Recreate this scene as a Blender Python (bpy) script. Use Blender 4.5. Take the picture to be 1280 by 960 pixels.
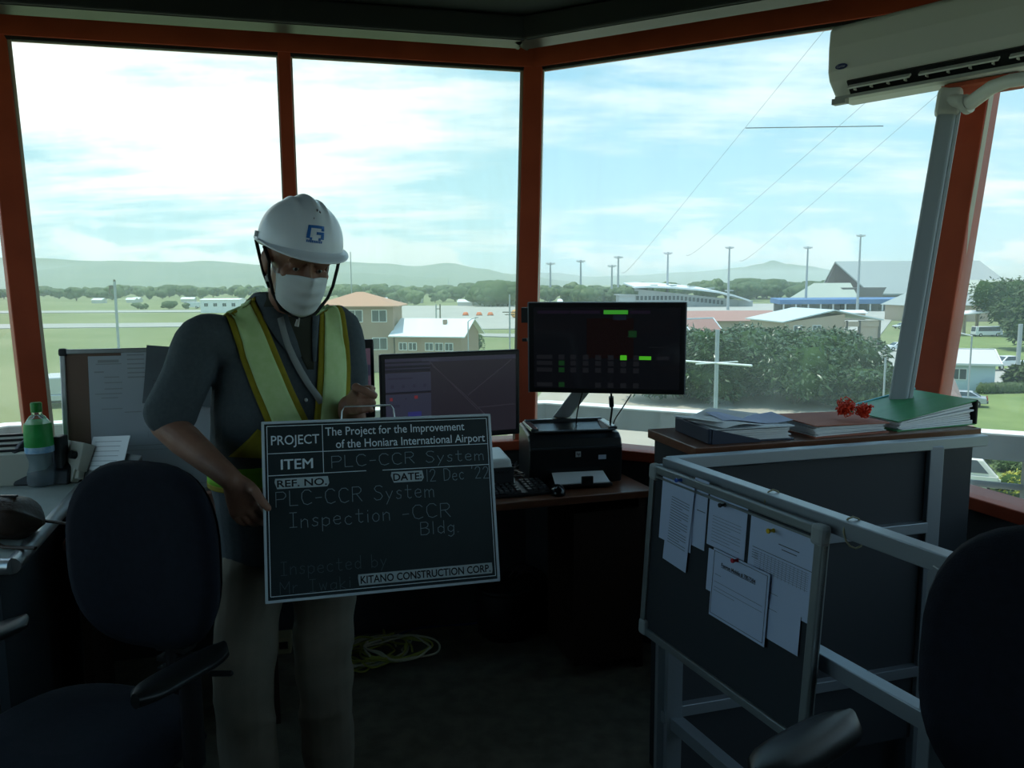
import bpy, bmesh, math, random
from mathutils import Vector, Matrix, noise as mnoise
from mathutils.bvhtree import BVHTree
for o in list(bpy.data.objects): bpy.data.objects.remove(o, do_unlink=True)
S = bpy.context.scene
COL = S.collection
PI = math.pi
V = Vector
random.seed(7)

# ------------------------------------------------------------------ camera
CAMZ = 1.55
PITCH = 0.12472
ROLL = -0.00528
FPX = 1000.0
cd = bpy.data.cameras.new('camera'); cam = bpy.data.objects.new('camera', cd); COL.objects.link(cam)
cd.sensor_fit = 'HORIZONTAL'; cd.sensor_width = 36.0; cd.lens = 36.0 * FPX / 1280.0
cd.clip_start = 0.02; cd.clip_end = 60000
cam.location = (0, 0, CAMZ)
cam.matrix_world = Matrix.Translation((0, 0, CAMZ)) @ Matrix.Rotation(PI/2 - PITCH, 4, 'X') @ Matrix.Rotation(ROLL, 4, 'Z')
S.camera = cam
S.view_settings.view_transform = 'Standard'
S.view_settings.look = 'None'
S.view_settings.gamma = 1.0
S.view_settings.exposure = 0.0
S.view_settings.use_curve_mapping = False
S.cycles.transparent_max_bounces = 24
S.cycles.max_bounces = 6
S.cycles.diffuse_bounces = 3
S.cycles.volume_bounces = 2
S.cycles.sample_clamp_indirect = 3.0
S.cycles.use_denoising = True

# ------------------------------------------------------------------ sky and sun
SKY = 1.3
SUN = 4.0
wd = bpy.data.worlds.new('sky'); S.world = wd; wd.use_nodes = True
nt = wd.node_tree; nt.nodes.clear()
def N(t, **k):
    n = nt.nodes.new(t)
    for a, b in k.items(): setattr(n, a, b)
    return n
def L(a, b): nt.links.new(a, b)
def math_node(op, a, b=None, c=None, clamp=False):
    n = N('ShaderNodeMath', operation=op); n.use_clamp = clamp
    for i, x in enumerate((a, b, c)):
        if x is None: continue
        if isinstance(x, (int, float)): n.inputs[i].default_value = x
        else: L(x, n.inputs[i])
    return n.outputs[0]
def ramp(fac, stops, interp='LINEAR'):
    n = N('ShaderNodeValToRGB'); n.color_ramp.interpolation = interp
    el = n.color_ramp.elements
    while len(el) < len(stops): el.new(0.5)
    for e, (p, c) in zip(el, stops): e.position = p; e.color = (c[0], c[1], c[2], 1) if len(c) == 3 else c
    L(fac, n.inputs[0]); return n.outputs[0]
tc = N('ShaderNodeTexCoord'); sx = N('ShaderNodeSeparateXYZ'); L(tc.outputs['Generated'], sx.inputs[0])
elev = math_node('MAXIMUM', sx.outputs[2], 0.0)
base = ramp(elev, [(0.0, (0.62, 0.86, 0.92)), (0.10, (0.52, 0.80, 0.90)), (0.25, (0.36, 0.65, 0.82)), (0.6, (0.30, 0.58, 0.84)), (1.0, (0.22, 0.46, 0.78))])
# the clouds lie on a high flat layer: project the direction on a plane above
den = math_node('ADD', elev, 0.13)
cx = math_node('DIVIDE', sx.outputs[0], den); cy = math_node('DIVIDE', sx.outputs[1], den)
cmb = N('ShaderNodeCombineXYZ'); L(cx, cmb.inputs[0]); L(cy, cmb.inputs[1])
def cloud_noise(scale, loc, detail, rough, stretch=(1, 1, 1)):
    mp = N('ShaderNodeMapping'); mp.inputs['Location'].default_value = loc; mp.inputs['Scale'].default_value = stretch
    L(cmb.outputs[0], mp.inputs[0])
    n = N('ShaderNodeTexNoise'); n.inputs['Scale'].default_value = scale; n.inputs['Detail'].default_value = detail; n.inputs['Roughness'].default_value = rough
    L(mp.outputs[0], n.inputs['Vector']); return n.outputs[0]
n1 = cloud_noise(0.9, (3.1, 1.7, 0), 8, 0.6, (0.7, 1.15, 1))
n2 = cloud_noise(2.6, (1.3, 7.7, 2), 7, 0.6, (0.45, 1.3, 1))
cl = math_node('ADD', math_node('MULTIPLY', n1, 0.68), math_node('MULTIPLY', n2, 0.32))
# a broad bright cloud bank up towards the left
bank = N('ShaderNodeVectorMath', operation='DOT_PRODUCT'); bank.inputs[1].default_value = V((-0.36, 0.86, 0.37)).normalized()
L(tc.outputs['Generated'], bank.inputs[0])
bk = ramp(bank.outputs['Value'], [(0.90, (0, 0, 0)), (0.995, (1, 1, 1))], 'EASE')
cl2 = math_node('ADD', cl, math_node('MULTIPLY', bk, 0.135))
cmask = ramp(cl2, [(0.47, (0, 0, 0)), (0.66, (1, 1, 1))], 'EASE')
# low heaped clouds near the horizon
n3 = N('ShaderNodeTexNoise'); n3.inputs['Scale'].default_value = 7.0; n3.inputs['Detail'].default_value = 6
mp3 = N('ShaderNodeMapping'); mp3.inputs['Scale'].default_value = (1, 1, 2.2); L(tc.outputs['Generated'], mp3.inputs[0]); L(mp3.outputs[0], n3.inputs['Vector'])
hz = ramp(elev, [(0.0, (1, 1, 1)), (0.045, (0.9, 0.9, 0.9)), (0.10, (0, 0, 0))])
puff = ramp(n3.outputs[0], [(0.50, (0, 0, 0)), (0.57, (1, 1, 1))], 'EASE')
puffm = math_node('MULTIPLY', puff, hz)
cm = math_node('MAXIMUM', cmask, math_node('MULTIPLY', puffm, 0.95))
ccol = ramp(bk, [(0, (0.92, 0.98, 0.98)), (1, (1.35, 1.36, 1.32))])
mx = N('ShaderNodeMixRGB'); L(cm, mx.inputs[0]); L(base, mx.inputs[1]); L(ccol, mx.inputs[2])
bg = N('ShaderNodeBackground'); bg.inputs[1].default_value = SKY; L(mx.outputs[0], bg.inputs[0])
wo = N('ShaderNodeOutputWorld'); L(bg.outputs[0], wo.inputs[0])
sd = bpy.data.lights.new('sun', 'SUN'); sd.energy = SUN; sd.angle = 0.012; sd.color = (1.0, 0.95, 0.86)
sun = bpy.data.objects.new('sun', sd); COL.objects.link(sun)
sun.rotation_euler = V((-0.17, 0.06, 0.98)).normalized().to_track_quat('Z', 'Y').to_euler()

# ------------------------------------------------------------------ pixel <-> world helpers (measuring the room)
def ray(px, py):
    X, Y = px - 640.0, py - 480.0
    cr, sr = math.cos(ROLL), math.sin(ROLL)
    X, Y = X*cr + Y*sr, -X*sr + Y*cr
    c, s = math.cos(PITCH), math.sin(PITCH)
    return V((X/FPX, c - Y/FPX*s, -s - Y/FPX*c))
def Wz(px, py, z):
    r = ray(px, py); return V((0, 0, CAMZ)) + r * ((z - CAMZ)/r.z)
def Wy(px, py, y):
    r = ray(px, py); return V((0, 0, CAMZ)) + r * (y/r.y)
GZ = -10.45
def G(px, py): return Wz(px, py, GZ)

# ------------------------------------------------------------------ materials
MATS = {}
def mat(name, col, rough=0.6, metal=0.0, col2=None, nscale=20.0, bump=0.0, bscale=80.0, emit=None, estr=1.0, spec=0.4, alpha=1.0, stretch=None, trans=0.0, ior=1.45):
    if name in MATS: return MATS[name]
    m = bpy.data.materials.new(name); m.use_nodes = True
    t = m.node_tree; b = t.nodes['Principled BSDF']
    b.inputs['Base Color'].default_value = (*col, 1)
    b.inputs['Roughness'].default_value = rough; b.inputs['Metallic'].default_value = metal
    b.inputs['Specular IOR Level'].default_value = spec
    b.inputs['Alpha'].default_value = alpha
    b.inputs['Transmission Weight'].default_value = trans
    b.inputs['IOR'].default_value = ior
    if col2 is not None or bump:
        c = t.nodes.new('ShaderNodeTexCoord'); mp = t.nodes.new('ShaderNodeMapping')
        if stretch: mp.inputs['Scale'].default_value = stretch
        t.links.new(c.outputs['Object'], mp.inputs[0])
    if col2 is not None:
        n = t.nodes.new('ShaderNodeTexNoise'); n.inputs['Scale'].default_value = nscale; n.inputs['Detail'].default_value = 5
        t.links.new(mp.outputs[0], n.inputs['Vector'])
        r = t.nodes.new('ShaderNodeValToRGB'); r.color_ramp.elements[0].position = 0.35; r.color_ramp.elements[1].position = 0.65
        r.color_ramp.elements[0].color = (*col, 1); r.color_ramp.elements[1].color = (*col2, 1)
        t.links.new(n.outputs[0], r.inputs[0]); t.links.new(r.outputs[0], b.inputs['Base Color'])
    if bump:
        n2 = t.nodes.new('ShaderNodeTexNoise'); n2.inputs['Scale'].default_value = bscale; n2.inputs['Detail'].default_value = 3
        t.links.new(mp.outputs[0], n2.inputs['Vector'])
        bp = t.nodes.new('ShaderNodeBump'); bp.inputs['Strength'].default_value = bump; bp.inputs['Distance'].default_value = 0.01
        t.links.new(n2.outputs[0], bp.inputs['Height']); t.links.new(bp.outputs[0], b.inputs['Normal'])
    if emit is not None:
        b.inputs['Emission Color'].default_value = (*emit, 1); b.inputs['Emission Strength'].default_value = estr
    MATS[name] = m; return m
def film_glass(name, tint, veil, veilcol, streak=1.0):
    """window glass with a thin film of dust that scatters the daylight"""
    m = bpy.data.materials.new(name); m.use_nodes = True; t = m.node_tree; t.nodes.clear()
    tr = t.nodes.new('ShaderNodeBsdfTransparent'); tr.inputs[0].default_value = (*tint, 1)
    tl = t.nodes.new('ShaderNodeBsdfTranslucent'); tl.inputs[0].default_value = (*veilcol, 1)
    gl = t.nodes.new('ShaderNodeBsdfGlossy'); gl.inputs['Roughness'].default_value = 0.0
    c = t.nodes.new('ShaderNodeTexCoord'); mp = t.nodes.new('ShaderNodeMapping'); mp.inputs['Scale'].default_value = (5, 5, 0.7)
    t.links.new(c.outputs['Object'], mp.inputs[0])
    n = t.nodes.new('ShaderNodeTexNoise'); n.inputs['Scale'].default_value = 1.3; n.inputs['Detail'].default_value = 4
    t.links.new(mp.outputs[0], n.inputs['Vector'])
    mr = t.nodes.new('ShaderNodeMapRange'); mr.inputs['From Min'].default_value = 0.3; mr.inputs['From Max'].default_value = 0.75
    mr.inputs['To Min'].default_value = veil*(1 - 0.4*streak); mr.inputs['To Max'].default_value = veil*(1 + 0.5*streak)
    t.links.new(n.outputs[0], mr.inputs[0])
    mx = t.nodes.new('ShaderNodeMixShader'); t.links.new(mr.outputs[0], mx.inputs[0]); t.links.new(tr.outputs[0], mx.inputs[1]); t.links.new(tl.outputs[0], mx.inputs[2])
    m2 = t.nodes.new('ShaderNodeMixShader'); m2.inputs[0].default_value = 0.02; t.links.new(mx.outputs[0], m2.inputs[1]); t.links.new(gl.outputs[0], m2.inputs[2])
    o = t.nodes.new('ShaderNodeOutputMaterial'); t.links.new(m2.outputs[0], o.inputs[0])
    return m

# ------------------------------------------------------------------ mesh helpers
class MB:
    def __init__(self): self.v = []; self.f = []; self.m = []; self.s = []; self.M = Matrix.Identity(4)
    def add(self, vs, fs, mi=0, smooth=False):
        b = len(self.v); self.v += [self.M @ V(p) for p in vs]
        for f in fs: self.f.append([b + i for i in f]); self.m.append(mi); self.s.append(smooth)
        return self
    def box(self, c, s, mi=0, rot=None):
        x, y, z = s[0]/2, s[1]/2, s[2]/2
        p = [V((a*x, b*y, d*z)) for a in (-1, 1) for b in (-1, 1) for d in (-1, 1)]
        if rot is not None: p = [rot @ q for q in p]
        p = [q + V(c) for q in p]
        return self.add(p, [(0, 1, 3, 2), (4, 6, 7, 5), (0, 4, 5, 1), (2, 3, 7, 6), (0, 2, 6, 4), (1, 5, 7, 3)], mi)
    def hexa(self, p, mi=0):  # bottom 4 (ccw), top 4
        return self.add(p, [(3, 2, 1, 0), (4, 5, 6, 7), (0, 1, 5, 4), (1, 2, 6, 5), (2, 3, 7, 6), (3, 0, 4, 7)], mi)
    def bar(self, a, b, w, h, up=(0, 0, 1), mi=0):
        a, b = V(a), V(b); d = (b - a).normalized(); s = d.cross(V(up)).normalized(); u = s.cross(d)
        q = []
        for e in (a, b): q += [e - s*w/2 - u*h/2, e + s*w/2 - u*h/2, e + s*w/2 + u*h/2, e - s*w/2 + u*h/2]
        return self.add(q, [(0, 3, 2, 1), (4, 5, 6, 7), (0, 1, 5, 4), (1, 2, 6, 5), (2, 3, 7, 6), (3, 0, 4, 7)], mi)
    def loft(self, rings, mi=0, caps=True, smooth=True, closed=True):
        n = len(rings[0]); vs = [p for r in rings for p in r]; fs = []
        for i in range(len(rings)-1):
            for j in range(n if closed else n-1):
                k = (j+1) % n; fs.append((i*n+j, i*n+k, (i+1)*n+k, (i+1)*n+j))
        self.add(vs, fs, mi, smooth)
        if caps and closed:
            self.add(rings[0], [list(range(n))[::-1]], mi, False); self.add(rings[-1], [list(range(n))], mi, False)
        return self
    def tube(self, pts, r, n=8, mi=0, caps=True, round_ends=False, flat=None):
        pts = [V(p) for p in pts]; rs = list(r) if isinstance(r, (list, tuple)) else [r]*len(pts)
        if round_ends:
            d0 = (pts[0]-pts[1]).normalized(); d1 = (pts[-1]-pts[-2]).normalized(); r0, r1 = rs[0], rs[-1]
            pre = [(pts[0]+d0*r0*math.sin(a), r0*math.cos(a)) for a in (1.45, 1.1, 0.75, 0.38)]
            post = [(pts[-1]+d1*r1*math.sin(a), r1*math.cos(a)) for a in (0.38, 0.75, 1.1, 1.45)]
            pts = [p for p, _ in pre] + pts + [p for p, _ in post]; rs = [q for _, q in pre] + rs + [q for _, q in post]
        rings = []; up = None
        for i, p in enumerate(pts):
            d = (pts[min(i+1, len(pts)-1)] - pts[max(i-1, 0)]).normalized()
            if up is None:
                up = V((0, 0, 1)) if abs(d.z) < 0.9 else V((1, 0, 0))
            s = d.cross(up).normalized(); up = s.cross(d).normalized()
            k = flat if flat else 1.0
            rings.append([p + s*rs[i]*math.cos(2*PI*j/n) + up*rs[i]*k*math.sin(2*PI*j/n) for j in range(n)])
        return self.loft(rings, mi, caps)
    def cyl(self, a, b, r, n=16, mi=0): return self.tube([a, b], r, n, mi)
    def lathe(self, prof, c=(0, 0, 0), n=24, mi=0, smooth=True):
        c = V(c); rings = [[c + V((r*math.cos(2*PI*j/n), r*math.sin(2*PI*j/n), z)) for j in range(n)] for r, z in prof]
        return self.loft(rings, mi, True, smooth)
    def sph(self, c, r, n=16, mi=0, rot=None):
        r = (r, r, r) if isinstance(r, (int, float)) else r; rings = []; c = V(c); h = n//2
        for i in range(1, h):
            a = PI*i/h - PI/2; q = [V((r[0]*math.cos(a)*math.cos(2*PI*j/n), r[1]*math.cos(a)*math.sin(2*PI*j/n), r[2]*math.sin(a))) for j in range(n)]
            if rot is not None: q = [rot @ x for x in q]
            rings.append([c + x for x in q])
        b = len(self.v); self.loft(rings, mi, False)
        e0, e1 = V((0, 0, -r[2])), V((0, 0, r[2]))
        if rot is not None: e0, e1 = rot @ e0, rot @ e1
        self.v += [self.M @ (c+e0), self.M @ (c+e1)]; k = len(self.v)
        for j in range(n):
            self.f.append([b+(j+1) % n, b+j, k-2]); self.m.append(mi); self.s.append(True)
            o = b + (h-2)*n; self.f.append([o+j, o+(j+1) % n, k-1]); self.m.append(mi); self.s.append(True)
        return self
    def prism(self, poly, z0, z1, mi=0):
        n = len(poly); vs = [V((p[0], p[1], z0)) for p in poly] + [V((p[0], p[1], z1)) for p in poly]
        return self.add(vs, [list(range(n))[::-1], list(range(n, 2*n))] + [(i, (i+1) % n, n+(i+1) % n, n+i) for i in range(n)], mi)
    def mesh(self, name, mats):
        me = bpy.data.meshes.new(name); me.from_pydata([tuple(p) for p in self.v], [], self.f); me.validate()
        for m in mats: me.materials.append(m)
        if len(me.polygons) == len(self.f):
            for p, mi, s in zip(me.polygons, self.m, self.s): p.material_index = mi; p.use_smooth = s
        bm = bmesh.new(); bm.from_mesh(me); bmesh.ops.recalc_face_normals(bm, faces=bm.faces); bm.to_mesh(me); bm.free()
        return me
    def build(self, name, mats, parent=None, bevel=0, seg=2, kind=None, label=None):
        if not isinstance(mats, (list, tuple)): mats = [mats]
        return link(name, self.mesh(name, mats), parent, bevel, seg, kind, label)
def link(name, me, parent=None, bevel=0, seg=2, kind=None, label=None):
    o = bpy.data.objects.new(name, me); COL.objects.link(o)
    if parent is not None: attach(o, parent)
    if bevel:
        b = o.modifiers.new('bevel', 'BEVEL'); b.width = bevel; b.segments = seg; b.limit_method = 'ANGLE'; b.angle_limit = 0.6
    if kind: o['kind'] = kind
    if label: o['label'] = label
    return o
def wmat(o):
    m = o.matrix_basis.copy()
    if o.parent: m = wmat(o.parent) @ o.matrix_parent_inverse @ m
    return m
def attach(o, parent):     # the mesh keeps its own coordinates: world ones
    o.parent = parent; o.matrix_parent_inverse = wmat(parent).inverted()
def local(o, parent):      # the mesh is in the parent's coordinates
    o.parent = parent; o.matrix_parent_inverse = Matrix.Identity(4); return o
def tag(o, label, cat, group=None, kind=None):
    o['label'] = label; o['category'] = cat
    if group: o['group'] = group
    if kind: o['kind'] = kind
    return o
def thing(name, label, cat, loc=(0, 0, 0), rz=0.0, group=None):
    o = bpy.data.objects.new(name, None); COL.objects.link(o); o.empty_display_size = 0.1
    o.location = loc; o.rotation_euler = (0, 0, rz); return tag(o, label, cat, group)
def copy_tree(o, parent=None):
    c = o.copy(); COL.objects.link(c)
    if parent is not None: c.parent = parent
    for ch in list(o.children): copy_tree(ch, c)
    return c
def L_(parent, name, mb, mats, bevel=0, seg=2, label=None):   # a part in its thing's own coordinates
    if not isinstance(mats, (list, tuple)): mats = [mats]
    o = link(name, mb.mesh(name, mats), None, bevel, seg, None, label); local(o, parent); return o
def bake(mb, mods, name='baked'):
    me = mb.mesh(name, []); o = bpy.data.objects.new(name, me); COL.objects.link(o)
    for t, kw in mods:
        md = o.modifiers.new(t, t)
        for a, b in kw.items(): setattr(md, a, b)
    dg = bpy.context.evaluated_depsgraph_get(); r = bpy.data.meshes.new_from_object(o.evaluated_get(dg))
    bpy.data.objects.remove(o); bpy.data.meshes.remove(me)
    for p in r.polygons: p.use_smooth = True
    return r
def remesh(mb, voxel, it=6, fac=0.5):
    return bake(mb, [('REMESH', dict(mode='VOXEL', voxel_size=voxel)), ('SMOOTH', dict(factor=fac, iterations=it))])
def bvh(me): return BVHTree.FromPolygons([v.co.copy() for v in me.vertices], [tuple(p.vertices) for p in me.polygons])
def stroke_rect(mb, M, x0, x1, z0, z1, y=0.0, mi=0):
    mb.add([M @ V((x0, y, z0)), M @ V((x1, y, z0)), M @ V((x1, y, z1)), M @ V((x0, y, z1))], [(0, 1, 2, 3)], mi)
def text_mesh(s, weight=0.0, depth=0.0):
    c = bpy.data.curves.new('t', 'FONT'); c.body = s; c.offset = weight; c.extrude = depth; c.resolution_u = 3
    o = bpy.data.objects.new('t', c); COL.objects.link(o)
    dg = bpy.context.evaluated_depsgraph_get(); me = bpy.data.meshes.new_from_object(o.evaluated_get(dg))
    bpy.data.objects.remove(o); return me
def add_text(mb, s, M, x0, x1, zc, cap, y=-0.0006, weight=0.0, mi=0):
    """lettering fitted between x0 and x1 on the xz plane of M, vertically centred on zc"""
    me = text_mesh(s, weight); xs = [v.co.x for v in me.vertices]
    a, b = min(xs), max(xs); capu = 0.69
    vs = [M @ V((x0 + (v.co.x-a)/(b-a)*(x1-x0), y, zc + (v.co.y/capu - 0.5)*cap)) for v in me.vertices]
    mb.add(vs, [tuple(p.vertices) for p in me.polygons], mi); bpy.data.meshes.remove(me)

# common materials
ORANGE = mat('orange_paint', (0.42, 0.075, 0.032), 0.5, col2=(0.35, 0.06, 0.026), nscale=6, spec=0.25)
ALU = mat('aluminium', (0.55, 0.58, 0.60), 0.32, 0.9, bump=0.05, bscale=60)
GREYPAINT = mat('grey_metal_paint', (0.33, 0.37, 0.40), 0.45, 0.3)
BLACKP = mat('black_plastic', (0.012, 0.012, 0.014), 0.38)
DARKP = mat('charcoal_plastic', (0.03, 0.032, 0.036), 0.5)
WHITEP = mat('white_plastic', (0.72, 0.73, 0.72), 0.4)
PAPER = mat('paper', (0.78, 0.80, 0.82), 0.9)
INK = mat('ink', (0.06, 0.06, 0.07), 0.9)
GREYINK = mat('pale_ink', (0.35, 0.36, 0.38), 0.9)
RUBBER = mat('rubber', (0.01, 0.01, 0.01), 0.8)
CREAMP = mat('cream_plastic', (0.50, 0.49, 0.42), 0.5)
# ================================================================== THE ROOM: an eight sided tower cab, glass leaning out
ZS, ZT, LEAN = 0.85, 2.577, 0.2306
A0, B0, C0 = V((-1.866, 3.110)), V((0.058, 3.587)), V((1.4525, 2.8257))
TH = 0.30846
D0 = C0 + V((math.sin(TH), -math.cos(TH)))*1.98
E0 = D0 + V((-math.sin(TH+PI/4-0.0), -math.cos(TH+PI/4)))*0.0 + V((-0.469, -0.883))*1.6
CEN = (A0 + E0)/2
PTS = [A0, B0, C0, D0, E0, CEN*2 - B0, CEN*2 - C0, CEN*2 - D0]
NS = 8
def nrm2(a, b):
    d = (b - a).normalized(); n = V((-d.y, d.x)); return n if n.dot((a+b)/2 - CEN) > 0 else -n
NORM = [nrm2(PTS[i], PTS[(i+1) % NS]) for i in range(NS)]
def mitre(i):
    n0, n1 = NORM[i-1], NORM[i]; det = n0.x*n1.y - n0.y*n1.x
    return V(((n1.y - n0.y)/det, (n0.x - n1.x)/det))
OFF = [mitre(i) for i in range(NS)]
def RP(i, z, out=0.0):     # a point of the cab's inner face at corner i
    i %= NS; p = PTS[i] + OFF[i]*(out + max(0, z - ZS)*LEAN); return V((p.x, p.y, z))
SIDE = ['front_left', 'front_right', 'right', 'right_back', 'back_right', 'back_left', 'left_back', 'left']
WALLM = mat('dark_wall', (0.06, 0.065, 0.07), 0.8, col2=(0.05, 0.054, 0.058), nscale=8)
CEILM = mat('dark_ceiling_panel', (0.024, 0.029, 0.028), 0.75, col2=(0.020, 0.025, 0.024), nscale=5)
FLOORM = mat('dark_carpet_tile', (0.11, 0.098, 0.072), 0.95, col2=(0.16, 0.142, 0.105), nscale=14, bump=0.3, bscale=300)
CONC = mat('concrete', (0.45, 0.42, 0.36), 0.9, col2=(0.38, 0.36, 0.31), nscale=4)
OUTW = mat('outer_wall', (0.55, 0.52, 0.46), 0.8)
MB().prism([(p + OFF[i]*0.1).to_tuple() for i, p in enumerate(PTS)], -0.2, 0.0).build('floor', FLOORM, kind='structure')
cl_ = MB()
top = 2.69
cl_.prism([RP(i, top, 0.12).to_tuple()[:2] for i in range(NS)], top, top+0.04)
# seams of the ceiling boards
co = cl_.build('ceiling', CEILM, kind='structure')
sm = MB()
for k in range(-6, 7):
    x = CEN.x + k*0.6
    sm.box((x, CEN.y, top-0.001), (0.008, 3.9 if abs(k) < 3 else 2.6, 0.004))
# keep the seams inside the octagon only for the inner rows
sm2 = MB()
for k in range(-2, 3): sm2.box((CEN.x + k*0.6, CEN.y, top-0.001), (0.006, 3.6, 0.003))
local_seam = sm2.build('ceiling_seam', mat('dark_seam', (0.02, 0.022, 0.022), 0.9)); attach(local_seam, co)  # thin seam strips in one even dark colour
MB().prism([RP(i, top, 0.16).to_tuple()[:2] for i in range(NS)], top+0.06, top+0.28).build('roof', OUTW, kind='structure')
for i in range(NS):
    j = (i+1) % NS
    a, b, c, d = RP(i, 0), RP(j, 0), RP(j, 0, 0.09), RP(i, 0, 0.09)
    up = V((0, 0, ZS-0.05)); dn = V((0, 0, -0.2))
    MB().hexa([a+dn, b+dn, c+dn, d+dn, a+up, b+up, c+up, d+up]).build('wall_'+SIDE[i], WALLM, kind='structure')
    # sill
    q = [RP(i, ZS, -0.035), RP(j, ZS, -0.035), RP(j, ZS, 0.11), RP(i, ZS, 0.11)]
    lo = V((0, 0, -0.045)); hi = V((0, 0, -0.002))
    MB().hexa([p+lo for p in q] + [p+hi for p in q]).build('trim_%d' % (i+1), ORANGE, bevel=0.004, kind='structure')
    # header beam
    h0 = [RP(i, ZT, -0.03), RP(j, ZT, -0.03), RP(j, ZT, 0.08), RP(i, ZT, 0.08)]
    h1 = [RP(i, top, -0.03), RP(j, top, -0.03), RP(j, top, 0.08), RP(i, top, 0.08)]
    MB().hexa(h0+h1).build('trim_%d' % (i+11), ORANGE, kind='structure')
    g0 = [RP(i, ZT-0.014, -0.012), RP(j, ZT-0.014, -0.012), RP(j, ZT-0.014, 0.02), RP(i, ZT-0.014, 0.02)]
    g1 = [p + V((0, 0, 0.016)) for p in g0]
    MB().hexa(g0+g1).build('trim_%d' % (i+21), RUBBER, kind='structure')
    # corner post
    o2 = OFF[i].normalized(); o3 = V((o2.x, o2.y, 0)); t3 = V((-o2.y, o2.x, 0))
    pb, pt = RP(i, ZS-0.05, 0.015), RP(i, top, 0.015)
    w = 0.046
    q = []
    for p in (pb, pt): q += [p - t3*w - o3*0.05, p + t3*w - o3*0.05, p + t3*w + o3*0.06, p - t3*w + o3*0.06]
    MB().hexa(q).build('trim_%d' % (i+31), ORANGE, bevel=0.005, kind='structure')
# glass
TINT = (0.93, 0.985, 0.975)
GL = film_glass('glass_front_left', TINT, 0.09, (0.86, 1.0, 0.86))
GR = film_glass('glass_front_right', (0.93, 0.985, 0.995), 0.06, (0.9, 1.0, 0.95))
GS = film_glass('glass_side', (0.96, 0.985, 0.985), 0.035, (0.92, 0.97, 1.0))
BEAD = mat('pale_glazing_bead', (0.45, 0.40, 0.30), 0.7)
MULL_T = 0.5
def pane(n, i, t0, t1, g):
    j = (i+1) % NS
    def P(t, z, out): return RP(i, z, out).lerp(RP(j, z, out), t)
    fr = MB()
    for (ta, tb) in ((t0, t0+0.007), (t1-0.007, t1)):   # upright glazing beads
        q = [P(ta, ZS, -0.004), P(tb, ZS, -0.004), P(tb, ZS, 0.03), P(ta, ZS, 0.03), P(ta, ZT, -0.004), P(tb, ZT, -0.004), P(tb, ZT, 0.03), P(ta, ZT, 0.03)]
        fr.hexa(q)
    f = fr.build('window_%d' % n, BEAD, kind='structure')
    q = [P(t0, ZS-0.01, 0.008), P(t1, ZS-0.01, 0.008), P(t1, ZS-0.01, 0.014), P(t0, ZS-0.01, 0.014), P(t0, ZT+0.01, 0.008), P(t1, ZT+0.01, 0.008), P(t1, ZT+0.01, 0.014), P(t0, ZT+0.01, 0.014)]
    MB().hexa(q).build('pane', g, f)
e = 0.022
pane(1, 0, e, MULL_T-0.008, GL); pane(2, 0, MULL_T+0.008, 1-e, GL); pane(3, 1, e, 1-e, GR)
for n, i in enumerate((2, 3, 6, 7)): pane(n+4, i, 0.016, 1-0.016, GS)
for i in (4, 5):      # unseen upper walls behind the photographer, closed to keep the room darker
    q = [RP(i, ZS-0.002), RP(i+1, ZS-0.002), RP(i+1, ZS-0.002, 0.06), RP(i, ZS-0.002, 0.06)]; q2 = [RP(i, ZT+0.01), RP(i+1, ZT+0.01), RP(i+1, ZT+0.01, 0.06), RP(i, ZT+0.01, 0.06)]
    MB().hexa(q + q2).build('wall_light_block_'+SIDE[i], WALLM, kind='structure')
a, b = RP(0, ZS-0.02).lerp(RP(1, ZS-0.02), MULL_T), RP(0, top).lerp(RP(1, top), MULL_T)
nn = V((NORM[0].x, NORM[0].y, 0))
MB().bar(a + nn*0.02, b + nn*0.02, 0.055, 0.075, up=nn).build('trim_41', ORANGE, bevel=0.004, kind='structure')
# long dark housings under the ceiling along the two front walls
def housing(i, t0, t1, inn, label):
    j = (i+1) % NS; d = (RP(j, top) - RP(i, top)).normalized(); n = V((NORM[i].x, NORM[i].y, 0))
    p0 = RP(i, top).lerp(RP(j, top), t0) - n*inn; p1 = RP(i, top).lerp(RP(j, top), t1) - n*inn
    r = thing('light_housing', label, 'light fitting', (p0+p1)/2 + V((0, 0, -0.005)), 0, None)
    z = V((0, 0, -0.054))
    MB().bar(p0+z, p1+z, 0.15, 0.096).build('casing', mat('black_casing', (0.012, 0.014, 0.016), 0.6), r, bevel=0.008)
    MB().bar(p0+V((0, 0, -0.10)), p1+V((0, 0, -0.10)), 0.12, 0.01).build('diffuser', mat('unlit_diffuser', (0.02, 0.022, 0.024), 0.35), r)
    for q, s in ((p0, -1), (p1, 1)): MB().bar(q+z+d*s*0.0, q+z+d*s*0.012, 0.155, 0.10).build('end_cap', BLACKP, r)
housing(0, -0.05, 0.93, 0.36, 'long black fitting under the ceiling along the left pair of windows')
housing(1, 0.06, 1.0, 0.36, 'long black fitting under the ceiling along the wide right window')
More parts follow.
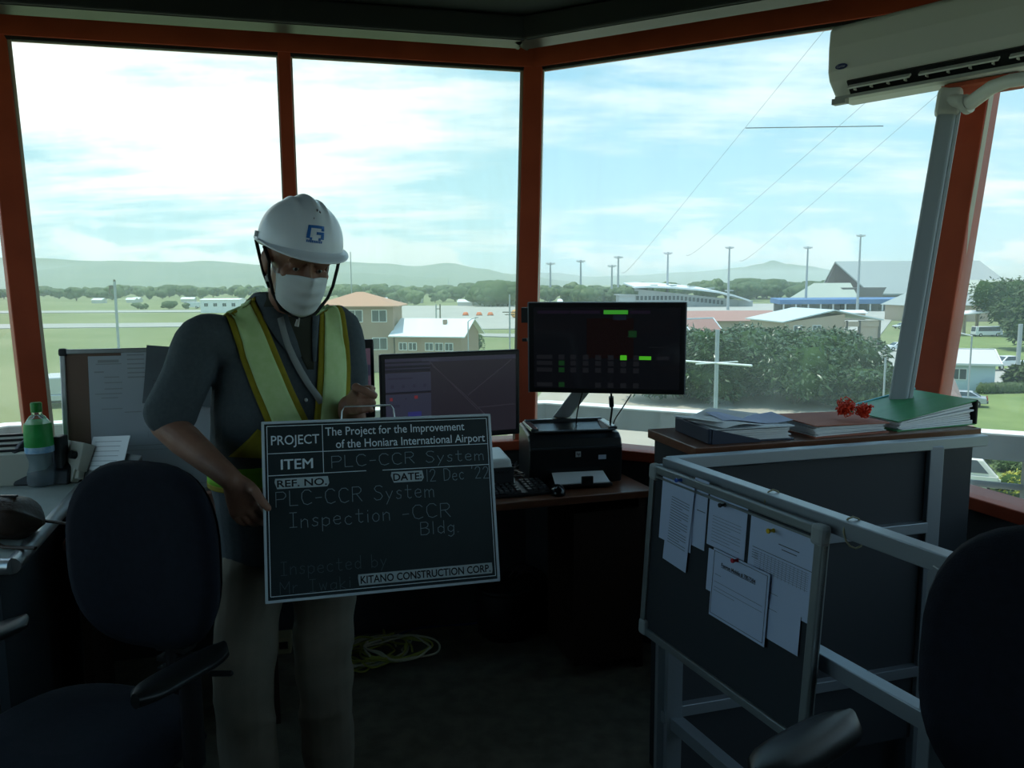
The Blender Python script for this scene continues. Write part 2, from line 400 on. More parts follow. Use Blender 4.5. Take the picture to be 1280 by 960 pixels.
# outside walkway rail
RAILG = mat('walkway_paint', (0.30, 0.33, 0.34), 0.6); RAILW = mat('white_coping', (0.85, 0.88, 0.86), 0.6)
rl = thing('walkway_railing', 'grey walkway railing with white top running outside the tower windows', 'railing', (0.6, 4.5, -0.2))
ROUND = {2: 1.08, 3: 1.38}
def OP(i, z, out): p = PTS[i % NS] + OFF[i % NS]*(out*ROUND.get(i % NS, 1.0)); return V((p.x, p.y, z))
for i in (6, 7, 0, 1, 2, 3):
    j = i+1
    q = [OP(i, 0.73, 1.0), OP(j, 0.73, 1.0), OP(j, 0.73, 1.1), OP(i, 0.73, 1.1)]
    MB().hexa(q + [p+V((0, 0, 0.115)) for p in q]).build('top_beam', RAILG, rl)
    q = [OP(i, 0.846, 0.995), OP(j, 0.846, 0.995), OP(j, 0.846, 1.105), OP(i, 0.846, 1.105)]
    MB().hexa(q + [p+V((0, 0, 0.008)) for p in q]).build('coping', RAILW, rl)
    MB().tube([OP(i, 0.60, 1.05), OP(j, 0.60, 1.05)], 0.016, 8).build('mid_rail', RAILG, rl)
    for t in (0.0, 0.5):
        p = OP(i, 0, 1.05).lerp(OP(j, 0, 1.05), t)
        MB().box((p.x, p.y, 0.28), (0.07, 0.05, 0.9)).build('post', RAILG, rl)
wk = MB()
for i in (6, 7, 0, 1, 2, 3):
    j = i+1; q = [OP(i, -0.2, 0.1), OP(j, -0.2, 0.1), OP(j, -0.2, 1.15), OP(i, -0.2, 1.15)]
    wk.hexa([p+V((0, 0, -0.15)) for p in q] + q)
wk.build('walkway_slab', CONC, kind='structure')
# ================================================================== OUTSIDE: airfield, hills, town
GRASS = mat('airfield_grass', (0.175, 0.215, 0.085), 0.95, col2=(0.235, 0.26, 0.12), nscale=0.03)
TARMAC = mat('pale_tarmac', (0.44, 0.43, 0.38), 0.95, col2=(0.39, 0.385, 0.34), nscale=0.05)
STRIP = mat('runway_concrete', (0.38, 0.38, 0.34), 0.95)
MB().add([(-9000, -200, GZ), (9000, -200, GZ), (9000, 17000, GZ), (-9000, 17000, GZ)], [(0, 1, 2, 3)]).build('ground', GRASS, kind='structure')
def patch(name, pix, m, dz):
    p = [G(x, y) for x, y in pix]; p = [V((q.x, q.y, GZ)) for q in p]
    mb = MB(); n = len(p); mb.add([q + V((0, 0, dz)) for q in p] + [q - V((0, 0, 0.3)) for q in p], [list(range(n))] + [(i, n+i, n+(i+1) % n, (i+1) % n) for i in range(n)]); mb.build(name, m, kind='structure')
patch('runway', [(-900, 394), (330, 387.5), (330, 390), (-900, 397)], STRIP, 0.25)
patch('taxiway', [(-900, 414), (330, 403), (330, 408), (-900, 420)], STRIP, 0.2)
patch('apron_wedge', [(185, 440), (330, 408), (335, 440)], STRIP, 0.15)
patch('apron', [(495, 382.5), (700, 382), (700, 411), (430, 414)], TARMAC, 0.2)
patch('apron_road', [(560, 417), (700, 419), (700, 424), (560, 420)], STRIP, 0.22)
patch('terminal_apron', [(700, 380), (1130, 380), (1100, 420), (720, 412)], TARMAC, 0.2)
patch('dirt_lot', [(690, 475), (1130, 500), (1150, 640), (560, 640)], mat('packed_dirt', (0.46, 0.40, 0.31), 0.95, col2=(0.40, 0.35, 0.27), nscale=0.12), 0.1)
patch('car_park', [(1030, 435), (1150, 430), (1180, 450), (1180, 470), (1050, 470)], TARMAC, 0.18)
patch('road', [(1225, 466), (1300, 456), (1300, 478), (1225, 480)], TARMAC, 0.16)
patch('verge_grass', [(1150, 418), (1300, 416), (1300, 640), (1150, 640)], mat('lawn', (0.15, 0.22, 0.07), 0.95, col2=(0.20, 0.27, 0.09), nscale=0.25), 0.08)

def ridge(name, x_pts, dist, label, m, thick=1500, rough=0.12, seed=0):
    """a line of hills at a distance; x_pts = (pixel x, pixel y of the skyline)"""
    cols = []; n = 260; xs = [p[0] for p in x_pts]
    for i in range(n+1):
        px = xs[0] + (xs[-1]-xs[0])*i/n
        for k in range(len(xs)-1):
            if xs[k] <= px <= xs[k+1]:
                t = (px-xs[k])/(xs[k+1]-xs[k]); t = t*t*(3-2*t); py = x_pts[k][1]*(1-t)+x_pts[k+1][1]*t; break
        r = ray(px, py); r = r*(dist/r.y); hgt = r.z + CAMZ - GZ; row = []
        for j in range(13):
            s = j/12; y = dist - thick*(1-s); f = s**1.5
            nz = mnoise.fractal(V((r.x/900.0+seed, y/600.0, seed)), 1.0, 2.0, 4)
            hh = hgt*f*(1 + rough*nz*(1 if j < 12 else 0.35)) if j else -30
            row.append(V((r.x*(y/dist), y, GZ + hh)))
        row.append(V((r.x*1.05, dist*1.08, GZ-30)))
        cols.append(row)
    mb = MB(); m2 = len(cols[0]); mb.add([p for c in cols for p in c], [(i*m2+j, (i+1)*m2+j, (i+1)*m2+j+1, i*m2+j+1) for i in range(n) for j in range(m2-1)], 0, True)
    o = mb.build(name, m, kind='structure'); return o
HILLM = mat('wooded_hillside', (0.08, 0.13, 0.06), 0.95, col2=(0.13, 0.17, 0.08), nscale=0.008)
ridge('hills', [(-1900, 335), (-1500, 322), (-1000, 330), (-600, 315), (-220, 314), (40, 322), (110, 326), (190, 331), (260, 326), (330, 331), (420, 326), (480, 329), (520, 333), (560, 329), (600, 336), (640, 343), (720, 352)], 5200, '', HILLM, seed=2)
ridge('hills', [(40, 338), (140, 327), (210, 328), (300, 331), (420, 340), (560, 347)], 3900, '', HILLM, thick=1000, seed=5)
ridge('hills', [(560, 345), (690, 341), (740, 346), (790, 344), (860, 340), (930, 335), (1000, 338), (1100, 345), (1300, 350)], 8500, '', HILLM, thick=2500, seed=9)
ridge('mountain', [(820, 352), (880, 341), (925, 334), (950, 330), (966, 325.5), (985, 330), (1005, 332), (1040, 337), (1130, 343), (1180, 345), (1205, 341), (1222, 336), (1250, 342), (1330, 352)], 13500, '', HILLM, thick=3500, seed=14, rough=0.08)

# ---- trees
LEAFD = mat('dark_leaves', (0.045, 0.085, 0.025), 0.7, col2=(0.075, 0.12, 0.035), nscale=0.6)
LEAFL = mat('mid_leaves', (0.07, 0.12, 0.03), 0.6, col2=(0.11, 0.16, 0.05), nscale=0.6)
LEAFB = mat('glossy_leaves', (0.035, 0.072, 0.02), 0.30, col2=(0.06, 0.105, 0.03), nscale=0.9, spec=0.6)
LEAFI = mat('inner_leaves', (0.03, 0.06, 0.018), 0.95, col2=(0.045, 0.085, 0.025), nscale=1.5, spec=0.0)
BARK = mat('bark', (0.10, 0.075, 0.05), 0.9)
def crown_mesh(rx, rz, h0, seed, lumps=9, res=2, leaf=0, lsize=0.5):
    """a crown: overlapping lumps, then leaf blades over them"""
    rnd = random.Random(seed); mb = MB(); centres = [((0, 0, h0+rz), (rx*0.8, rx*0.8, rz*0.85))]
    for k in range(lumps):
        a = rnd.uniform(0, 2*PI); t = rnd.uniform(0.4, 0.75); zz = rnd.uniform(0.5, 1.5)
        r = rnd.uniform(0.34, 0.55)
        centres.append(((rx*t*math.cos(a), rx*t*math.sin(a), h0 + rz*zz), (rx*r, rx*r, rz*r)))
    if not leaf:
        for c, r in centres:
            b = len(mb.v); mb.sph(c, r, 10)
            for i in range(b, len(mb.v)):
                p = mb.v[i]; d = (p-V(c)); mb.v[i] = p + d*0.35*mnoise.noise(p*(2.2/rx)+V((seed, 0, 0)))
        return mb
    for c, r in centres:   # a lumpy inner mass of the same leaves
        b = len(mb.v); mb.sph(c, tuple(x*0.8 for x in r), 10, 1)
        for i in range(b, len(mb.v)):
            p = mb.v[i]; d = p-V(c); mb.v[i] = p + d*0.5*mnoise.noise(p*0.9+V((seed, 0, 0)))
    for k in range(leaf):
        c, r = centres[rnd.randrange(len(centres))]
        d = V((rnd.gauss(0, 1), rnd.gauss(0, 1), rnd.gauss(0, 1)+0.15)).normalized()
        q = rnd.uniform(0.78, 1.12); p = V(c) + V((d.x*r[0]*q, d.y*r[1]*q, d.z*r[2]*q))
        s = lsize*rnd.uniform(0.6, 1.3)
        ax = (V((d.x, d.y, -0.35)) + V((rnd.gauss(0, .5), rnd.gauss(0, .5), rnd.gauss(0, .4)))).normalized()
        sd_ = ax.cross(V((rnd.gauss(0, 1), rnd.gauss(0, 1), 1.2))).normalized()*s*0.2
        up_ = ax.cross(sd_).normalized()*s*0.06
        mb.add([p, p+ax*s*0.45+sd_+up_, p+ax*s, p+ax*s*0.45-sd_+up_], [(0, 1, 2), (0, 2, 3)])
    return mb
def tree_proto(name, label, rx, rz, h0, seed, m, leaf=0, group=None, lumps=9, lsize=0.5):
    r = thing(name, label, 'tree', (0, 0, 0), 0, group)
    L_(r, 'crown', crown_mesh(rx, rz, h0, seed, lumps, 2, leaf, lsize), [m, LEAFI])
    t = MB(); t.tube([(0, 0, -0.1), (0.02*rx, 0, h0*0.6), (0, 0.02*rx, h0+rz*0.8)], [0.06*rx, 0.045*rx, 0.02*rx], 8)
    for a in (0.5, 2.6, 4.4): t.tube([(0, 0, h0*0.7), (rx*0.35*math.cos(a), rx*0.35*math.sin(a), h0+rz*0.7)], [0.03*rx, 0.012*rx], 6)
    L_(r, 'trunk', t, BARK)
    return r
protos = [tree_proto('distant_tree', 'round dark tree in the far belt of trees beyond the airfield', 5.5, 4.6, 0.5, 1, LEAFD, group='far trees beyond the airfield'),
          tree_proto('distant_tree', 'round dark tree in the far belt of trees beyond the airfield', 7.5, 5.4, 0.6, 2, LEAFD, group='far trees beyond the airfield'),
          tree_proto('distant_tree', 'round dark tree in the far belt of trees beyond the airfield', 5.0, 5.0, 0.6, 3, LEAFL, group='far trees beyond the airfield')]
rt = random.Random(11); used = set()
def put_tree(px, dist, sc, k=None):
    k = rt.randrange(3) if k is None else k
    o = protos[k] if k not in used else copy_tree(protos[k]); used.add(k)
    x = (px-640)/1000.0*dist
    o.location = (x, dist, GZ); o.scale = (sc*rt.uniform(0.9, 1.25), sc*rt.uniform(0.9, 1.2), sc); o.rotation_euler = (0, 0, rt.uniform(0, 6.28))
    return o
for i in range(104):      # belt at the left, under the hills
    put_tree(-20 + i*6.8 + rt.uniform(-4, 4), rt.uniform(640, 980), rt.uniform(0.85, 1.3))
for i in range(30): put_tree(-700 + i*22 + rt.uniform(-8, 8), rt.uniform(640, 980), rt.uniform(0.9, 1.4))
for i in range(26):
    put_tree(rt.uniform(420, 660), rt.uniform(460, 600), rt.uniform(0.7, 1.1))
for i in range(20): put_tree(605 + rt.uniform(0, 34), rt.uniform(420, 470), rt.uniform(0.9, 1.3) * (1.15 if i % 3 else 0.9))
for i in range(40):
    put_tree(660 + i*9.5 + rt.uniform(-5, 5), rt.uniform(520, 760), rt.uniform(0.95, 1.35))
for i in range(30): put_tree(880 + rt.uniform(0, 175), rt.uniform(520, 640), rt.uniform(1.05, 1.5))
for i in range(9): put_tree(715 + i*10 + rt.uniform(-3, 3), rt.uniform(400, 430), rt.uniform(0.8, 1.15))
for i in range(6): put_tree(150 + rt.uniform(0, 110), rt.uniform(395, 430), rt.uniform(0.3, 0.45))
# the big leafy trees in front of the wide window
bt = [(850, 82, 5.6, 3.7, 0.25), (905, 80, 5.4, 3.35, 0.25), (952, 84, 5.6, 3.75, 0.25), (998, 78, 5.4, 3.4, 0.25), (1040, 81, 5.0, 3.7, 0.25), (1084, 75, 3.6, 2.2, 0.2)]
bl = ['big glossy leaved tree half behind the black touch screen', 'big glossy leaved tree behind the white cross shaped aerial', 'big glossy leaved tree just right of the white cross shaped aerial',
      'big glossy leaved tree in front of the pale gabled roof', 'tallest glossy leaved tree in front of the open brown carport', 'low glossy leaved bush at the right end of the tree clump']
for k, ((px, d, rx, rz, h0), lb) in enumerate(zip(bt, bl)):
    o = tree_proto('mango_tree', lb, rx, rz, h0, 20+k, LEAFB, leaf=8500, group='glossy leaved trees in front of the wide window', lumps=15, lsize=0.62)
    o.location = ((px-640)/1000.0*d, d, GZ); o.rotation_euler = (0, 0, k*1.1)
# trees at the right
for px, d, rx, rz, h0, lb in ((1262, 175, 7.5, 6.2, 1.5, 'large dark tree right of the grey hall roof in the right window'), (1292, 140, 6.0, 5.0, 1.5, 'dark tree at the right picture edge behind the parked bus'),
                              (1291, 88, 1.9, 1.4, 0.3, 'small tree at the right picture edge behind the white pickup')):
    o = tree_proto('broadleaf_tree', lb, rx, rz, h0, int(px), LEAFD, leaf=3500, lumps=12, lsize=0.9); o.location = ((px-640)/1000.0*d, d, GZ)
def bush(px, py, w, h, lb, m, n=700, ls=0.3, seed=1):
    g = G(px, py); o = thing('bush', lb, 'bush', (g.x, g.y, GZ)); L_(o, 'foliage', crown_mesh(w/2, h/2, 0.02, seed, 8, 2, n, ls), [m, LEAFI]); return o
bush(590, 443, 4.2, 4.0, 'round bush beside the low brown house, behind the wide monitor', LEAFL, 1200, 0.4, 5)
bush(1268, 621, 2.0, 1.5, 'yellow flowering bush below the right window', mat('yellow_leaves', (0.50, 0.46, 0.05), 0.6, col2=(0.16, 0.26, 0.05), nscale=1.2), 1400, 0.22, 6)
bush(1245, 576, 4.0, 1.4, 'loose green bush behind the white van', LEAFL, 1500, 0.3, 8)
bush(1228, 560, 3.4, 1.2, 'green bush left of the loose bush behind the van', LEAFB, 1000, 0.3, 9)
bush(1275, 590, 3.2, 1.3, 'green bush at the right edge above the yellow bush', LEAFL, 1100, 0.3, 10)
hd = thing('hedge', 'long clipped dark hedge beside the pale blue house', 'hedge', (G(1262, 492).x, G(1262, 492).y, GZ), 0.12)
hm = MB(); rr_ = random.Random(4)
for k in range(14): hm.sph((-3.3+k*0.5, rr_.uniform(-.1, .1), 0.55), (0.55, 0.6, 0.62+rr_.uniform(-.05, .05)), 10)
for k in range(1800):
    p = V((rr_.uniform(-3.7, 3.7), rr_.uniform(-.65, .65), rr_.uniform(0.1, 1.2))); a = V((rr_.gauss(0, 1), rr_.gauss(0, 1), rr_.gauss(0, 1))).normalized()*0.12; b = a.orthogonal()
    hm.add([p, p+a+b*.4, p+a*2, p+a-b*.4], [(0, 1, 2, 3)])
L_(hd, 'foliage', hm, LEAFD)

# ---- buildings
def hip_or_gable(r, w, d, h, rh, wall, roof, over=0.5, hip=0.0, trim=None, ridge_x=True):
    """walls and roof in the building's own frame: x along its front, y away from the tower"""
    mb = MB(); mb.hexa([(-w/2, 0, 0), (w/2, 0, 0), (w/2, d, 0), (-w/2, d, 0), (-w/2, 0, h), (w/2, 0, h), (w/2, d, h), (-w/2, d, h)])
    if hip == 0:
        if ridge_x: mb.add([(-w/2, 0, h), (-w/2, d, h), (-w/2, d/2, h+rh), (w/2, 0, h), (w/2, d, h), (w/2, d/2, h+rh)], [(0, 1, 2), (3, 5, 4), (0, 2, 5, 3), (1, 4, 5, 2)])
        else: mb.add([(-w/2, 0, h), (w/2, 0, h), (0, 0, h+rh), (-w/2, d, h), (w/2, d, h), (0, d, h+rh)], [(0, 1, 2), (3, 5, 4), (0, 2, 5, 3), (1, 4, 5, 2)])
    L_(r, 'wall', mb, wall)
    o = over; t = 0.14; ro = MB()
    if ridge_x:
        hx = hip; k = rh/(d/2)*o
        P = [V((-w/2-o, -o, h-k)), V((w/2+o, -o, h-k)), V((w/2+o, d+o, h-k)), V((-w/2-o, d+o, h-k)), V((-w/2-o+hx, d/2, h+rh)), V((w/2+o-hx, d/2, h+rh))]
        F = [(0, 1, 5, 4), (2, 3, 4, 5), (1, 2, 5), (3, 0, 4)]
        F = F if hip else F[:2]
    else:
        k = rh/(w/2)*o
        P = [V((-w/2-o, -o, h-k)), V((-w/2-o, d+o, h-k)), V((w/2+o, d+o, h-k)), V((w/2+o, -o, h-k)), V((0, -o, h+rh)), V((0, d+o, h+rh))]
        F = [(0, 4, 5, 1), (3, 2, 5, 4)]
    up = V((0, 0, t))
    for f in F:
        a = [P[i] for i in f]; n = len(a); ro.add([p+up*0.2 for p in a] + [p+up*1.2 for p in a], [list(range(n))[::-1], list(range(n, 2*n))] + [(i, (i+1) % n, n+(i+1) % n, n+i) for i in range(n)])
    rf = L_(r, 'roof', ro, roof)
    if trim:
        tb = MB()
        if ridge_x:
            for s in ((0, 4), (4, 3), (1, 5), (5, 2), (0, 1), (4, 5)): tb.bar(P[s[0]]+up, P[s[1]]+up, 0.16, 0.22)
        else:
            for s in ((0, 4), (4, 3), (0, 1), (3, 2), (4, 5)): tb.bar(P[s[0]]+up, P[s[1]]+up, 0.16, 0.22)
        o2 = link('roof_edge', tb.mesh('roof_edge', [trim])); local(o2, rf)
    return rf
DGLASS = mat('dark_window_glass', (0.05, 0.07, 0.08), 0.15, spec=0.6)
WFRAME = mat('white_window_frame', (0.75, 0.76, 0.74), 0.6)
def win(r, x, z, w, h, y=-0.03, face='f', side_x=0):
    f = MB()
    if face == 'f': f.box((x, y, z), (w+0.2, 0.08, h+0.2)); c = ((x, y-0.03, z), (w, 0.06, h)); m_ = ((x, y-0.05, z), (0.08, 0.08, h))
    else: f.box((side_x, x, z), (0.08, w+0.2, h+0.2)); c = ((side_x+0.03*math.copysign(1, side_x), x, z), (0.06, w, h)); m_ = ((side_x+0.05*math.copysign(1, side_x), x, z), (0.08, 0.08, h))
    f.box(*m_)
    o = L_(r, 'window', f, WFRAME); p = link('pane', MB().box(*c).mesh('pane', [DGLASS])); local(p, o)
def bld(name, label, px, dist, rz=0.0, z=GZ, cat='building'):
    x = (px-640)/1000.0*dist; return thing(name, label, cat, (x, dist, z), rz)
BROWNW = mat('brown_wall', (0.36, 0.25, 0.18), 0.9); TERRA = mat('orange_roof_sheet', (0.50, 0.29, 0.19), 0.8); WROOF = mat('white_roof_sheet', (0.78, 0.82, 0.82), 0.5)
GROOF = mat('grey_roof_sheet', (0.36, 0.40, 0.38), 0.7); PINKR = mat('faded_red_roof', (0.42, 0.24, 0.20), 0.8); TANW = mat('tan_wall', (0.46, 0.37, 0.28), 0.9)
# brown house with the orange hip roof
r = bld('house', 'brown two storey house with orange hip roof behind the standing man', 444, 110)
hip_or_gable(r, 10.6, 9, 9.2, 1.6, BROWNW, TERRA, 0.8, hip=5.6, trim=None)
for x in (-4.2, 0.1, 3.4): win(r, x+0.0, 7.7, 1.9, 1.5)
for x in (-4.2, 0.1, 3.4): win(r, x, 3.9, 1.9, 1.5)
r = bld('house', 'low brown house with white sloping roof beside the orange roofed house', 535, 108, -0.25)
hip_or_gable(r, 9.5, 8, 5.2, 1.9, BROWNW, WROOF, 0.7)
for x in (-3.6, -2.2, 0.2, 1.6, 3.0): win(r, x, 3.6, 1.0, 0.9)
L_(r, 'chimney', MB().box((1.6, 2.6, 6.7), (0.5, 0.5, 0.9)), BROWNW)
r = bld('house', 'white flat roofed building across the taxiway behind the man', 277, 352)
hip_or_gable(r, 17, 10, 5.6, 0.5, mat('white_wall', (0.8, 0.82, 0.82), 0.8), WROOF, 0.3)
for x in (-6, -2, 2, 6): win(r, x, 3.5, 1.6, 1.4)
# far white roofs in the town
rf = random.Random(3)
for k, (px, d, w) in enumerate(((124, 560, 10), (166, 570, 8), (172, 590, 7), (237, 580, 12), (427, 460, 9), (432, 440, 8), (484, 520, 6), (500, 520, 6), (521, 515, 9), (582, 440, 11), (594, 452, 22), (610, 430, 9), (626, 430, 14), (715, 520, 16), (735, 500, 14), (705, 440, 9))):
    r = bld('far_house', 'tiny white roofed house among the far trees', px, d, rf.uniform(-.3, .3)); r['group'] = 'tiny far houses'
    hip_or_gable(r, w*0.75, 6, 2.2, 1.2, mat('pale_wall', (0.6, 0.6, 0.56), 0.9), WROOF, 0.4)
# terminal with the curved white roof
r = bld('terminal_building', 'terminal building with long curved white roof behind the light masts', 868, 400)
prof = [(-31, 9.4), (-24, 9.7), (-12, 9.2), (0, 8.2), (10, 6.9), (18, 5.2), (26, 2.6)]
ro = MB(); n = len(prof)
vs = [V((x, -6, z)) for x, z in prof] + [V((x, 34, z+2.0)) for x, z in prof]; vs += [p + V((0, 0, 0.8)) for p in vs]
ro.add(vs, [(i, i+1, n+i+1, n+i) for i in range(n-1)] + [(2*n+i, 3*n+i, 3*n+i+1, 2*n+i+1) for i in range(n-1)] + [(i, 2*n+i, 2*n+i+1, i+1) for i in range(n-1)] + [(n+i, n+i+1, 3*n+i+1, 3*n+i) for i in range(n-1)] + [(0, n, 3*n, 2*n), (n-1, 3*n-1, 4*n-1, 2*n-1)], 0)
rf_ = L_(r, 'roof', ro, WROOF)
for k in range(5):
    x = -20 + k*9.5; zz = 9.6 - (k*k)*0.18; o_ = link('skylight', MB().box((x, 4, zz+1.3), (3.2, 5, 0.5)).mesh('skylight', [GROOF])); local(o_, rf_)
wl = MB(); wl.hexa([(-30, 0, 0), (22, 0, 0), (22, 30, 0), (-30, 30, 0), (-30, 0, 9.2), (22, 0, 3.4), (22, 30, 3.4), (-30, 30, 9.2)])
L_(r, 'wall', wl, mat('pale_grey_wall', (0.42, 0.45, 0.45), 0.8))
for k in range(22): L_(r, 'window', MB().box((-28.5+k*2.0, -0.05, 4.6 - max(0, k-10)*0.22), (1.3, 0.1, 2.0)), DGLASS)
L_(r, 'annex', MB().box((-34, 4, 3), (8, 12, 6)).box((-34, 4, 6.2), (10, 14, 0.4)).box((25, 4, 1.5), (7, 10, 3.2)), mat('pale_grey_wall', (0.42, 0.45, 0.45), 0.8))
# great hall with prow gable
r = bld('terminal_hall', 'big hall with tall grey roof and dark pointed prow gable', 1038, 372)
w = 66; ro = MB()
P = [V((0, -2, 21.4)), V((w, -2, 21.4)), V((w+8, -22, 6.8)), V((8.5, -22, 6.8)), V((0.5, 18, 6.8)), V((w+6, 18, 6.8))]
ro.add([p for p in P] + [p+V((0, 0, -0.7)) for p in P], [(0, 3, 2, 1), (0, 1, 5, 4), (6, 7, 8, 9), (6, 10, 11, 7), (0, 4, 10, 6), (0, 6, 9, 3), (1, 2, 8, 7), (1, 7, 11, 5), (3, 9, 8, 2)])
L_(r, 'roof', ro, GROOF)
L_(r, 'prow_gable', MB().add([(0.3, -2, 20.6), (8.5, -21.4, 6.6), (-1.5, -6, 6.6), (-2.5, 4, 6.2), (0.8, 17, 6.6)], [(0, 1, 2), (0, 2, 3), (0, 3, 4), (1, 4, 3, 2)]), mat('dark_gable', (0.07, 0.06, 0.055), 0.8))
L_(r, 'wall', MB().box((w/2+6, -2, 3.3), (w, 34, 6.6)), mat('warm_grey_wall', (0.30, 0.29, 0.27), 0.9))  # hall walls in one even warm grey
L_(r, 'entrance_block', MB().hexa([(-3, -24, 4), (11, -24, 4), (11, -10, 4), (-3, -10, 4), (-6, -26, 9.6), (13, -26, 9.6), (13, -8, 9.6), (-6, -8, 9.6)]), mat('grey_brown_wall', (0.25, 0.22, 0.20), 0.9))
lr = MB(); lr.add([(11, -40, 5.2), (78, -40, 5.2), (70, -20, 12.6), (36, -20, 12.6), (11, -40, 4.4), (78, -40, 4.4), (70, -20, 4.4), (36, -20, 4.4)], [(0, 1, 2, 3), (4, 7, 6, 5), (0, 3, 7, 4), (1, 5, 6, 2), (0, 4, 5, 1)])
L_(r, 'lower_roof', lr, mat('pale_green_roof', (0.42, 0.46, 0.38), 0.7))
lr = MB(); lr.add([(-32, -34, 5.0), (-2, -34, 5.0), (0, -20, 11.6), (-16, -20, 11.6), (-32, -34, 4.2), (-2, -34, 4.2), (0, -20, 4.2), (-16, -20, 4.2)], [(0, 1, 2, 3), (4, 7, 6, 5), (0, 3, 7, 4), (1, 5, 6, 2), (0, 4, 5, 1)])
L_(r, 'lower_roof', lr, mat('pale_green_roof', (0.42, 0.46, 0.38), 0.7))
L_(r, 'awning', MB().hexa([(-40, -48, 3.2), (82, -48, 3.2), (82, -36, 3.6), (-40, -36, 3.6), (-40, -48, 5.0), (82, -48, 5.0), (82, -36, 5.6), (-40, -36, 5.6)]), mat('blue_awning', (0.10, 0.20, 0.38), 0.6))
for k in range(24): L_(r, 'column', MB().box((-38+k*5, -47, 1.6), (0.5, 0.5, 3.2)), WHITEP)
L_(r, 'front_wall', MB().box((21, -38, 1.7), (120, 1, 3.4)), mat('warm_grey_wall', (0.30, 0.29, 0.27), 0.9))
for k in range(15): L_(r, 'window', MB().box((-34+k*8, -38.6, 1.6), (3.4, 0.2, 2.4)), DGLASS)
r = bld('kiosk', 'small white roofed kiosk in front of the big hall', 1068, 250)
hip_or_gable(r, 6.5, 5, 2.4, 0.7, TANW, WROOF, 0.6)
# long red roof
r = bld('long_house', 'long low building with faded red roof behind the glossy leaved trees', 905, 190)
hip_or_gable(r, 24, 9, 3.2, 1.9, TANW, PINKR, 0.8)
r = bld('house', 'small house with faded red gable roof and white edges above the trees', 887, 96, 0.55)
hip_or_gable(r, 4.6, 4.2, 5.6, 1.9, mat('pale_wall', (0.6, 0.6, 0.56), 0.9), PINKR, 0.35, trim=WROOF)
win(r, 2.1, 5.0, 0.9, 0.9, face='s', side_x=2.33)
# carport building with pale gable roof
r = bld('carport_building', 'brown building with pale gable roof and open car bays behind the trees', 1041, 141, 0.13)
ro = MB(); P = [V((-9.6, -0.6, 5.0)), V((0, -0.6, 7.0)), V((9.2, -0.6, 5.2)), V((-9.6, 15, 5.0)), V((0, 15, 7.0)), V((9.2, 15, 5.2))]
for f, m_ in (((0, 1, 4, 3), 0), ((1, 2, 5, 4), 0)):
    a = [P[i] for i in f]; ro.add(a + [p+V((0, 0, 0.2)) for p in a], [(3, 2, 1, 0), (4, 5, 6, 7)] + [(i, (i+1) % 4, 4+(i+1) % 4, 4+i) for i in range(4)], m_)
L_(r, 'roof', ro, mat('pale_blue_grey_roof', (0.60, 0.66, 0.66), 0.5))
wl = MB(); wl.hexa([(-9, 0, 0), (2.2, 0, 0), (2.2, 14, 0), (-9, 14, 0), (-9, 0, 5.0), (2.2, 0, 6.4), (2.2, 14, 6.4), (-9, 14, 5.0)])
wl.box((7.0, 0.2, 2.6), (3.6, 0.3, 5.2)).box((5.4, 0, 4.6), (6.6, 0.3, 0.9)).box((3.6, 0, 3.3), (3, 0.25, 0.3))
L_(r, 'wall', wl, TANW)
for x, y in ((2.6, 0), (5.0, 0), (8.8, 0), (3.0, 13), (8.8, 13)): L_(r, 'column', MB().box((x, y, 2.6), (0.35, 0.35, 5.2)), mat('dark_post', (0.12, 0.11, 0.10), 0.9))
for x in (-6.5, -3): win(r, x, 3.9, 1.4, 1.0)
# pale blue house, right
r = bld('house', 'small pale blue house with grey roof in the right window', 1214, 87, -0.30)
hip_or_gable(r, 5.2, 5.5, 3.1, 1.2, mat('pale_blue_wall', (0.50, 0.62, 0.66), 0.9), mat('weathered_roof', (0.58, 0.57, 0.55), 0.8), 0.5, ridge_x=True, trim=mat('pale_trim', (0.7, 0.72, 0.70), 0.8))
win(r, -0.9, 1.9, 1.4, 1.1); win(r, 2.4, 1.9, 1.2, 1.1, face='s', side_x=2.63)
r = bld('hall_building', 'grey hip roofed hall beside the dark trees in the right window', 1190, 240, 0.1)
hip_or_gable(r, 24, 16, 5.5, 6.0, TANW, mat('grey_roof_sheet', (0.36, 0.40, 0.38), 0.7), 1.0, hip=10)
r = bld('shelter', 'open bus shelter with white roof in the right window', 1205, 178, 0.1)
L_(r, 'roof', MB().hexa([(-4, -3, 4.6), (4, -3, 5.2), (4, 4, 5.2), (-4, 4, 4.6), (-4, -3, 4.8), (4, -3, 5.5), (4, 4, 5.5), (-4, 4, 4.9)]), WROOF)
for x in (-3, 0, 3): L_(r, 'column', MB().box((x, 0, 2.4), (0.5, 0.5, 4.8)), TANW)
r = thing('annex_roof', 'weathered brown hip roof just below the right window', 'roof', (G(1180, 600).x*0.4, 19, -3.6))
a_, b_, c_, d_ = Wy(1168, 440, 24), Wy(1190, 466, 23), Wy(1217, 533, 18), Wy(1140, 545, 17)
mb = MB(); mb.add([a_, b_, c_, d_] + [p+V((0, 0, -0.15)) for p in (a_, b_, c_, d_)], [(0, 1, 2, 3), (7, 6, 5, 4)] + [(i, (i+1) % 4, 4+(i+1) % 4, 4+i) for i in range(4)])
mb.build('roof_slope', mat('weathered_brown_roof', (0.20, 0.14, 0.12), 0.8, col2=(0.28, 0.22, 0.19), nscale=3), r)
mb = MB(); q = [p + V((0, 0, -0.15)) for p in (b_, c_, d_, a_)]; mb.hexa([V((p.x, p.y, GZ)) for p in q] + q); mb.build('wall', TANW, r)
r = thing('lattice_screen', 'pale blue lattice screen standing behind the white van', 'screen', (G(1185, 592).x, G(1185, 592).y, GZ), -0.5)
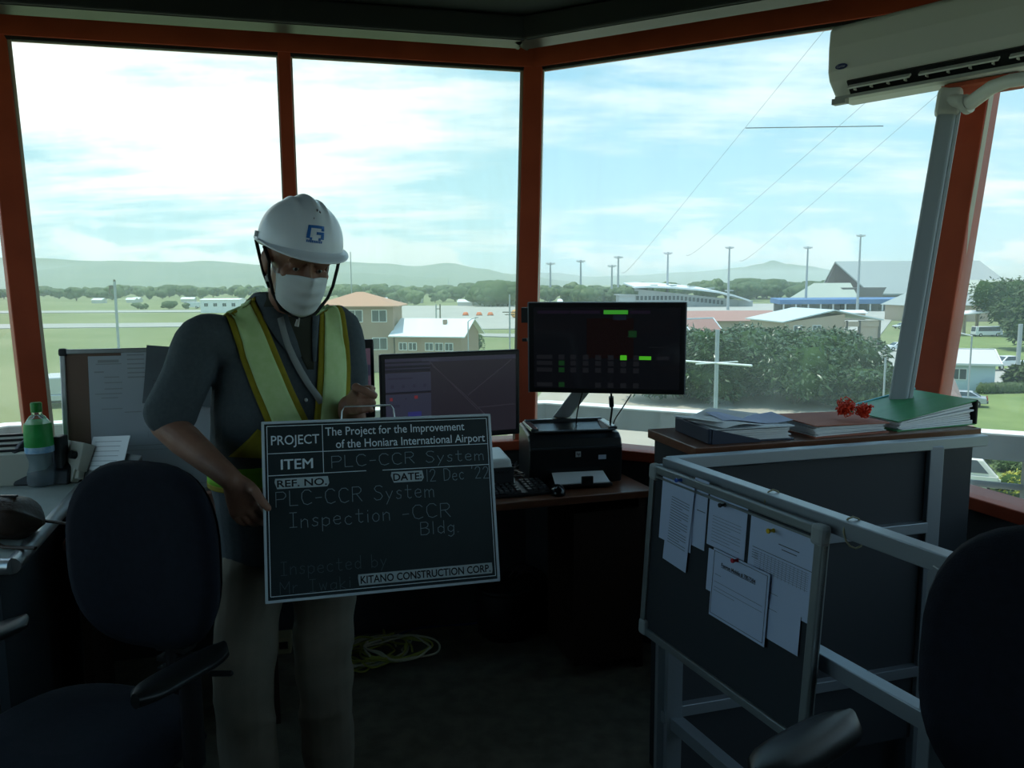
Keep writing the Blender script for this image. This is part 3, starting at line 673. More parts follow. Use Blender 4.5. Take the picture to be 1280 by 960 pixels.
fm = MB(); fm.box((0, 0, 1.2), (0.12, 0.12, 2.4)).box((1.6, 0, 1.2), (0.12, 0.12, 2.4)).box((0.8, 0, 2.35), (1.6, 0.1, 0.1)).box((0.8, 0, 0.15), (1.6, 0.1, 0.1))
L_(r, 'frame', fm, WHITEP)
lt = MB()
for k in range(-12, 14):
    for s in (1, -1):
        x0, x1 = max(0, k*0.17), min(1.6, k*0.17+2.2)
        if x1 > x0:
            z0, z1 = 0.15+(x0-k*0.17), 0.15+(x1-k*0.17)
            lt.bar((x0 if s > 0 else 1.6-x0, 0.02*s, z0), (x1 if s > 0 else 1.6-x1, 0.02*s, z1), 0.03, 0.02)
L_(r, 'lattice', lt, mat('pale_blue_paint', (0.60, 0.68, 0.74), 0.7))

# ---- masts, poles, wires
POLE = mat('galvanised_pole', (0.42, 0.45, 0.46), 0.6, 0.2)
def mast(px, y_top, y_base, label, heads=1, dist=None):
    g = G(px, y_base); d = dist or g.y; x = (px-640)/1000.0*d*1.0; x = Wy(px, y_top, d).x; h = Wy(px, y_top, d).z - GZ; k = d/1000.0
    r = thing('light_mast', label, 'light mast', (x, d, GZ), 0, 'tall floodlight masts at the airport')
    L_(r, 'pole', MB().tube([(0, 0, 0), (0, 0, h)], [1.7*k, 0.9*k], 10), POLE)
    L_(r, 'crossbar', MB().box((0, 0, h-1.0*k), (11*k, 0.8*k, 0.8*k)).box((0, 0, h-2.6*k), (7*k, 0.7*k, 0.7*k)), POLE)
    for s in (-4.4, -1.5, 1.5, 4.4): L_(r, 'floodlight', MB().box((s*k, -0.7*k, h-1.6*k), (2.2*k, 1.4*k, 1.6*k)), WHITEP)
mast(688, 328, 377, 'leftmost tall floodlight mast beside the centre window post')
mast(726, 325, 378, 'second floodlight mast from the centre window post')
mast(765, 331, 378, 'shorter wide headed light mast of the close pair above the touch screen')
mast(773, 320, 379, 'taller slim light mast of the close pair above the touch screen')
mast(835, 315, 383, 'floodlight mast in front of the left end of the curved terminal roof')
mast(912, 308, 388, 'floodlight mast in front of the curved terminal roof near its right end')
mast(1010, 308, 389, 'floodlight mast left of the pointed prow gable')
mast(1076, 293, 391, 'tallest floodlight mast in front of the big grey hall roof')
def pole(name, label, px, yt, yb, dist, rpx, cat='pole', group=None, extra=None):
    t = Wy(px, yt, dist); r = thing(name, label, cat, (t.x, dist, GZ), 0, group); h = t.z - GZ
    L_(r, 'shaft', MB().tube([(0, 0, 0), (0, 0, h)], [rpx*dist/1000.0]*2, 8), POLE)
    if extra: extra(r, h, dist/1000.0)
    return r
DWOOD = mat('weathered_timber', (0.20, 0.17, 0.14), 0.9)
def x1(r, h, k): L_(r, 'crossarm', MB().box((-3.5*k, 0, h-7*k), (7*k, 1.5*k, 5*k)).box((0, 0, h+1*k), (2*k, 2*k, 3*k)).tube([(-6*k, 0, h-5*k), (-7*k, 0, h-14*k), (0, 0, h-20*k)], 0.8*k, 6), DWOOD)
pole('utility_pole', 'grey pole with small crossarm standing on the grass left of the man', 143, 352, 0, 118, 1.7, extra=x1)
def x2(r, h, k): L_(r, 'crossarm', MB().box((0, 0, h-22*k), (18*k, 1.0*k, 1.2*k)).box((0, 0, h-25*k), (12*k, 1.0*k, 1.0*k)), DWOOD)
pole('utility_pole', 'thin pole with a low crossarm near the centre window post', 637, 368, 0, 130, 1.0, extra=x2)
pole('aerial_mast', 'very thin tall aerial mast beside the white hard hat', 438, 315, 0, 150, 0.6, cat='aerial')
def x3(r, h, k): L_(r, 'lamp_arm', MB().tube([(0, 0, h), (4*k, 0, h+3*k), (11*k, 0, h+5*k)], 0.6*k, 6).box((11*k, 0, h+5*k), (4*k, 2*k, 1*k)), POLE)
pole('street_lamp', 'street lamp with short curved arm above the wide monitor', 585, 402, 0, 105, 0.7, cat='street lamp', extra=x3)
def x4(r, h, k): L_(r, 'crossarm', MB().box((2.5*k, 0, h-6*k), (5*k, 0.8*k, 0.9*k)), DWOOD); L_(r, 'second_shaft', MB().tube([(5*k, 0, 0), (5*k, 0, h)], 0.9*k, 8), DWOOD)
pole('utility_pole', 'pair of joined timber poles behind the low brown house', 545, 380, 0, 170, 0.8, extra=x4)
def x5(r, h, k): L_(r, 'lamp_arm', MB().tube([(0, 0, h), (-8*k, 0, h+2*k), (-20*k, 0, h+5*k)], 1.0*k, 6), WHITEP)
pole('street_lamp', 'thin lamp post with pale arm in front of the pale blue house', 1215, 420, 0, 42, 1.0, cat='street lamp', extra=x5)
pole('utility_pole', 'grey post at the right picture edge in front of the dark tree', 1276, 405, 0, 100, 2.6)
pole('fence_post', 'thin pale post right of the glossy leaved trees', 1107, 447, 0, 60, 1.3)
g = thing('aerial', 'white cross shaped aerial on a grey pole in front of the leafy trees', 'aerial', (Wy(897, 412, 14).x, 14, GZ))
t = Wy(897, 412, 14); MB().tube([(t.x, 14, GZ), (t.x, 14, t.z)], 0.036, 10).build('pole', POLE, g)
MB().tube([Wy(852, 451, 14.6), Wy(940, 457, 13.4)], 0.018, 8).build('cross_rod', mat('white_rod', (0.85, 0.87, 0.85), 0.5), g)
MB().tube([Wy(870, 455, 13.4), Wy(922, 452, 14.6)], 0.012, 8).build('cross_rod', mat('white_rod', (0.85, 0.87, 0.85), 0.5), g)
WIRE = mat('dark_wire', (0.20, 0.23, 0.25), 0.6)
for k, (a, b, lb) in enumerate((((1055, 8), (778, 340), 'upper left slanting aerial wire across the wide window'), ((1182, 40), (858, 318), 'middle slanting aerial wire across the wide window'), ((1262, 40), (925, 325), 'lower right slanting aerial wire across the wide window'))):
    p, q = Wy(*a, 9), Wy(*b, 60); mb = MB(); mb.tube([p.lerp(q, 1-(1-i/30)**2) + V((0, 0, -0.3*math.sin(PI*i/30))) for i in range(31)], [0.0020+0.012*(i/30) for i in range(31)], 5)
    tag(mb.build('aerial_wire', WIRE), lb, 'wire', 'slanting aerial wires')
tag(MB().tube([Wy(932, 160, 10), Wy(1104, 157.5, 10)], 0.006, 8).build('aerial_rod', WIRE), 'thin level aerial rod in the sky left of the air conditioner', 'aerial')
for k, (px, lb) in enumerate(((582, 'leftmost of the three orange markers on the apron'), (599, 'middle of the three orange markers on the apron'), (613, 'rightmost of the three orange markers on the apron'))):
    p = G(px, 395); r = thing('apron_marker', lb, 'marker', (p.x, p.y, GZ+0.2), 0, 'orange markers on the apron')
    L_(r, 'body', MB().lathe([(1.15, 0.0), (1.1, 0.5), (0.75, 1.2), (0.3, 1.3)], n=14), mat('orange_marker', (0.70, 0.20, 0.08), 0.7)); L_(r, 'foot', MB().lathe([(1.25, 0), (1.25, 0.15)], n=14), RUBBER)
p = G(644, 398); r = thing('windsock_ball', 'round orange marker ball near the centre window post', 'marker', (p.x, p.y, GZ))
L_(r, 'ball', MB().sph((0, 0, 1.6), 1.5, 16), mat('orange_ball', (0.65, 0.33, 0.10), 0.7)); L_(r, 'post', MB().cyl((0, 0, 0), (0, 0, 0.5), 0.15), POLE)

# ---- vehicles
TYRE = mat('tyre', (0.015, 0.015, 0.015), 0.9)
def vehicle(kind, label, pos, rz, paint, cat='car', sc=1.0):
    r = thing({'car': 'car', 'suv': 'pickup', 'van': 'van', 'bus': 'bus', 'truck': 'truck'}[kind], label, cat, pos, rz)
    if kind == 'car': L, Wd, low, prof, cab = 4.4, 1.75, [(-2.2, .35), (-2.2, .8), (-1.1, .95), (1.35, 1.0), (2.15, .92), (2.2, .35)], [(-1.2, .93), (-.45, 1.42), (.95, 1.42), (1.7, .98)], .8; wh = (-1.35, 1.35)
    elif kind == 'suv': L, Wd, low, prof, cab = 4.9, 1.85, [(-2.45, .5), (-2.4, 1.0), (-1.3, 1.15), (2.4, 1.15), (2.45, .5)], [(-1.4, 1.12), (-.6, 1.75), (1.0, 1.78), (1.4, 1.12)], .82; wh = (-1.5, 1.5)
    elif kind == 'van': L, Wd, low, prof, cab = 4.6, 1.75, [(-2.3, .35), (-2.25, 1.05), (2.25, 1.1), (2.3, .35)], [(-2.2, 1.04), (-1.45, 1.92), (1.95, 1.95), (2.22, 1.1)], .84; wh = (-1.5, 1.4)
    elif kind == 'bus': L, Wd, low, prof, cab = 8.5, 2.3, [(-4.2, .45), (-4.2, 1.4), (4.2, 1.4), (4.2, .45)], [(-4.2, 1.38), (-4.0, 2.9), (4.1, 2.9), (4.2, 1.38)], .92; wh = (-2.6, 2.6)
    else: L, Wd, low, prof, cab = 6.5, 2.3, [(-3.2, .6), (-3.2, 1.6), (-1.4, 1.7), (-1.4, 1.2), (3.2, 1.2), (3.2, .6)], [(-3.1, 1.58), (-2.8, 2.7), (-1.5, 2.7), (-1.45, 1.65)], .9; wh = (-2.2, 2.0)
    mb = MB(); n = len(low); w = Wd/2
    mb.add([(x, -w, z) for x, z in low] + [(x, w, z) for x, z in low], [list(range(n))[::-1], list(range(n, 2*n))] + [(i, (i+1) % n, n+(i+1) % n, n+i) for i in range(n)])
    c = w*cab; q = []
    for s in (-1, 1): q += [V((prof[0][0], s*w*.97, prof[0][1])), V((prof[1][0], s*c, prof[1][1])), V((prof[2][0], s*c, prof[2][1])), V((prof[3][0], s*w*.97, prof[3][1]))]
    mb.add(q, [(3, 2, 1, 0), (4, 5, 6, 7), (0, 1, 5, 4), (1, 2, 6, 5), (2, 3, 7, 6)])
    if kind == 'truck': mb.box((1.0, 0, 2.0), (4.2, 2.2, 1.6))
    L_(r, 'body', mb, paint, bevel=0.08)
    for s in (0, 4):       # side glass
        a = q[s:s+4]; cen = sum(a, V())/4; nrm = V((0, -1 if s == 0 else 1, 0.25)).normalized()*0.03
        g_ = [cen + (p-cen)*0.80 + nrm + V((0, 0, 0.04)) for p in a]
        L_(r, 'side_window', MB().add(g_ + [p-nrm for p in g_], [(0, 1, 2, 3), (7, 6, 5, 4)] + [(i, (i+1) % 4, 4+(i+1) % 4, 4+i) for i in range(4)]), DGLASS)
    for nm, ids in (('windscreen', (0, 1, 5, 4)), ('rear_window', (3, 2, 6, 7))):
        if kind == 'truck' and nm == 'rear_window': continue
        a = [q[i] for i in ids]; cen = sum(a, V())/4; nr = V((-1 if nm == 'windscreen' else 1, 0, 0.6)).normalized()*0.03
        g_ = [cen + (p-cen)*0.84 + nr for p in a]
        L_(r, nm, MB().add(g_ + [p-nr for p in g_], [(0, 1, 2, 3), (7, 6, 5, 4)] + [(i, (i+1) % 4, 4+(i+1) % 4, 4+i) for i in range(4)]), DGLASS)
    wr = 0.5 if kind in ('bus', 'truck') else 0.34
    for x in wh:
        for s in (-1, 1):
            o_ = L_(r, 'wheel', MB().cyl((x, s*(w-0.2), wr), (x, s*(w+0.02), wr), wr, 18), TYRE)
            h_ = link('hub', MB().cyl((x, s*(w-0.1), wr), (x, s*(w+0.03), wr), wr*0.55, 14).mesh('hub', [ALU])); local(h_, o_)
    for s in (-1, 1):
        L_(r, 'headlight', MB().box((low[0][0]-0.02, s*w*.72, .78 if kind != 'bus' else 1.0), (0.08, .34, .16)), mat('lamp_lens', (0.8, 0.8, 0.75), 0.2))
        L_(r, 'tail_light', MB().box((low[-1][0]+0.02, s*w*.82, .85 if kind != 'bus' else 1.1), (0.08, .2, .3)), mat('tail_lens', (0.4, 0.03, 0.02), 0.3))
    L_(r, 'bumper', MB().box((low[-1][0]+0.05, 0, .5), (.12, Wd*.96, .18)).box((low[0][0]-.05, 0, .5), (.12, Wd*.96, .18)), DARKP)
    r.scale = (sc, sc, sc); return r
CARW = mat('white_car_paint', (0.75, 0.77, 0.78), 0.25); CARS = mat('silver_car_paint', (0.50, 0.53, 0.55), 0.25, 0.4); VANP = mat('cream_van_paint', (0.72, 0.70, 0.62), 0.35)
def gp(px, py, dz=0.1): p = G(px, py); return (p.x, p.y, GZ+dz)
vehicle('truck', 'white truck parked across the taxiway left of the man', gp(240, 386, 0.1), 0.15, CARW, 'truck', 1.25)
vehicle('truck', 'grey truck below the left window beside the whiteboard', gp(74, 505, 0.1), -1.2, CARS, 'truck', 1.05)
vehicle('van', 'cream white van parked below the right window', gp(1188, 612), 2.75, VANP, 'van', 1.0)
vehicle('suv', 'white pickup on the road behind the pale blue house', gp(1257, 464, 0.3), 0.2, CARW, 'car')
vehicle('car', 'silver car beside the pale blue house', gp(1200, 508), -0.5, CARS, 'car')
vehicle('bus', 'small white bus parked under the dark trees', gp(1233, 421), 0.1, CARW, 'bus', 0.75)
vehicle('car', 'white car inside the open bay of the brown carport', gp(1075, 437, 0.25), 0.2, CARW, 'car')
vehicle('car', 'white car right of the brown carport beside the conduit', gp(1122, 440, 0.25), 0.1, CARW, 'car')
vehicle('car', 'white car farther off above the one beside the carport', gp(1128, 412, 0.25), 0.1, CARW, 'car')

# ---- haze over the airfield: thin real haze that begins a little way off
hz_ = bpy.data.materials.new('haze'); hz_.use_nodes = True; t_ = hz_.node_tree; t_.nodes.clear()
vs_ = t_.nodes.new('ShaderNodeVolumeScatter'); vs_.inputs['Color'].default_value = (0.88, 0.97, 1.0, 1); vs_.inputs['Density'].default_value = 0.00020; vs_.inputs['Anisotropy'].default_value = 0.2
ou_ = t_.nodes.new('ShaderNodeOutputMaterial'); t_.links.new(vs_.outputs[0], ou_.inputs['Volume'])
hb = MB().box((0, 8560, 45), (17000, 17000, 130.0)).build('haze', hz_); tag(hb, 'thin haze hanging over the airfield and the hills', 'haze', kind='stuff')
# ================================================================== FURNITURE
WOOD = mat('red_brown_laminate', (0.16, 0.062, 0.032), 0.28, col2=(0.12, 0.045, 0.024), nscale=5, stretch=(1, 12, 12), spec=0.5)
DWALL = mat('dark_grey_panel', (0.03, 0.035, 0.042), 0.7)
# ---- main desk along the front left wall
DZ = 0.75
dk = thing('desk', 'red brown laminate desk under the windows carrying the printer', 'desk', (-0.6, 2.9, 0))
fr0, fr1 = V((-1.42, 2.44)), V((0.557, 3.045)); bk1, bk2 = V((0.46, 3.325)), V((0.05, 3.41)); bk0 = V((-1.66, 3.10))
MB().prism([fr0, fr1, bk1, bk2, V((-0.78, 3.21)), V((-0.84, 3.29)), bk0], DZ-0.03, DZ).build('top', WOOD, dk, bevel=0.004)
def dline(t, inn): p = fr0.lerp(fr1, t); n = (fr1-fr0).normalized(); return p + V((-n.y, n.x))*inn
for t in (0.02, 0.30, 0.985):
    a, b = dline(t, 0.05), dline(t, 0.36)
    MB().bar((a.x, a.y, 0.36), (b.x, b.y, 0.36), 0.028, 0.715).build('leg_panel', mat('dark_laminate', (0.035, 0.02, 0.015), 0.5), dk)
a, b = dline(0.83, 0.10), dline(0.975, 0.10)
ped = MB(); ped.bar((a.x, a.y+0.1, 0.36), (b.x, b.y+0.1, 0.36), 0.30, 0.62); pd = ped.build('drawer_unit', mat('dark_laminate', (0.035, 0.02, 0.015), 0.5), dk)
# ---- left console
CZ = 0.84
cn = thing('console', 'pale grey control console with metal edge left of the chair', 'console', (-1.8, 2.3, 0))
c0, c1 = Wz(14, 700, CZ), Wz(82, 626, CZ)
dirc = (c1-c0).normalized(); far = c0 + dirc*0.98; lf = V((-dirc.y, dirc.x, 0))
P4 = [c0, far, V((-1.86, 2.99, CZ)), V((-2.22, 2.32, CZ)), V((-2.28, 2.0, CZ))]
CONS = mat('console_laminate', (0.36, 0.40, 0.38), 0.35, col2=(0.33, 0.37, 0.35), nscale=9)
MB().prism([p.to_2d() for p in P4], CZ-0.035, CZ).build('top', CONS, cn, bevel=0.003)
MB().tube([c0 + V((0, 0, -0.017)) - lf*0.0, far + V((0, 0, -0.017))], 0.022, 12).build('edge_strip', ALU, cn)
MB().tube([c0 + V((0, 0, -0.017)), P4[4] + V((0, 0, -0.017))], 0.022, 12).build('edge_strip', ALU, cn)
ins = [p.lerp(V((-1.85, 2.45, CZ)), 0.14) for p in P4]
MB().prism([p.to_2d() for p in ins], 0.0, CZ-0.036).build('base', DWALL, cn)
# raised sloping panel at the back of the console
s0, s1 = Wz(60, 543, 0.955), Wz(178, 569, 0.955); s2, s3 = Wz(150, 604, 0.862), Wz(20, 578, 0.862)
s0 = V((-1.76, 3.02, 0.955))
q = [s3, s2, s1, s0]
sp = MB(); sp.hexa([V((p.x, p.y, CZ+0.001)) for p in q] + q)
sp.build('sloping_panel', mat('dark_console_panel', (0.10, 0.11, 0.11), 0.5), cn, bevel=0.003)
def on_slope(u, v, dz=0.0):
    a = s3.lerp(s2, u); b = s0.lerp(s1, u); p = a.lerp(b, v); return p + V((0, 0, dz))
SN = (s2-s3).cross(s0-s3).normalized()
def slope_M(u, v, rz=0.0):
    X = (s2-s3).normalized(); Z = SN; Y = Z.cross(X); M = Matrix((X, Y, Z)).transposed().to_4x4(); M.translation = on_slope(u, v); return M @ Matrix.Rotation(rz, 4, 'Z')
pp = MB(); pp.M = slope_M(0.74, 0.55, 0.12); pp.box((0, 0, 0.0025), (0.21, 0.20, 0.002))
for k in range(9): pp.box((-0.01, 0.08-k*0.018, 0.0038), (0.15, 0.002, 0.0006), 1)
tag(pp.build('paper_sheet', [PAPER, GREYINK]), 'white paper sheet lying on the console right of the grey telephone units', 'paper')
def phone(u, v, size, label, knob=True, rz=0.0, lift=0.004, extra=None):
    M = slope_M(u, v, rz); p = M.translation
    r = thing('console_unit', label, 'console unit', p)
    b = MB(); b.M = M; w, d, h = size
    b.hexa([(-w/2, -d/2, lift), (w/2, -d/2, lift), (w/2, d/2, lift), (-w/2, d/2, lift), (-w/2, -d/2, lift+h*0.75), (w/2, -d/2, lift+h*0.75), (w/2, d/2, lift+h), (-w/2, d/2, lift+h)])
    b.build('housing', CREAMP, r, bevel=0.004)
    if knob:
        k = MB(); k.M = M; k.lathe([(0.014, lift+h*0.8), (0.016, lift+h+0.012), (0.012, lift+h+0.016)], (w*0.33, 0, 0), 14); k.build('knob', BLACKP, r)
    for i in range(extra or 0):
        k = MB(); k.M = M; k.box((-w*0.42+i*w*0.84/max(1, extra-1), 0, lift+h*0.90), (0.006, d*0.86, 0.010)); k.build('switch_row', BLACKP, r)
    return r
phone(0.42, 0.62, (0.20, 0.10, 0.05), 'cream grey unit with a black knob behind the water bottle')
phone(0.53, 0.22, (0.13, 0.09, 0.04), 'small cream unit in front of the one with the black knob', knob=False, rz=-0.15)
phone(0.62, 0.16, (0.05, 0.07, 0.03), 'tiny cream box beside the small cream unit', knob=False, rz=0.2)
r = thing('key_panel', 'grey ribbed key panel at the left picture edge behind the water bottle', 'key panel', V((-1.86, 2.86, CZ)))
a, b = Wy(-6, 534, 2.80), Wy(30, 520, 2.94)
mk = MB(); base_q = [V((-1.99, 2.74, CZ)), V((-1.69, 2.83, CZ)), V((-1.76, 2.98, CZ)), V((-1.93, 2.93, CZ))]
topz = [0.955, 0.955, 1.005, 1.005]
mk.hexa(base_q + [V((p.x, p.y, z)) for p, z in zip(base_q, topz)]); mk.build('housing', CREAMP, r, bevel=0.004)
for k in range(4):
    t = 0.15 + k*0.24; a = base_q[0].lerp(base_q[3], t); b = base_q[1].lerp(base_q[2], t); z = 0.957 + 0.05*t
    m_ = MB(); m_.bar((a.x, a.y, z), (b.x, b.y, z), 0.012, 0.010); m_.build('key_row', BLACKP, r)
r = thing('desk_telephone', 'black desk telephone standing behind the water bottle', 'telephone', (-1.70, 2.845, CZ))
b = MB(); b.hexa([(-0.09, -0.05, 0), (0.10, -0.03, 0), (0.10, 0.10, 0), (-0.09, 0.08, 0), (-0.085, -0.03, 0.05), (0.095, -0.01, 0.05), (0.09, 0.09, 0.11), (-0.08, 0.07, 0.11)]); L_(r, 'base', b, BLACKP, 0.006)
b = MB(); b.tube([(-0.085, -0.02, 0.10), (-0.08, 0.02, 0.135), (-0.07, 0.05, 0.15), (-0.06, 0.075, 0.135)], [0.024, 0.018, 0.018, 0.024], 10); L_(r, 'handset', b, BLACKP)
b = MB(); b.box((0.055, 0.02, 0.095), (0.03, 0.05, 0.15)); L_(r, 'upright', b, DARKP, 0.004)
# water bottle
bp_ = Wz(53, 606, CZ); r = thing('water_bottle', 'clear plastic water bottle with green cap and green label', 'bottle', bp_)
k = 0.285/0.30
prof = [(0.03, 0.0), (0.042, 0.004), (0.044, 0.02), (0.041, 0.05), (0.036, 0.075), (0.034, 0.095), (0.040, 0.12), (0.042, 0.14), (0.0415, 0.215), (0.036, 0.24), (0.024, 0.262), (0.0155, 0.27), (0.0155, 0.285)]
PET = mat('clear_pet', (0.85, 0.92, 0.95), 0.05, trans=0.92, ior=1.2)
b = MB(); b.lathe([(a_*1.08, z*k) for a_, z in prof], n=28)
for i, p in enumerate(b.v):
    if 0.02 < p.z < 0.12: rr = 1+0.05*math.sin(p.z*210)*math.sin(3*math.atan2(p.y, p.x)); b.v[i] = V((p.x*rr, p.y*rr, p.z))
L_(r, 'body', b, PET)
b = MB(); b.lathe([(0.040, 0.002), (0.041, 0.02), (0.038, 0.05), (0.033, 0.075), (0.031, 0.095), (0.037, 0.115), (0.037, 0.128)], n=24); L_(r, 'water', b, mat('water', (0.55, 0.68, 0.75), 0.03, trans=0.85, ior=1.2))
GREENL = mat('green_label', (0.02, 0.28, 0.05), 0.35, col2=(0.04, 0.36, 0.09), nscale=18)
b = MB(); b.lathe([(0.0462, 0.135*k), (0.0468, 0.14*k), (0.0462, 0.225*k), (0.0435, 0.238*k)], n=28); o = L_(r, 'label', b, GREENL)
b = MB(); b.lathe([(0.0467, 0.128*k), (0.0472, 0.132*k), (0.0472, 0.148*k), (0.0466, 0.152*k)], n=28); o2 = link('label_band', b.mesh('label_band', [mat('blue_label', (0.10, 0.30, 0.55), 0.4, col2=(0.5, 0.65, 0.75), nscale=30)])); local(o2, o)
b = MB(); b.lathe([(0.0185, 0.280*k), (0.0185, 0.312*k), (0.016, 0.316*k)], n=24); L_(r, 'cap', b, mat('green_cap', (0.02, 0.22, 0.03), 0.4))
# brown bag
bg_ = thing('shoulder_bag', 'dark brown leather bag lying on the console in front of the water bottle', 'bag', (-1.48, 2.22, CZ))
b = MB(); rings = []
for i in range(13):
    t = i/12; x = -0.30 + 0.44*t; hh = 0.125*(0.55+0.45*math.sin(PI*(0.12+0.80*t)))*(1+0.08*math.sin(9*t)); dd = 0.085*(0.7+0.3*math.sin(PI*t))
    e = 0.15 if i in (0, 12) else 1.0
    rings.append([V((x, dd*e*math.copysign(abs(math.cos(a))**0.6, math.cos(a)), hh*0.5 + 0.5*hh*e*math.copysign(abs(math.sin(a))**0.7, math.sin(a)) + 0.006*math.sin(5*a+8*t))) for a in [2*PI*j/20 for j in range(20)]])
b.loft(rings); me = bake(b, [('SUBSURF', dict(levels=1, render_levels=1))]); me.materials.append(mat('brown_leather', (0.055, 0.030, 0.020), 0.42, col2=(0.035, 0.02, 0.014), nscale=9, bump=0.2, bscale=120))
local(link('body', me), bg_)
LEATHER = MATS['brown_leather']
b = MB(); b.tube([(0.10, 0.0, 0.05), (0.17, 0.03, 0.03), (0.24, 0.02, 0.022), (0.28, -0.06, 0.012)], 0.010, 8, flat=0.4); L_(bg_, 'strap', b, LEATHER)
b = MB(); b.tube([(0.02, -0.085, 0.02), (0.10, -0.12, 0.008), (0.19, -0.13, 0.008)], 0.008, 8, flat=0.5); L_(bg_, 'strap', b, LEATHER)
b = MB(); b.box((-0.08, 0, 0.118), (0.30, 0.008, 0.006)); L_(bg_, 'zip', b, BLACKP)
tag(MB().lathe([(0.008, 0), (0.012, 0.006), (0.008, 0.016)], tuple(Wz(3, 589, CZ)), 12).build('orange_cap', mat('orange_plastic', (0.5, 0.14, 0.03), 0.5)), 'small orange cap on the console at the left picture edge', 'cap')

# ---- whiteboard with drawings leaning behind the desk
WBM = Matrix.Translation((0, 0, 0))
tl = Wy(75, 437, 2.965); n1v = V((0.9706, 0.2406, 0)); lean = 0.10
Zb = V((-0.24*lean, 0.97*lean, 1)).normalized(); Yb = Zb.cross(n1v).normalized()
WW, WH = 0.80, 0.56
wb = thing('whiteboard', 'whiteboard with aluminium frame standing on the desk behind the man, drawings pinned on it', 'whiteboard', tl + n1v*WW/2 - Zb*WH)
WM = Matrix((n1v, Yb, Zb)).transposed().to_4x4(); WM.translation = tl + n1v*WW/2 - Zb*WH/2   # centre, front faces -Y
b = MB(); b.M = WM; b.box((0, 0, 0), (WW, 0.012, WH)); b.build('board', mat('brown_board_face', (0.20, 0.12, 0.09), 0.6), wb)
b = MB(); b.M = WM
b.box((0, -0.002, WH/2-0.009), (WW, 0.022, 0.018)).box((0, -0.002, -WH/2+0.009), (WW, 0.022, 0.018)).box((-WW/2+0.009, -0.002, 0), (0.018, 0.022, WH)).box((WW/2-0.009, -0.002, 0), (0.018, 0.022, WH))
b.build('frame', ALU, wb, bevel=0.003)
for sx_ in (-1, 1):
    for sz in (-1, 1): b = MB(); b.M = WM; b.box((sx_*(WW/2-0.011), -0.003, sz*(WH/2-0.011)), (0.03, 0.028, 0.03)); b.build('corner_cap', DARKP, wb, bevel=0.008)
MAPM = mat('drawing_paper', (0.50, 0.53, 0.58), 0.9, col2=(0.47, 0.50, 0.55), nscale=4)
def sheet(name, label, M, w, h, lines, y=-0.0105, mats=None, curl=0.0, group=None, cat='paper', tilt=0.0, texts=()):
    """a thin sheet of paper facing -Y of M, with print on it; lines are (x0,x1,z0,z1) in 0..1 units"""
    b = MB(); b.M = M @ Matrix.Translation((0, y, 0)) @ Matrix.Rotation(tilt, 4, 'Y'); n = 10
    def P(u, v, d=0.0): x = (u-0.5)*w; z = (0.5-v)*h; return V((x, -d - curl*((v-0.35)**2)*4*h*(0.4+0.6*u), z))
    for i in range(n):
        for j in range(n):
            u0, u1, v0, v1 = i/n, (i+1)/n, j/n, (j+1)/n
            b.add([P(u0, v0), P(u1, v0), P(u1, v1), P(u0, v1)], [(0, 3, 2, 1)], 0, True)
            b.add([P(u0, v0, -.0008), P(u1, v0, -.0008), P(u1, v1, -.0008), P(u0, v1, -.0008)], [(0, 1, 2, 3)], 0, True)
    for x0, x1, z0, z1 in lines:
        m_ = 6
        for k in range(m_):
            ua, ub = x0+(x1-x0)*k/m_, x0+(x1-x0)*(k+1)/m_
            b.add([P(ua, z0, .0005), P(ub, z0, .0005), P(ub, z1, .0005), P(ua, z1, .0005)], [(0, 3, 2, 1)], 1)
    for s, x0, x1, zc, cap, wt in texts:
        add_text(b, s, Matrix.Identity(4), (x0-.5)*w, (x1-.5)*w, (.5-zc)*h, cap*h, y=-.0008 - curl*((zc-0.35)**2)*4*h, weight=wt, mi=1)
    o = b.build(name, mats or [PAPER, INK]); tag(o, label, cat, group); return o
ln = [(0.04, 0.28, 0.055, 0.062), (0.05, 0.16, 0.028, 0.048), (0.03, 0.08, 0.11, 0.12), (0.08, 0.16, 0.15, 0.157), (0.08, 0.25, 0.19, 0.197), (0.08, 0.2, 0.235, 0.242), (0.22, 0.27, 0.235, 0.242), (0.03, 0.17, 0.27, 0.277), (0.06, 0.15, 0.30, 0.306), (0.06, 0.17, 0.38, 0.386)]
ln += [(0.18, 0.27, 0.30+k*0.018, 0.306+k*0.018) for k in range(7)] + [(0.05, 0.95, 0.655, 0.66), (0.12, 0.95, 0.69, 0.694), (0.12, 0.122, 0.69, 0.86), (0.155, 0.157, 0.70, 0.88), (0.2, 0.95, 0.955, 0.96), (0.16, 0.2, 0.90, 0.905), (0.3, 0.8, 0.40, 0.404), (0.30, 0.301, 0.10, 0.60)]
sheet('site_drawing', 'large printed drawing covering the whiteboard behind the man', WM @ Matrix.Translation((0.025, 0, -0.008)), 0.66, 0.52, ln, y=-0.009, mats=[MAPM, GREYINK], cat='drawing')
sheet('drawing_strip', 'pale narrow sheet hanging at the top of the whiteboard', WM @ Matrix.Translation((-0.14, 0, 0.16)), 0.10, 0.24, [(0.2, 0.8, .1+.07*k, .12+.07*k) for k in range(6)], y=-0.0115, mats=[MAPM, GREYINK])
sheet('grey_plan', 'dark grey sheet curling from the top of the whiteboard beside the man', WM @ Matrix.Translation((0.04, 0, 0.165)), 0.30, 0.22, [(0.1, 0.5, 0.6, 0.606), (0.1, 0.102, 0.6, 0.8), (0.6, 0.72, 0.48, 0.52)], y=-0.0135, mats=[mat('grey_print', (0.17, 0.19, 0.21), 0.8, col2=(0.12, 0.135, 0.15), nscale=5), INK], curl=0.10, tilt=0.10)

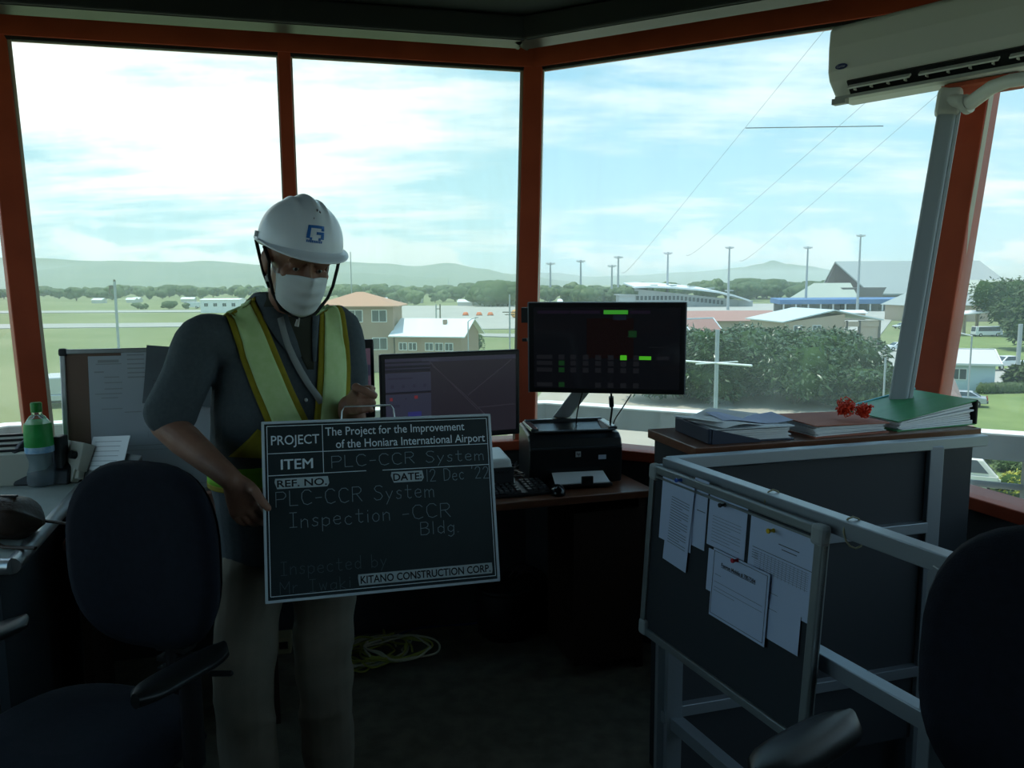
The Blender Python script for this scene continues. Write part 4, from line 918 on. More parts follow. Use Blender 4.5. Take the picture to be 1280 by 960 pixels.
# ---- screens
def monitor(name, label, cen, yaw, tilt, w, h, bez, screen_rects, scr_mat, cat='monitor', thick=0.035, mats=(), edge=None):
    M = Matrix.Translation(cen) @ Matrix.Rotation(yaw, 4, 'Z') @ Matrix.Rotation(tilt, 4, 'X')
    r = thing(name, label, cat, (cen[0], cen[1], DZ))
    b = MB(); b.M = M; b.box((0, 0.012, 0), (w, 0.024, h)); b.box((0, 0.035, 0), (w*0.7, 0.03, h*0.7)); b.build('housing', BLACKP, r, bevel=0.006)
    if edge:
        b = MB(); b.M = M; b.box((0, 0.004, h/2), (w, 0.012, 0.004)).box((-w/2, 0.004, 0), (0.004, 0.012, h)).box((w/2, 0.004, 0), (0.004, 0.012, h)); b.build('edge_strip', edge, r)
    b = MB(); b.M = M; l, t, rt_, bo = bez; sw, sh = w-l-rt_, h-t-bo; x0, z1 = -w/2+l, h/2-t
    b.box((x0+sw/2, -0.0005, z1-sh/2), (sw, 0.002, sh), 0)
    for k, (u0, u1, v0, v1, mi) in enumerate(screen_rects):
        stroke_rect(b, Matrix.Translation((x0, 0, z1)), u0*sw, u1*sw, -v1*sh, -v0*sh, -0.0020-0.00004*k, mi)
    b.build('screen', [scr_mat] + list(mats), r)
    return r, M
def scr(name, e, base=(0.01, 0.01, 0.012)): return mat(name, base, 0.22, emit=e, estr=1.0, spec=0.5)
s_map = mat('map_screen', (0.01, 0.01, 0.012), 0.25, emit=(0.013, 0.012, 0.017), estr=1.0)
s_pan = scr('panel_screen', (0.019, 0.021, 0.036)); s_lin = scr('map_road', (0.020, 0.019, 0.026)); s_dk = scr('dark_bar', (0.006, 0.006, 0.01)); s_blue = scr('blue_icon', (0.016, 0.018, 0.09)); s_or = scr('orange_icon', (0.10, 0.05, 0.012)); s_red = scr('red_icon', (0.10, 0.016, 0.02)); s_txt = scr('grey_text', (0.015, 0.015, 0.028))
k_ = 0.62/0.56
rects = [(0, 1, 0, 0.055, 4), (0.0, 0.33, 0.04, 0.17, 3), (0.27, 0.40, 0.02, 0.045, 1), (0, 0.335, 0.18, 0.42, 1), (0, 0.335, 0.42, 0.44, 3), (0, 0.335, 0.45, 0.98, 1)]
rects += [(0.04+0.08*i, 0.06+0.08*i, 0.33, 0.37, 7) for i in range(4)] + [(0.02, 0.20, 0.24, 0.26, 7), (0.03, 0.05, 0.49, 0.53, 6), (0.21, 0.235, 0.475, 0.515, 6), (0.05, 0.10, 0.58, 0.615, 7), (0.14, 0.155, 0.5, 0.52, 7), (0.16, 0.26, 0.68, 0.82, 5), (0.12, 0.24, 0.77, 0.80, 8), (0.0, 0.335, 0.06, 0.09, 7), (0.0, 0.335, 0.12, 0.135, 7)]
mats_ = [s_pan, s_pan, s_dk, s_txt, s_blue, s_red, s_txt, s_or, s_lin]
rects = [(a, b_, c, d, e) for a, b_, c, d, e in rects]
wide_c = V((-0.225, 3.0, 1.13))
r, M = monitor('computer_monitor', 'wide black monitor with a map on screen right of the man', wide_c, math.radians(21.6), 0.0, 0.55, 0.334, (0.018, 0.018, 0.018, 0.022), rects, s_map, mats=mats_)
b = MB(); b.M = M
for (x0_, z0_, x1_, z1_) in ((-0.08, 0.12, 0.05, 0.0), (0.05, 0.0, 0.15, -0.10), (0.06, 0.0, 0.24, 0.13), (-0.09, 0.135, 0.10, -0.06), (0.10, -0.05, 0.25, -0.045)):
    b.bar((x0_, -0.0032, z0_), (x1_, -0.0032, z1_), 0.004, 0.0005, up=(0, 1, 0))
b.build('map_road', s_lin, r)
b = MB(); b.M = M; b.box((0, 0.06, -0.19), (0.07, 0.03, 0.26)); b.build('stand_neck', BLACKP, r)
b = MB(); b.lathe([(0.13, DZ), (0.13, DZ+0.008), (0.05, DZ+0.018)], (wide_c.x+0.0, wide_c.y+0.06, 0), 24); b.build('stand_base', BLACKP, r)
# smaller monitor behind the man
sc_ = Wy(467, 424, 3.02); yaw = math.radians(16); w_, h_ = 0.47, 0.30
cen = sc_ + V((-math.cos(yaw)*w_/2, -math.sin(yaw)*w_/2, -h_/2))
r, M = monitor('computer_monitor', 'black monitor mostly hidden behind the man in the hi-vis vest', cen, yaw, 0.0, w_, h_, (0.014, 0.034, 0.014, 0.02), [(0.0, 1, 0.25, 0.42, 1), (0.3, 0.98, 0.5, 0.52, 2), (0.3, 0.98, 0.6, 0.62, 2)], scr('violet_screen', (0.05, 0.035, 0.05)), mats=[s_pan, s_txt])
b = MB(); b.M = M; b.box((0, 0.05, -0.20), (0.06, 0.03, 0.16)); b.build('stand_neck', BLACKP, r)
b = MB(); b.box((cen.x, cen.y+0.05, DZ+0.14), (0.06, 0.03, 0.28)).lathe([(0.11, DZ), (0.11, DZ+0.008), (0.05, DZ+0.018)], (cen.x, cen.y+0.05, 0), 24); b.build('stand_base', BLACKP, r)
# touch screen on its arm
tc_ = V((0.372, 3.165, 1.293))
dk0 = mat('touch_screen_glass', (0.008, 0.009, 0.011), 0.10, emit=(0.002, 0.0022, 0.003), estr=1.0, spec=0.6)
g1 = scr('green_bar', (0.03, 0.22, 0.02)); g2 = scr('green_button', (0.05, 0.33, 0.012)); g3 = scr('dull_green_button', (0.004, 0.022, 0.006)); b1 = scr('grey_button', (0.006, 0.0065, 0.008)); br = scr('brown_field', (0.0032, 0.0012, 0.001)); vi = scr('violet_bar', (0.006, 0.004, 0.009)); bl_ = scr('blue_field', (0.004, 0.007, 0.011))
tr_ = [(0.37, 0.69, 0.13, 0.62, 5), (0.03, 0.25, 0.035, 0.075, 6), (0.26, 0.46, 0.035, 0.075, 6), (0.66, 0.80, 0.035, 0.075, 6), (0.485, 0.65, 0.03, 0.08, 1), (0.655, 0.71, 0.28, 0.36, 3), (0.60, 0.645, 0.585, 0.64, 2), (0.70, 0.81, 0.59, 0.635, 2), (0.845, 0.93, 0.59, 0.635, 4)]
for i in range(7):
    for j, v in enumerate((0.585, 0.66, 0.745, 0.93)):
        if j == 3 and i in (1, 2): continue
        if i == 0: tr_.append((0.02, 0.13, v, v+0.05, 4)); tr_.append((0.175, 0.215, v-.005, v+0.055, 3 if j else 4)); continue
        tr_.append((0.17+0.0865*i, 0.21+0.0865*i, v-.005, v+0.055, 2 if (i == 5 and j == 0) else 4))
tr_ += [(0.79, 0.92, 0.475, 0.482, 4), (0.93, 0.932, 0.44, 0.54, 4), (0.55, 0.64, 0.09, 0.15, 7)]
r, TM = monitor('touch_screen', 'large black touch screen with green buttons raised above the printer', tc_, math.radians(-10.4), math.radians(2.4), 0.62, 0.364, (0.022, 0.020, 0.022, 0.020), tr_, dk0, mats=[g1, g2, g3, b1, br, vi, bl_], edge=mat('grey_blue_rim', (0.30, 0.34, 0.38), 0.35, 0.6))
b = MB(); b.M = TM; tri = [(0.245, 0.155), (0.275, 0.155), (0.260, 0.180)]
for i in range(3): a_, c_ = tri[i], tri[(i+1) % 3]; b.bar((a_[0]-.0, -0.0022, a_[1]-.015), (c_[0], -0.0022, c_[1]-.015), 0.0016, 0.0004, up=(0, 1, 0))
b.bar((0.26, -0.0022, 0.146), (0.26, -0.0022, 0.156), 0.0016, 0.0004, up=(0, 1, 0)); b.build('warning_sign', b1, r)
b = MB(); b.hexa([Wy(690, 522, 3.36), Wy(712, 522, 3.36), Wy(712, 522, 3.42), Wy(690, 522, 3.42), Wy(716, 488, 3.26), Wy(739, 488, 3.26), Wy(739, 488, 3.32), Wy(716, 488, 3.32)]); b.build('arm', mat('pale_arm_paint', (0.75, 0.80, 0.82), 0.35, 0.3), r, bevel=0.006)
pa, pb_ = Wy(701, 522, 3.39), Wy(727, 486, 3.29)
b = MB(); b.tube([(pa.x, pa.y, DZ), pa], 0.025, 12).lathe([(0.09, DZ), (0.09, DZ+0.012)], (pa.x, pa.y, 0), 20); b.build('arm_post', ALU, r)
b = MB(); b.M = TM; b.box((-0.05, 0.055, -0.10), (0.10, 0.05, 0.10)); b.build('arm_mount', DARKP, r)
b = MB(); b.M = TM; b.box((-0.325, 0.03, 0.13), (0.03, 0.04, 0.06)).box((-0.328, 0.02, 0.03), (0.02, 0.015, 0.012)); b.build('side_bracket', DARKP, r)
def cable(name, label, pts, r_, m=BLACKP, group=None, cat='cable', fer=None):
    pts = [V(p) for p in pts]; sm_ = []
    for i in range(len(pts)-1):
        p0, p1, p2, p3 = pts[max(i-1, 0)], pts[i], pts[i+1], pts[min(i+2, len(pts)-1)]
        for k in range(8):
            t = k/8; sm_.append(0.5*((2*p1)+(p2-p0)*t+(2*p0-5*p1+4*p2-p3)*t*t+(3*p1-p0-3*p2+p3)*t**3))
    sm_.append(pts[-1]); b = MB(); b.tube(sm_, r_, 6)
    o = b.build(name, m); tag(o, label, cat, group); return o
o = cable('screen_cable', 'black cable with a thick ferrite hanging from the touch screen', [Wy(764, 492, 3.20), Wy(765, 510, 3.22), Wy(763, 530, 3.27), Wy(766, 548, 3.36), (0.40, 3.37, DZ+0.004)], 0.0045)
f = MB(); f.cyl(Wy(764, 496, 3.205), Wy(764.5, 508, 3.218), 0.010, 12); f.build('ferrite', BLACKP, o)
cable('screen_cable', 'thin black cable slanting down right of the ferrite cable', [Wy(789, 493, 3.21), Wy(778, 510, 3.25), Wy(768, 526, 3.30), Wy(764, 545, 3.385), (0.42, 3.40, DZ+0.003)], 0.0028)
cable('screen_cable', 'thin black cable crossing the pale screen arm', [Wy(728, 491, 3.20), Wy(724, 505, 3.22), Wy(721, 520, 3.25), Wy(720, 545, 3.36), (0.28, 3.40, DZ+0.003)], 0.0028)

# ---- printer
pr = thing('laser_printer', 'black laser printer with white paper in its front tray', 'printer', (0.235, 3.262, DZ), math.radians(10)); pr.scale = (1.05, 1.0, 1.10)
pb0 = MB(); W2, D2, H2 = 0.182, 0.115, 0.235
BP2 = mat('printer_black', (0.012, 0.013, 0.014), 0.30)
prof = [(-D2, 0.0), (-D2-0.008, 0.06), (-D2-0.012, 0.13), (-D2+0.005, 0.165), (-D2+0.03, 0.18), (D2-0.02, 0.20), (D2, 0.19), (D2, 0.0)]
n = len(prof); pb0.add([(-W2, y, z) for y, z in prof] + [(W2, y, z) for y, z in prof], [list(range(n))[::-1], list(range(n, 2*n))] + [(i, (i+1) % n, n+(i+1) % n, n+i) for i in range(n)])
L_(pr, 'body', pb0, BP2, 0.008, 3)
q = MB()
zt = lambda y: 0.18+(y+D2-0.03)*0.02/(2*D2-0.05)
q.add([(-0.12, -0.075, 0.185), (0.12, -0.075, 0.185), (0.12, 0.075, 0.178), (-0.12, 0.075, 0.178), (-0.14, -0.085, 0.196), (0.14, -0.085, 0.196), (0.14, 0.085, 0.206), (-0.14, 0.085, 0.206)], [(0, 1, 2, 3), (0, 4, 5, 1), (1, 5, 6, 2), (2, 6, 7, 3), (3, 7, 4, 0)])
L_(pr, 'output_tray', q, mat('printer_inner', (0.006, 0.006, 0.007), 0.5))
q = MB(); q.box((-0.155, 0.0, 0.198), (0.03, 0.19, 0.014)).box((0.155, 0.0, 0.198), (0.03, 0.19, 0.014)).box((0, 0.1, 0.203), (0.32, 0.02, 0.012)).box((0, -0.098, 0.193), (0.32, 0.012, 0.008))
L_(pr, 'top_rim', q, mat('printer_gloss', (0.05, 0.055, 0.06), 0.16), 0.004)
L_(pr, 'front_band', MB().box((0, -D2-0.0135, 0.138), (0.352, 0.006, 0.006)), mat('printer_gloss', (0.05, 0.055, 0.06), 0.16))
L_(pr, 'paper_tray', MB().box((0.005, -D2-0.042, 0.012), (0.23, 0.10, 0.012)).box((0.02, -D2-0.097, 0.03), (0.045, 0.012, 0.035)), BP2, 0.003)
L_(pr, 'paper', MB().add([(-0.10, -D2-0.088, 0.022), (0.11, -D2-0.088, 0.022), (0.105, -D2+0.01, 0.05), (-0.095, -D2+0.01, 0.05), (-0.10, -D2-0.088, 0.019), (0.11, -D2-0.088, 0.019), (0.105, -D2+0.01, 0.047), (-0.095, -D2+0.01, 0.047)], [(0, 1, 2, 3), (7, 6, 5, 4), (0, 4, 5, 1), (1, 5, 6, 2), (2, 6, 7, 3), (3, 7, 4, 0)]), PAPER)
lg = MB(); lg.box((0.005, -D2-0.0165, 0.112), (0.020, 0.002, 0.020), 0)
lgM = Matrix.Translation((0.005, -D2-0.018, 0.112))
for x_, z0_, z1_ in ((-0.0055, -0.004, 0.007), (-0.001, -0.004, 0.002), (0.0015, -0.008, 0.003), (0.006, -0.002, 0.003)): stroke_rect(lg, lgM, x_-0.0009, x_+0.0009, z0_, z1_, 0, 1)
stroke_rect(lg, lgM, -0.0055, -0.001, 0.001, 0.003, 0, 1); stroke_rect(lg, lgM, 0.0015, 0.006, 0.002, 0.004, 0, 1); stroke_rect(lg, lgM, 0.0015, 0.006, -0.003, -0.001, 0, 1)
L_(pr, 'logo', lg, [mat('logo_silver', (0.5, 0.52, 0.54), 0.4), BP2])
L_(pr, 'sticker', MB().box((0.10, -D2-0.0155, 0.098), (0.03, 0.002, 0.016)), mat('blue_white_sticker', (0.45, 0.52, 0.62), 0.6))
# white box, keyboard, mouse on the desk
r = thing('router_box', 'white plastic box half hidden behind the chalkboard', 'router', (-0.075, 3.13, DZ), 0.3)
L_(r, 'housing', MB().hexa([(-0.07, -0.09, 0.0), (0.07, -0.09, 0.0), (0.07, 0.09, 0), (-0.07, 0.09, 0), (-0.05, -0.075, 0.12), (0.05, -0.075, 0.12), (0.05, 0.08, 0.14), (-0.05, 0.08, 0.14)]), WHITEP, 0.012, 3)
L_(r, 'front_face', MB().box((0, -0.09, 0.05), (0.11, 0.01, 0.08)), DARKP)
for k in range(4): L_(r, 'indicator', MB().box((-0.03+k*0.02, -0.096, 0.075), (0.006, 0.003, 0.006)), BLACKP)
kb = thing('keyboard', 'black computer keyboard on the desk beside the chalkboard', 'keyboard', (-0.08, 2.99, DZ), 0.30)
L_(kb, 'case', MB().hexa([(-0.22, -0.075, 0), (0.22, -0.075, 0), (0.22, 0.075, 0), (-0.22, 0.075, 0), (-0.218, -0.073, 0.014), (0.218, -0.073, 0.014), (0.218, 0.073, 0.026), (-0.218, 0.073, 0.026)]), BLACKP, 0.004)
KEYM = mat('key_black', (0.022, 0.023, 0.026), 0.35)
for i in range(5):
    for j in range(19):
        if j in (14,): continue
        x_ = -0.203+j*0.0225; y_ = -0.055+i*0.027; L_(kb, 'key', MB().hexa([(x_-.0095, y_-.0115, 0.016+i*.0022), (x_+.0095, y_-.0115, 0.016+i*.0022), (x_+.0095, y_+.0115, .018+i*.0022), (x_-.0095, y_+.0115, .018+i*.0022), (x_-.007, y_-.0085, 0.025+i*.0022), (x_+.007, y_-.0085, .025+i*.0022), (x_+.007, y_+.009, .026+i*.0022), (x_-.007, y_+.009, .026+i*.0022)]), KEYM)
ms = thing('computer_mouse', 'glossy black computer mouse in front of the printer', 'mouse', tuple(Wz(697, 617, DZ)), 0.1)
b = MB(); b.sph((0, 0, 0.006), (0.031, 0.052, 0.030), 18)
for i, p in enumerate(b.v): b.v[i] = V((p.x, p.y, max(p.z, 0.0)))
L_(ms, 'body', b, mat('gloss_black', (0.008, 0.008, 0.009), 0.12)); L_(ms, 'wheel', MB().cyl((-0.004, -0.030, 0.030), (0.004, -0.030, 0.030), 0.007, 12), DARKP)
L_(ms, 'button_seam', MB().box((0, -0.03, 0.0325), (0.0012, 0.03, 0.002)), RUBBER)
rc = random.Random(5)
for k in range(4):
    p = [Wz(632+rc.uniform(0, 24), 585+rc.uniform(-8, 12), DZ+0.006+rc.uniform(0, 0.06)*(i % 2)) for i in range(7)]
    cable('desk_cable', 'thin black cable tangled on the desk between white box and printer', p, 0.0028, group='tangled cables beside the printer')

# ---- floor clutter under the desk
rc = random.Random(12)
YG = mat('yellow_green_cable', (0.38, 0.38, 0.07), 0.6); BLC = mat('blue_cable', (0.03, 0.06, 0.18), 0.5); PALEC = mat('pale_cable', (0.5, 0.48, 0.33), 0.6)
cx_, cy_ = -0.58, 3.12
def coil(cx, cy, R, z, turns, rnd, wob=0.03):
    pts = []; n_ = int(turns*10)
    a0 = rnd.uniform(0, 6.28); ox, oy = rnd.uniform(-wob, wob), rnd.uniform(-wob, wob); e = rnd.uniform(0.5, 1.0); th = rnd.uniform(0, 3)
    for i in range(n_):
        a = a0+2*PI*i/10; rr = R*(1+rnd.uniform(-.22, .22)); x, y = rr*math.cos(a), rr*e*math.sin(a)
        pts.append((cx+ox+x*math.cos(th)-y*math.sin(th), cy+oy+(x*math.sin(th)+y*math.cos(th))*0.8, z+rnd.uniform(0, 0.03)))
    return pts
for k in range(6): cable('floor_cable', 'yellow green cable in the tangled heap on the floor behind the man', coil(cx_+0.05*k-0.1, cy_, rc.uniform(0.10, 0.20), 0.008+0.012*k, rc.uniform(1.2, 2.6), rc), 0.0042, [YG, PALEC][k % 3 == 2], group='yellow green cables on the floor')
cable('floor_cable', 'yellow green cable end sticking out in front of the cable heap', [Wz(452, 770, 0.03), Wz(470, 775, 0.02), Wz(480, 790, 0.008), Wz(476, 808, 0.008)], 0.0055, YG)
cable('floor_cable', 'blue cable running along the floor from the heap to the bin', [Wz(488, 797, 0.006), Wz(520, 786, 0.006), Wz(560, 782, 0.006), Wz(600, 778, 0.006), Wz(612, 768, 0.006)], 0.0045, BLC)
cable('floor_cable', 'black cable arching from the heap toward the desk', [Wz(450, 780, 0.006), Wz(500, 775, 0.01), Wz(550, 762, 0.012), Wz(590, 748, 0.05), Wz(640, 742, 0.10)], 0.004)
pl_ = Wz(495, 797, 0.0); r = thing('cable_plug', 'pale plug lying on the floor at the end of the blue cable', 'plug', pl_, 0.4)
L_(r, 'body', MB().box((0, 0, 0.007), (0.03, 0.012, 0.012)), WHITEP, 0.002); L_(r, 'clip', MB().box((0.018, 0, 0.008), (0.008, 0.008, 0.006)), mat('clear_clip', (0.6, 0.62, 0.62), 0.2))
pl_ = Wz(594, 755, 0.0); r = thing('cable_plug', 'white plug lying on the floor left of the black bin', 'plug', pl_, 0.1)
L_(r, 'body', MB().box((0, 0, 0.008), (0.035, 0.014, 0.014)), WHITEP, 0.002); L_(r, 'clip', MB().box((0.02, 0, 0.008), (0.008, 0.009, 0.008)), DARKP)
bn = Wz(632, 784, 0.0); r = thing('waste_bin', 'round black bin with cable loops on the floor under the desk', 'bin', (bn.x, bn.y-0.06, 0))
b = MB(); b.lathe([(0.105, 0.0), (0.125, 0.02), (0.135, 0.22), (0.128, 0.225), (0.12, 0.03), (0.05, 0.02)], n=28); L_(r, 'body', b, mat('bin_black', (0.008, 0.008, 0.010), 0.6)); b = MB(); b.lathe([(0.138, 0.215), (0.142, 0.225), (0.138, 0.235), (0.130, 0.23)], n=28); L_(r, 'rim', b, BLACKP)
for k in range(5):
    R = 0.10+0.015*k
    cable('cable_loop', 'black cable loop hanging around the bin under the desk', [(bn.x+0.09+0.03*math.sin(k)+R*0.7*math.cos(a), bn.y+0.05-0.03*k*0.4, 0.14+R*math.sin(a)) for a in [2*PI*i/9 for i in range(10)]], 0.004, group='cable loops around the bin')
r = thing('adapter_box', 'small pale box on the floor between the legs of the man', 'box', tuple(Wz(356, 812, 0.0)), 0.2)
L_(r, 'body', MB().box((0, 0, 0.035), (0.06, 0.09, 0.07)), mat('pale_box', (0.32, 0.29, 0.17), 0.7), 0.004); L_(r, 'socket', MB().box((0, -0.047, 0.04), (0.035, 0.004, 0.03)), BLACKP)

# ---- shelf cabinet with aluminium frame on the right
FRM = mat('frame_aluminium', (0.27, 0.31, 0.35), 0.38, 0.55)
R0 = V((0.404, 2.036)); R1v = V((0.9603, 0.2790)).normalized(); R2v = V((0.390, -0.921)).normalized()
cb = thing('bookcase', 'dark low cabinet with red brown top carrying the folders', 'cabinet', (0.9, 2.4, 0))
o1 = R0 + V((0.098, 0.112)); per = V((-R1v.y, R1v.x))
K = [o1, o1 + R1v*0.98, o1 + R1v*0.98 + per*0.30, o1 + per*0.30]
MB().prism(K, 1.075, 1.102).build('top', WOOD, cb, bevel=0.003)
Ki = [o1+R1v*0.02+per*0.01, o1+R1v*0.96+per*0.01, o1+R1v*0.96+per*0.29, o1+R1v*0.02+per*0.29]
MB().prism(Ki, 0.0, 1.075).build('body', mat('dark_blue_grey_panel', (0.022, 0.027, 0.034), 0.6), cb)
# frame
fr = thing('partition_frame', 'grey aluminium partition frame in front of the low cabinet', 'frame', (R0.x, R0.y, 0))
def rp(v, t, z, off=0.0): n_ = V((-v.y, v.x)); p = R0 + v*t + n_*off; return V((p.x, p.y, z))
for z, t1 in ((1.085, 1.03), (0.84, 0.86), (0.40, 0.86)): MB().bar(rp(R1v, 0.0, z), rp(R1v, t1, z), 0.030, 0.032).build('rail', FRM, fr, bevel=0.002)
for z, t1 in ((1.085, 0.83), (0.80, 0.83), (0.40, 0.83)): MB().bar(rp(R2v, 0.0, z), rp(R2v, t1, z), 0.034, 0.034).build('rail', FRM, fr, bevel=0.002)
for v, t in ((R1v, 0.0), (R1v, 0.85), (R2v, 0.815), (R2v, 0.045)): MB().bar(rp(v, t, 0.0), rp(v, t, 1.08), 0.04, 0.04, up=(0, 1, 0)).build('post', FRM, fr, bevel=0.002)
MB().bar(rp(R1v, 0.02, 0.62, 0.012), rp(R1v, 0.85, 0.62, 0.012), 0.008, 0.88).build('panel', DWALL, fr)
for t in (0.40, 0.62): MB().tube([rp(R2v, t, 1.11, 0.0) + V((0.02*math.cos(a), 0.03*math.sin(a)*0.3, 0.028*math.sin(a)-0.03)) for a in [2*PI*i/12 for i in range(13)]], 0.002, 5).build('wire_tie', mat('tie_wire', (0.30, 0.28, 0.18), 0.6), fr)
# notice board hung on the frame
n2_ = V((R2v.y, -R2v.x)); n2_ = n2_ if n2_.x < 0 else -n2_
NW, NH = 0.60, 0.45
ntl = V((0.372, 2.035, 1.085)); 
X = V((R2v.x, R2v.y, 0)); Zt = V((n2_.x*-0.06, n2_.y*-0.06, 1)).normalized(); Yn = Zt.cross(X).normalized()
NM = Matrix((X, Yn, Zt)).transposed().to_4x4(); NM.translation = ntl + X*NW/2 - Zt*NH/2 + V((n2_.x, n2_.y, 0))*0.005
nb = thing('notice_board', 'dark notice board with aluminium frame hanging on the partition, papers pinned to it', 'notice board', NM.translation)
b = MB(); b.M = NM; b.box((0, 0, 0), (NW, 0.010, NH)); b.build('board', mat('dark_felt', (0.026, 0.032, 0.04), 0.9), nb)
b = MB(); b.M = NM; fw = 0.020
b.box((0, -0.001, NH/2-fw/2), (NW, 0.022, fw)).box((0, -0.001, -NH/2+fw/2), (NW, 0.022, fw)).box((-NW/2+fw/2, -0.001, 0), (fw, 0.022, NH)).box((NW/2-fw/2, -0.001, 0), (fw, 0.022, NH)); b.build('frame', mat('board_frame', (0.22, 0.25, 0.26), 0.4, 0.5), nb, bevel=0.003)
for sx_ in (-1, 1):
    for sz in (-1, 1): b = MB(); b.M = NM; b.box((sx_*(NW/2-0.014), -0.002, sz*(NH/2-0.018)), (0.034, 0.026, 0.042)); b.build('corner_cap', mat('corner_plastic', (0.28, 0.31, 0.32), 0.5), nb, bevel=0.008)
b = MB(); b.M = NM; b.box((0, -0.008, NH/2-0.027), (NW*0.9, 0.008, 0.005)); b.build('wire', mat('board_frame', (0.22, 0.25, 0.26), 0.4, 0.5), nb)
NP = mat('notice_paper', (0.46, 0.55, 0.74), 0.9)
def npos(px, py):      # point of the notice board's face seen at a pixel, in its own frame
    o_, d_ = V((0, 0, CAMZ)), ray(px, py); Mi = NM.inverted(); a_ = Mi @ o_; c_ = Mi.to_3x3() @ d_; t_ = (-0.006-a_.y)/c_.y; p = a_ + c_*t_; return p.x, p.z
def note(label, pix, lines, layer, texts=(), tilt=0.0, curl=0.0, name='pinned_paper'):
    q = [npos(*p) for p in pix]; cx2 = sum(a for a, _ in q)/4; cz2 = sum(c for _, c in q)/4
    w2 = (abs(q[1][0]-q[0][0])+abs(q[2][0]-q[3][0]))/2; h2 = (abs(q[3][1]-q[0][1])+abs(q[2][1]-q[1][1]))/2
    return sheet(name, label, NM @ Matrix.Translation((cx2, 0, cz2)), w2, h2, lines, y=-0.0065-0.0022*layer, mats=[NP, INK], curl=curl, tilt=tilt, texts=texts, group='papers pinned on the notice board')
body = lambda v0, v1, n_, a_=0.12, c_=0.88: [(a_, c_ if k % 4 != 3 else c_*0.7, v0+(v1-v0)*k/n_, v0+(v1-v0)*k/n_+0.006) for k in range(n_)]
note('narrow white paper pinned right beside the leaflet bundle', [(866, 597), (884, 600), (883, 688), (866, 684)], [(0.3, 0.9, 0.15, 0.16), (0.3, 0.8, 0.22, 0.23), (0.3, 0.9, 0.45, 0.46)], 0)
note('back sheet of the bundle pinned at the left end of the notice board', [(826, 598), (868, 598), (867, 690), (828, 676)], [], 1)
note('long slanting printed sheet on top of the left bundle', [(838, 582), (868, 612), (862, 712), (834, 705)], body(0.25, 0.8, 18), 2, tilt=0.06)
note('printed letter with black pin near the middle of the notice board', [(886, 613), (934, 632), (932, 694), (885, 688)], body(0.42, 0.95, 9), 0)
note('large form with yellow pin and table at the right of the notice board', [(936, 640), (1021, 671), (1020, 780), (935, 745)], [(0.06, 0.94, 0.40, 0.407), (0.45, 0.75, 0.24, 0.25), (0.5, 0.72, 0.29, 0.30)] + [(0.1, 0.9, 0.44+.025*k, 0.443+.025*k) for k in range(9)] + [(0.2+.055*k, 0.203+.055*k, 0.43, 0.66) for k in range(13)] + [(0.06, .16, .44+.03*k, .446+.03*k) for k in range(4)] + [(0.3, 0.5, .86, .865)], 0)
note('small white sheet under the phone number notice and the form', [(942, 745), (1002, 764), (999, 820), (945, 790)], [(0.2, 0.5, 0.2, 0.21)], 1)
note('white sheet showing behind the left edge of the phone number notice', [(885, 690), (925, 696), (923, 755), (885, 740)], [], 1)
note('framed phone number notice with red pin on the lower notice board', [(891, 692), (962, 705), (964, 803), (892, 777)], [(0.02, 0.97, 0.03, 0.037), (0.02, 0.97, 0.955, 0.962), (0.02, 0.028, 0.03, 0.96), (0.962, 0.97, 0.03, 0.96), (0.17, 0.78, 0.225, 0.232), (0.06, 0.18, 0.36, 0.366), (0.06, 0.92, 0.47, 0.475), (0.06, 0.92, 0.55, 0.555), (0.06, 0.45, 0.60, 0.605)], 3, texts=(('Fongon Mobile # 7857584', 0.17, 0.78, 0.19, 0.055, 0.02),))
for px, py, c_, nm, lb in ((909, 631, (0.02, 0.02, 0.02), 'black', 'black push pin in the middle letter'), (970, 663, (0.65, 0.42, 0.02), 'yellow', 'yellow push pin in the large form'), (925, 700, (0.5, 0.03, 0.05), 'red', 'red push pin in the phone number notice'), (854, 600, (0.03, 0.10, 0.45), 'blue', 'blue push pin in the left bundle')):
    x_, z_ = npos(px, py); b = MB(); b.M = NM @ Matrix.Translation((x_, -0.012, z_)) @ Matrix.Rotation(PI/2, 4, 'X')
    b.lathe([(0.005, 0.0), (0.0035, 0.003), (0.0032, 0.010), (0.0055, 0.013), (0.005, 0.016)], n=12)
    tag(b.build('push_pin', mat(nm+'_pin', c_, 0.35)), lb, 'push pin')
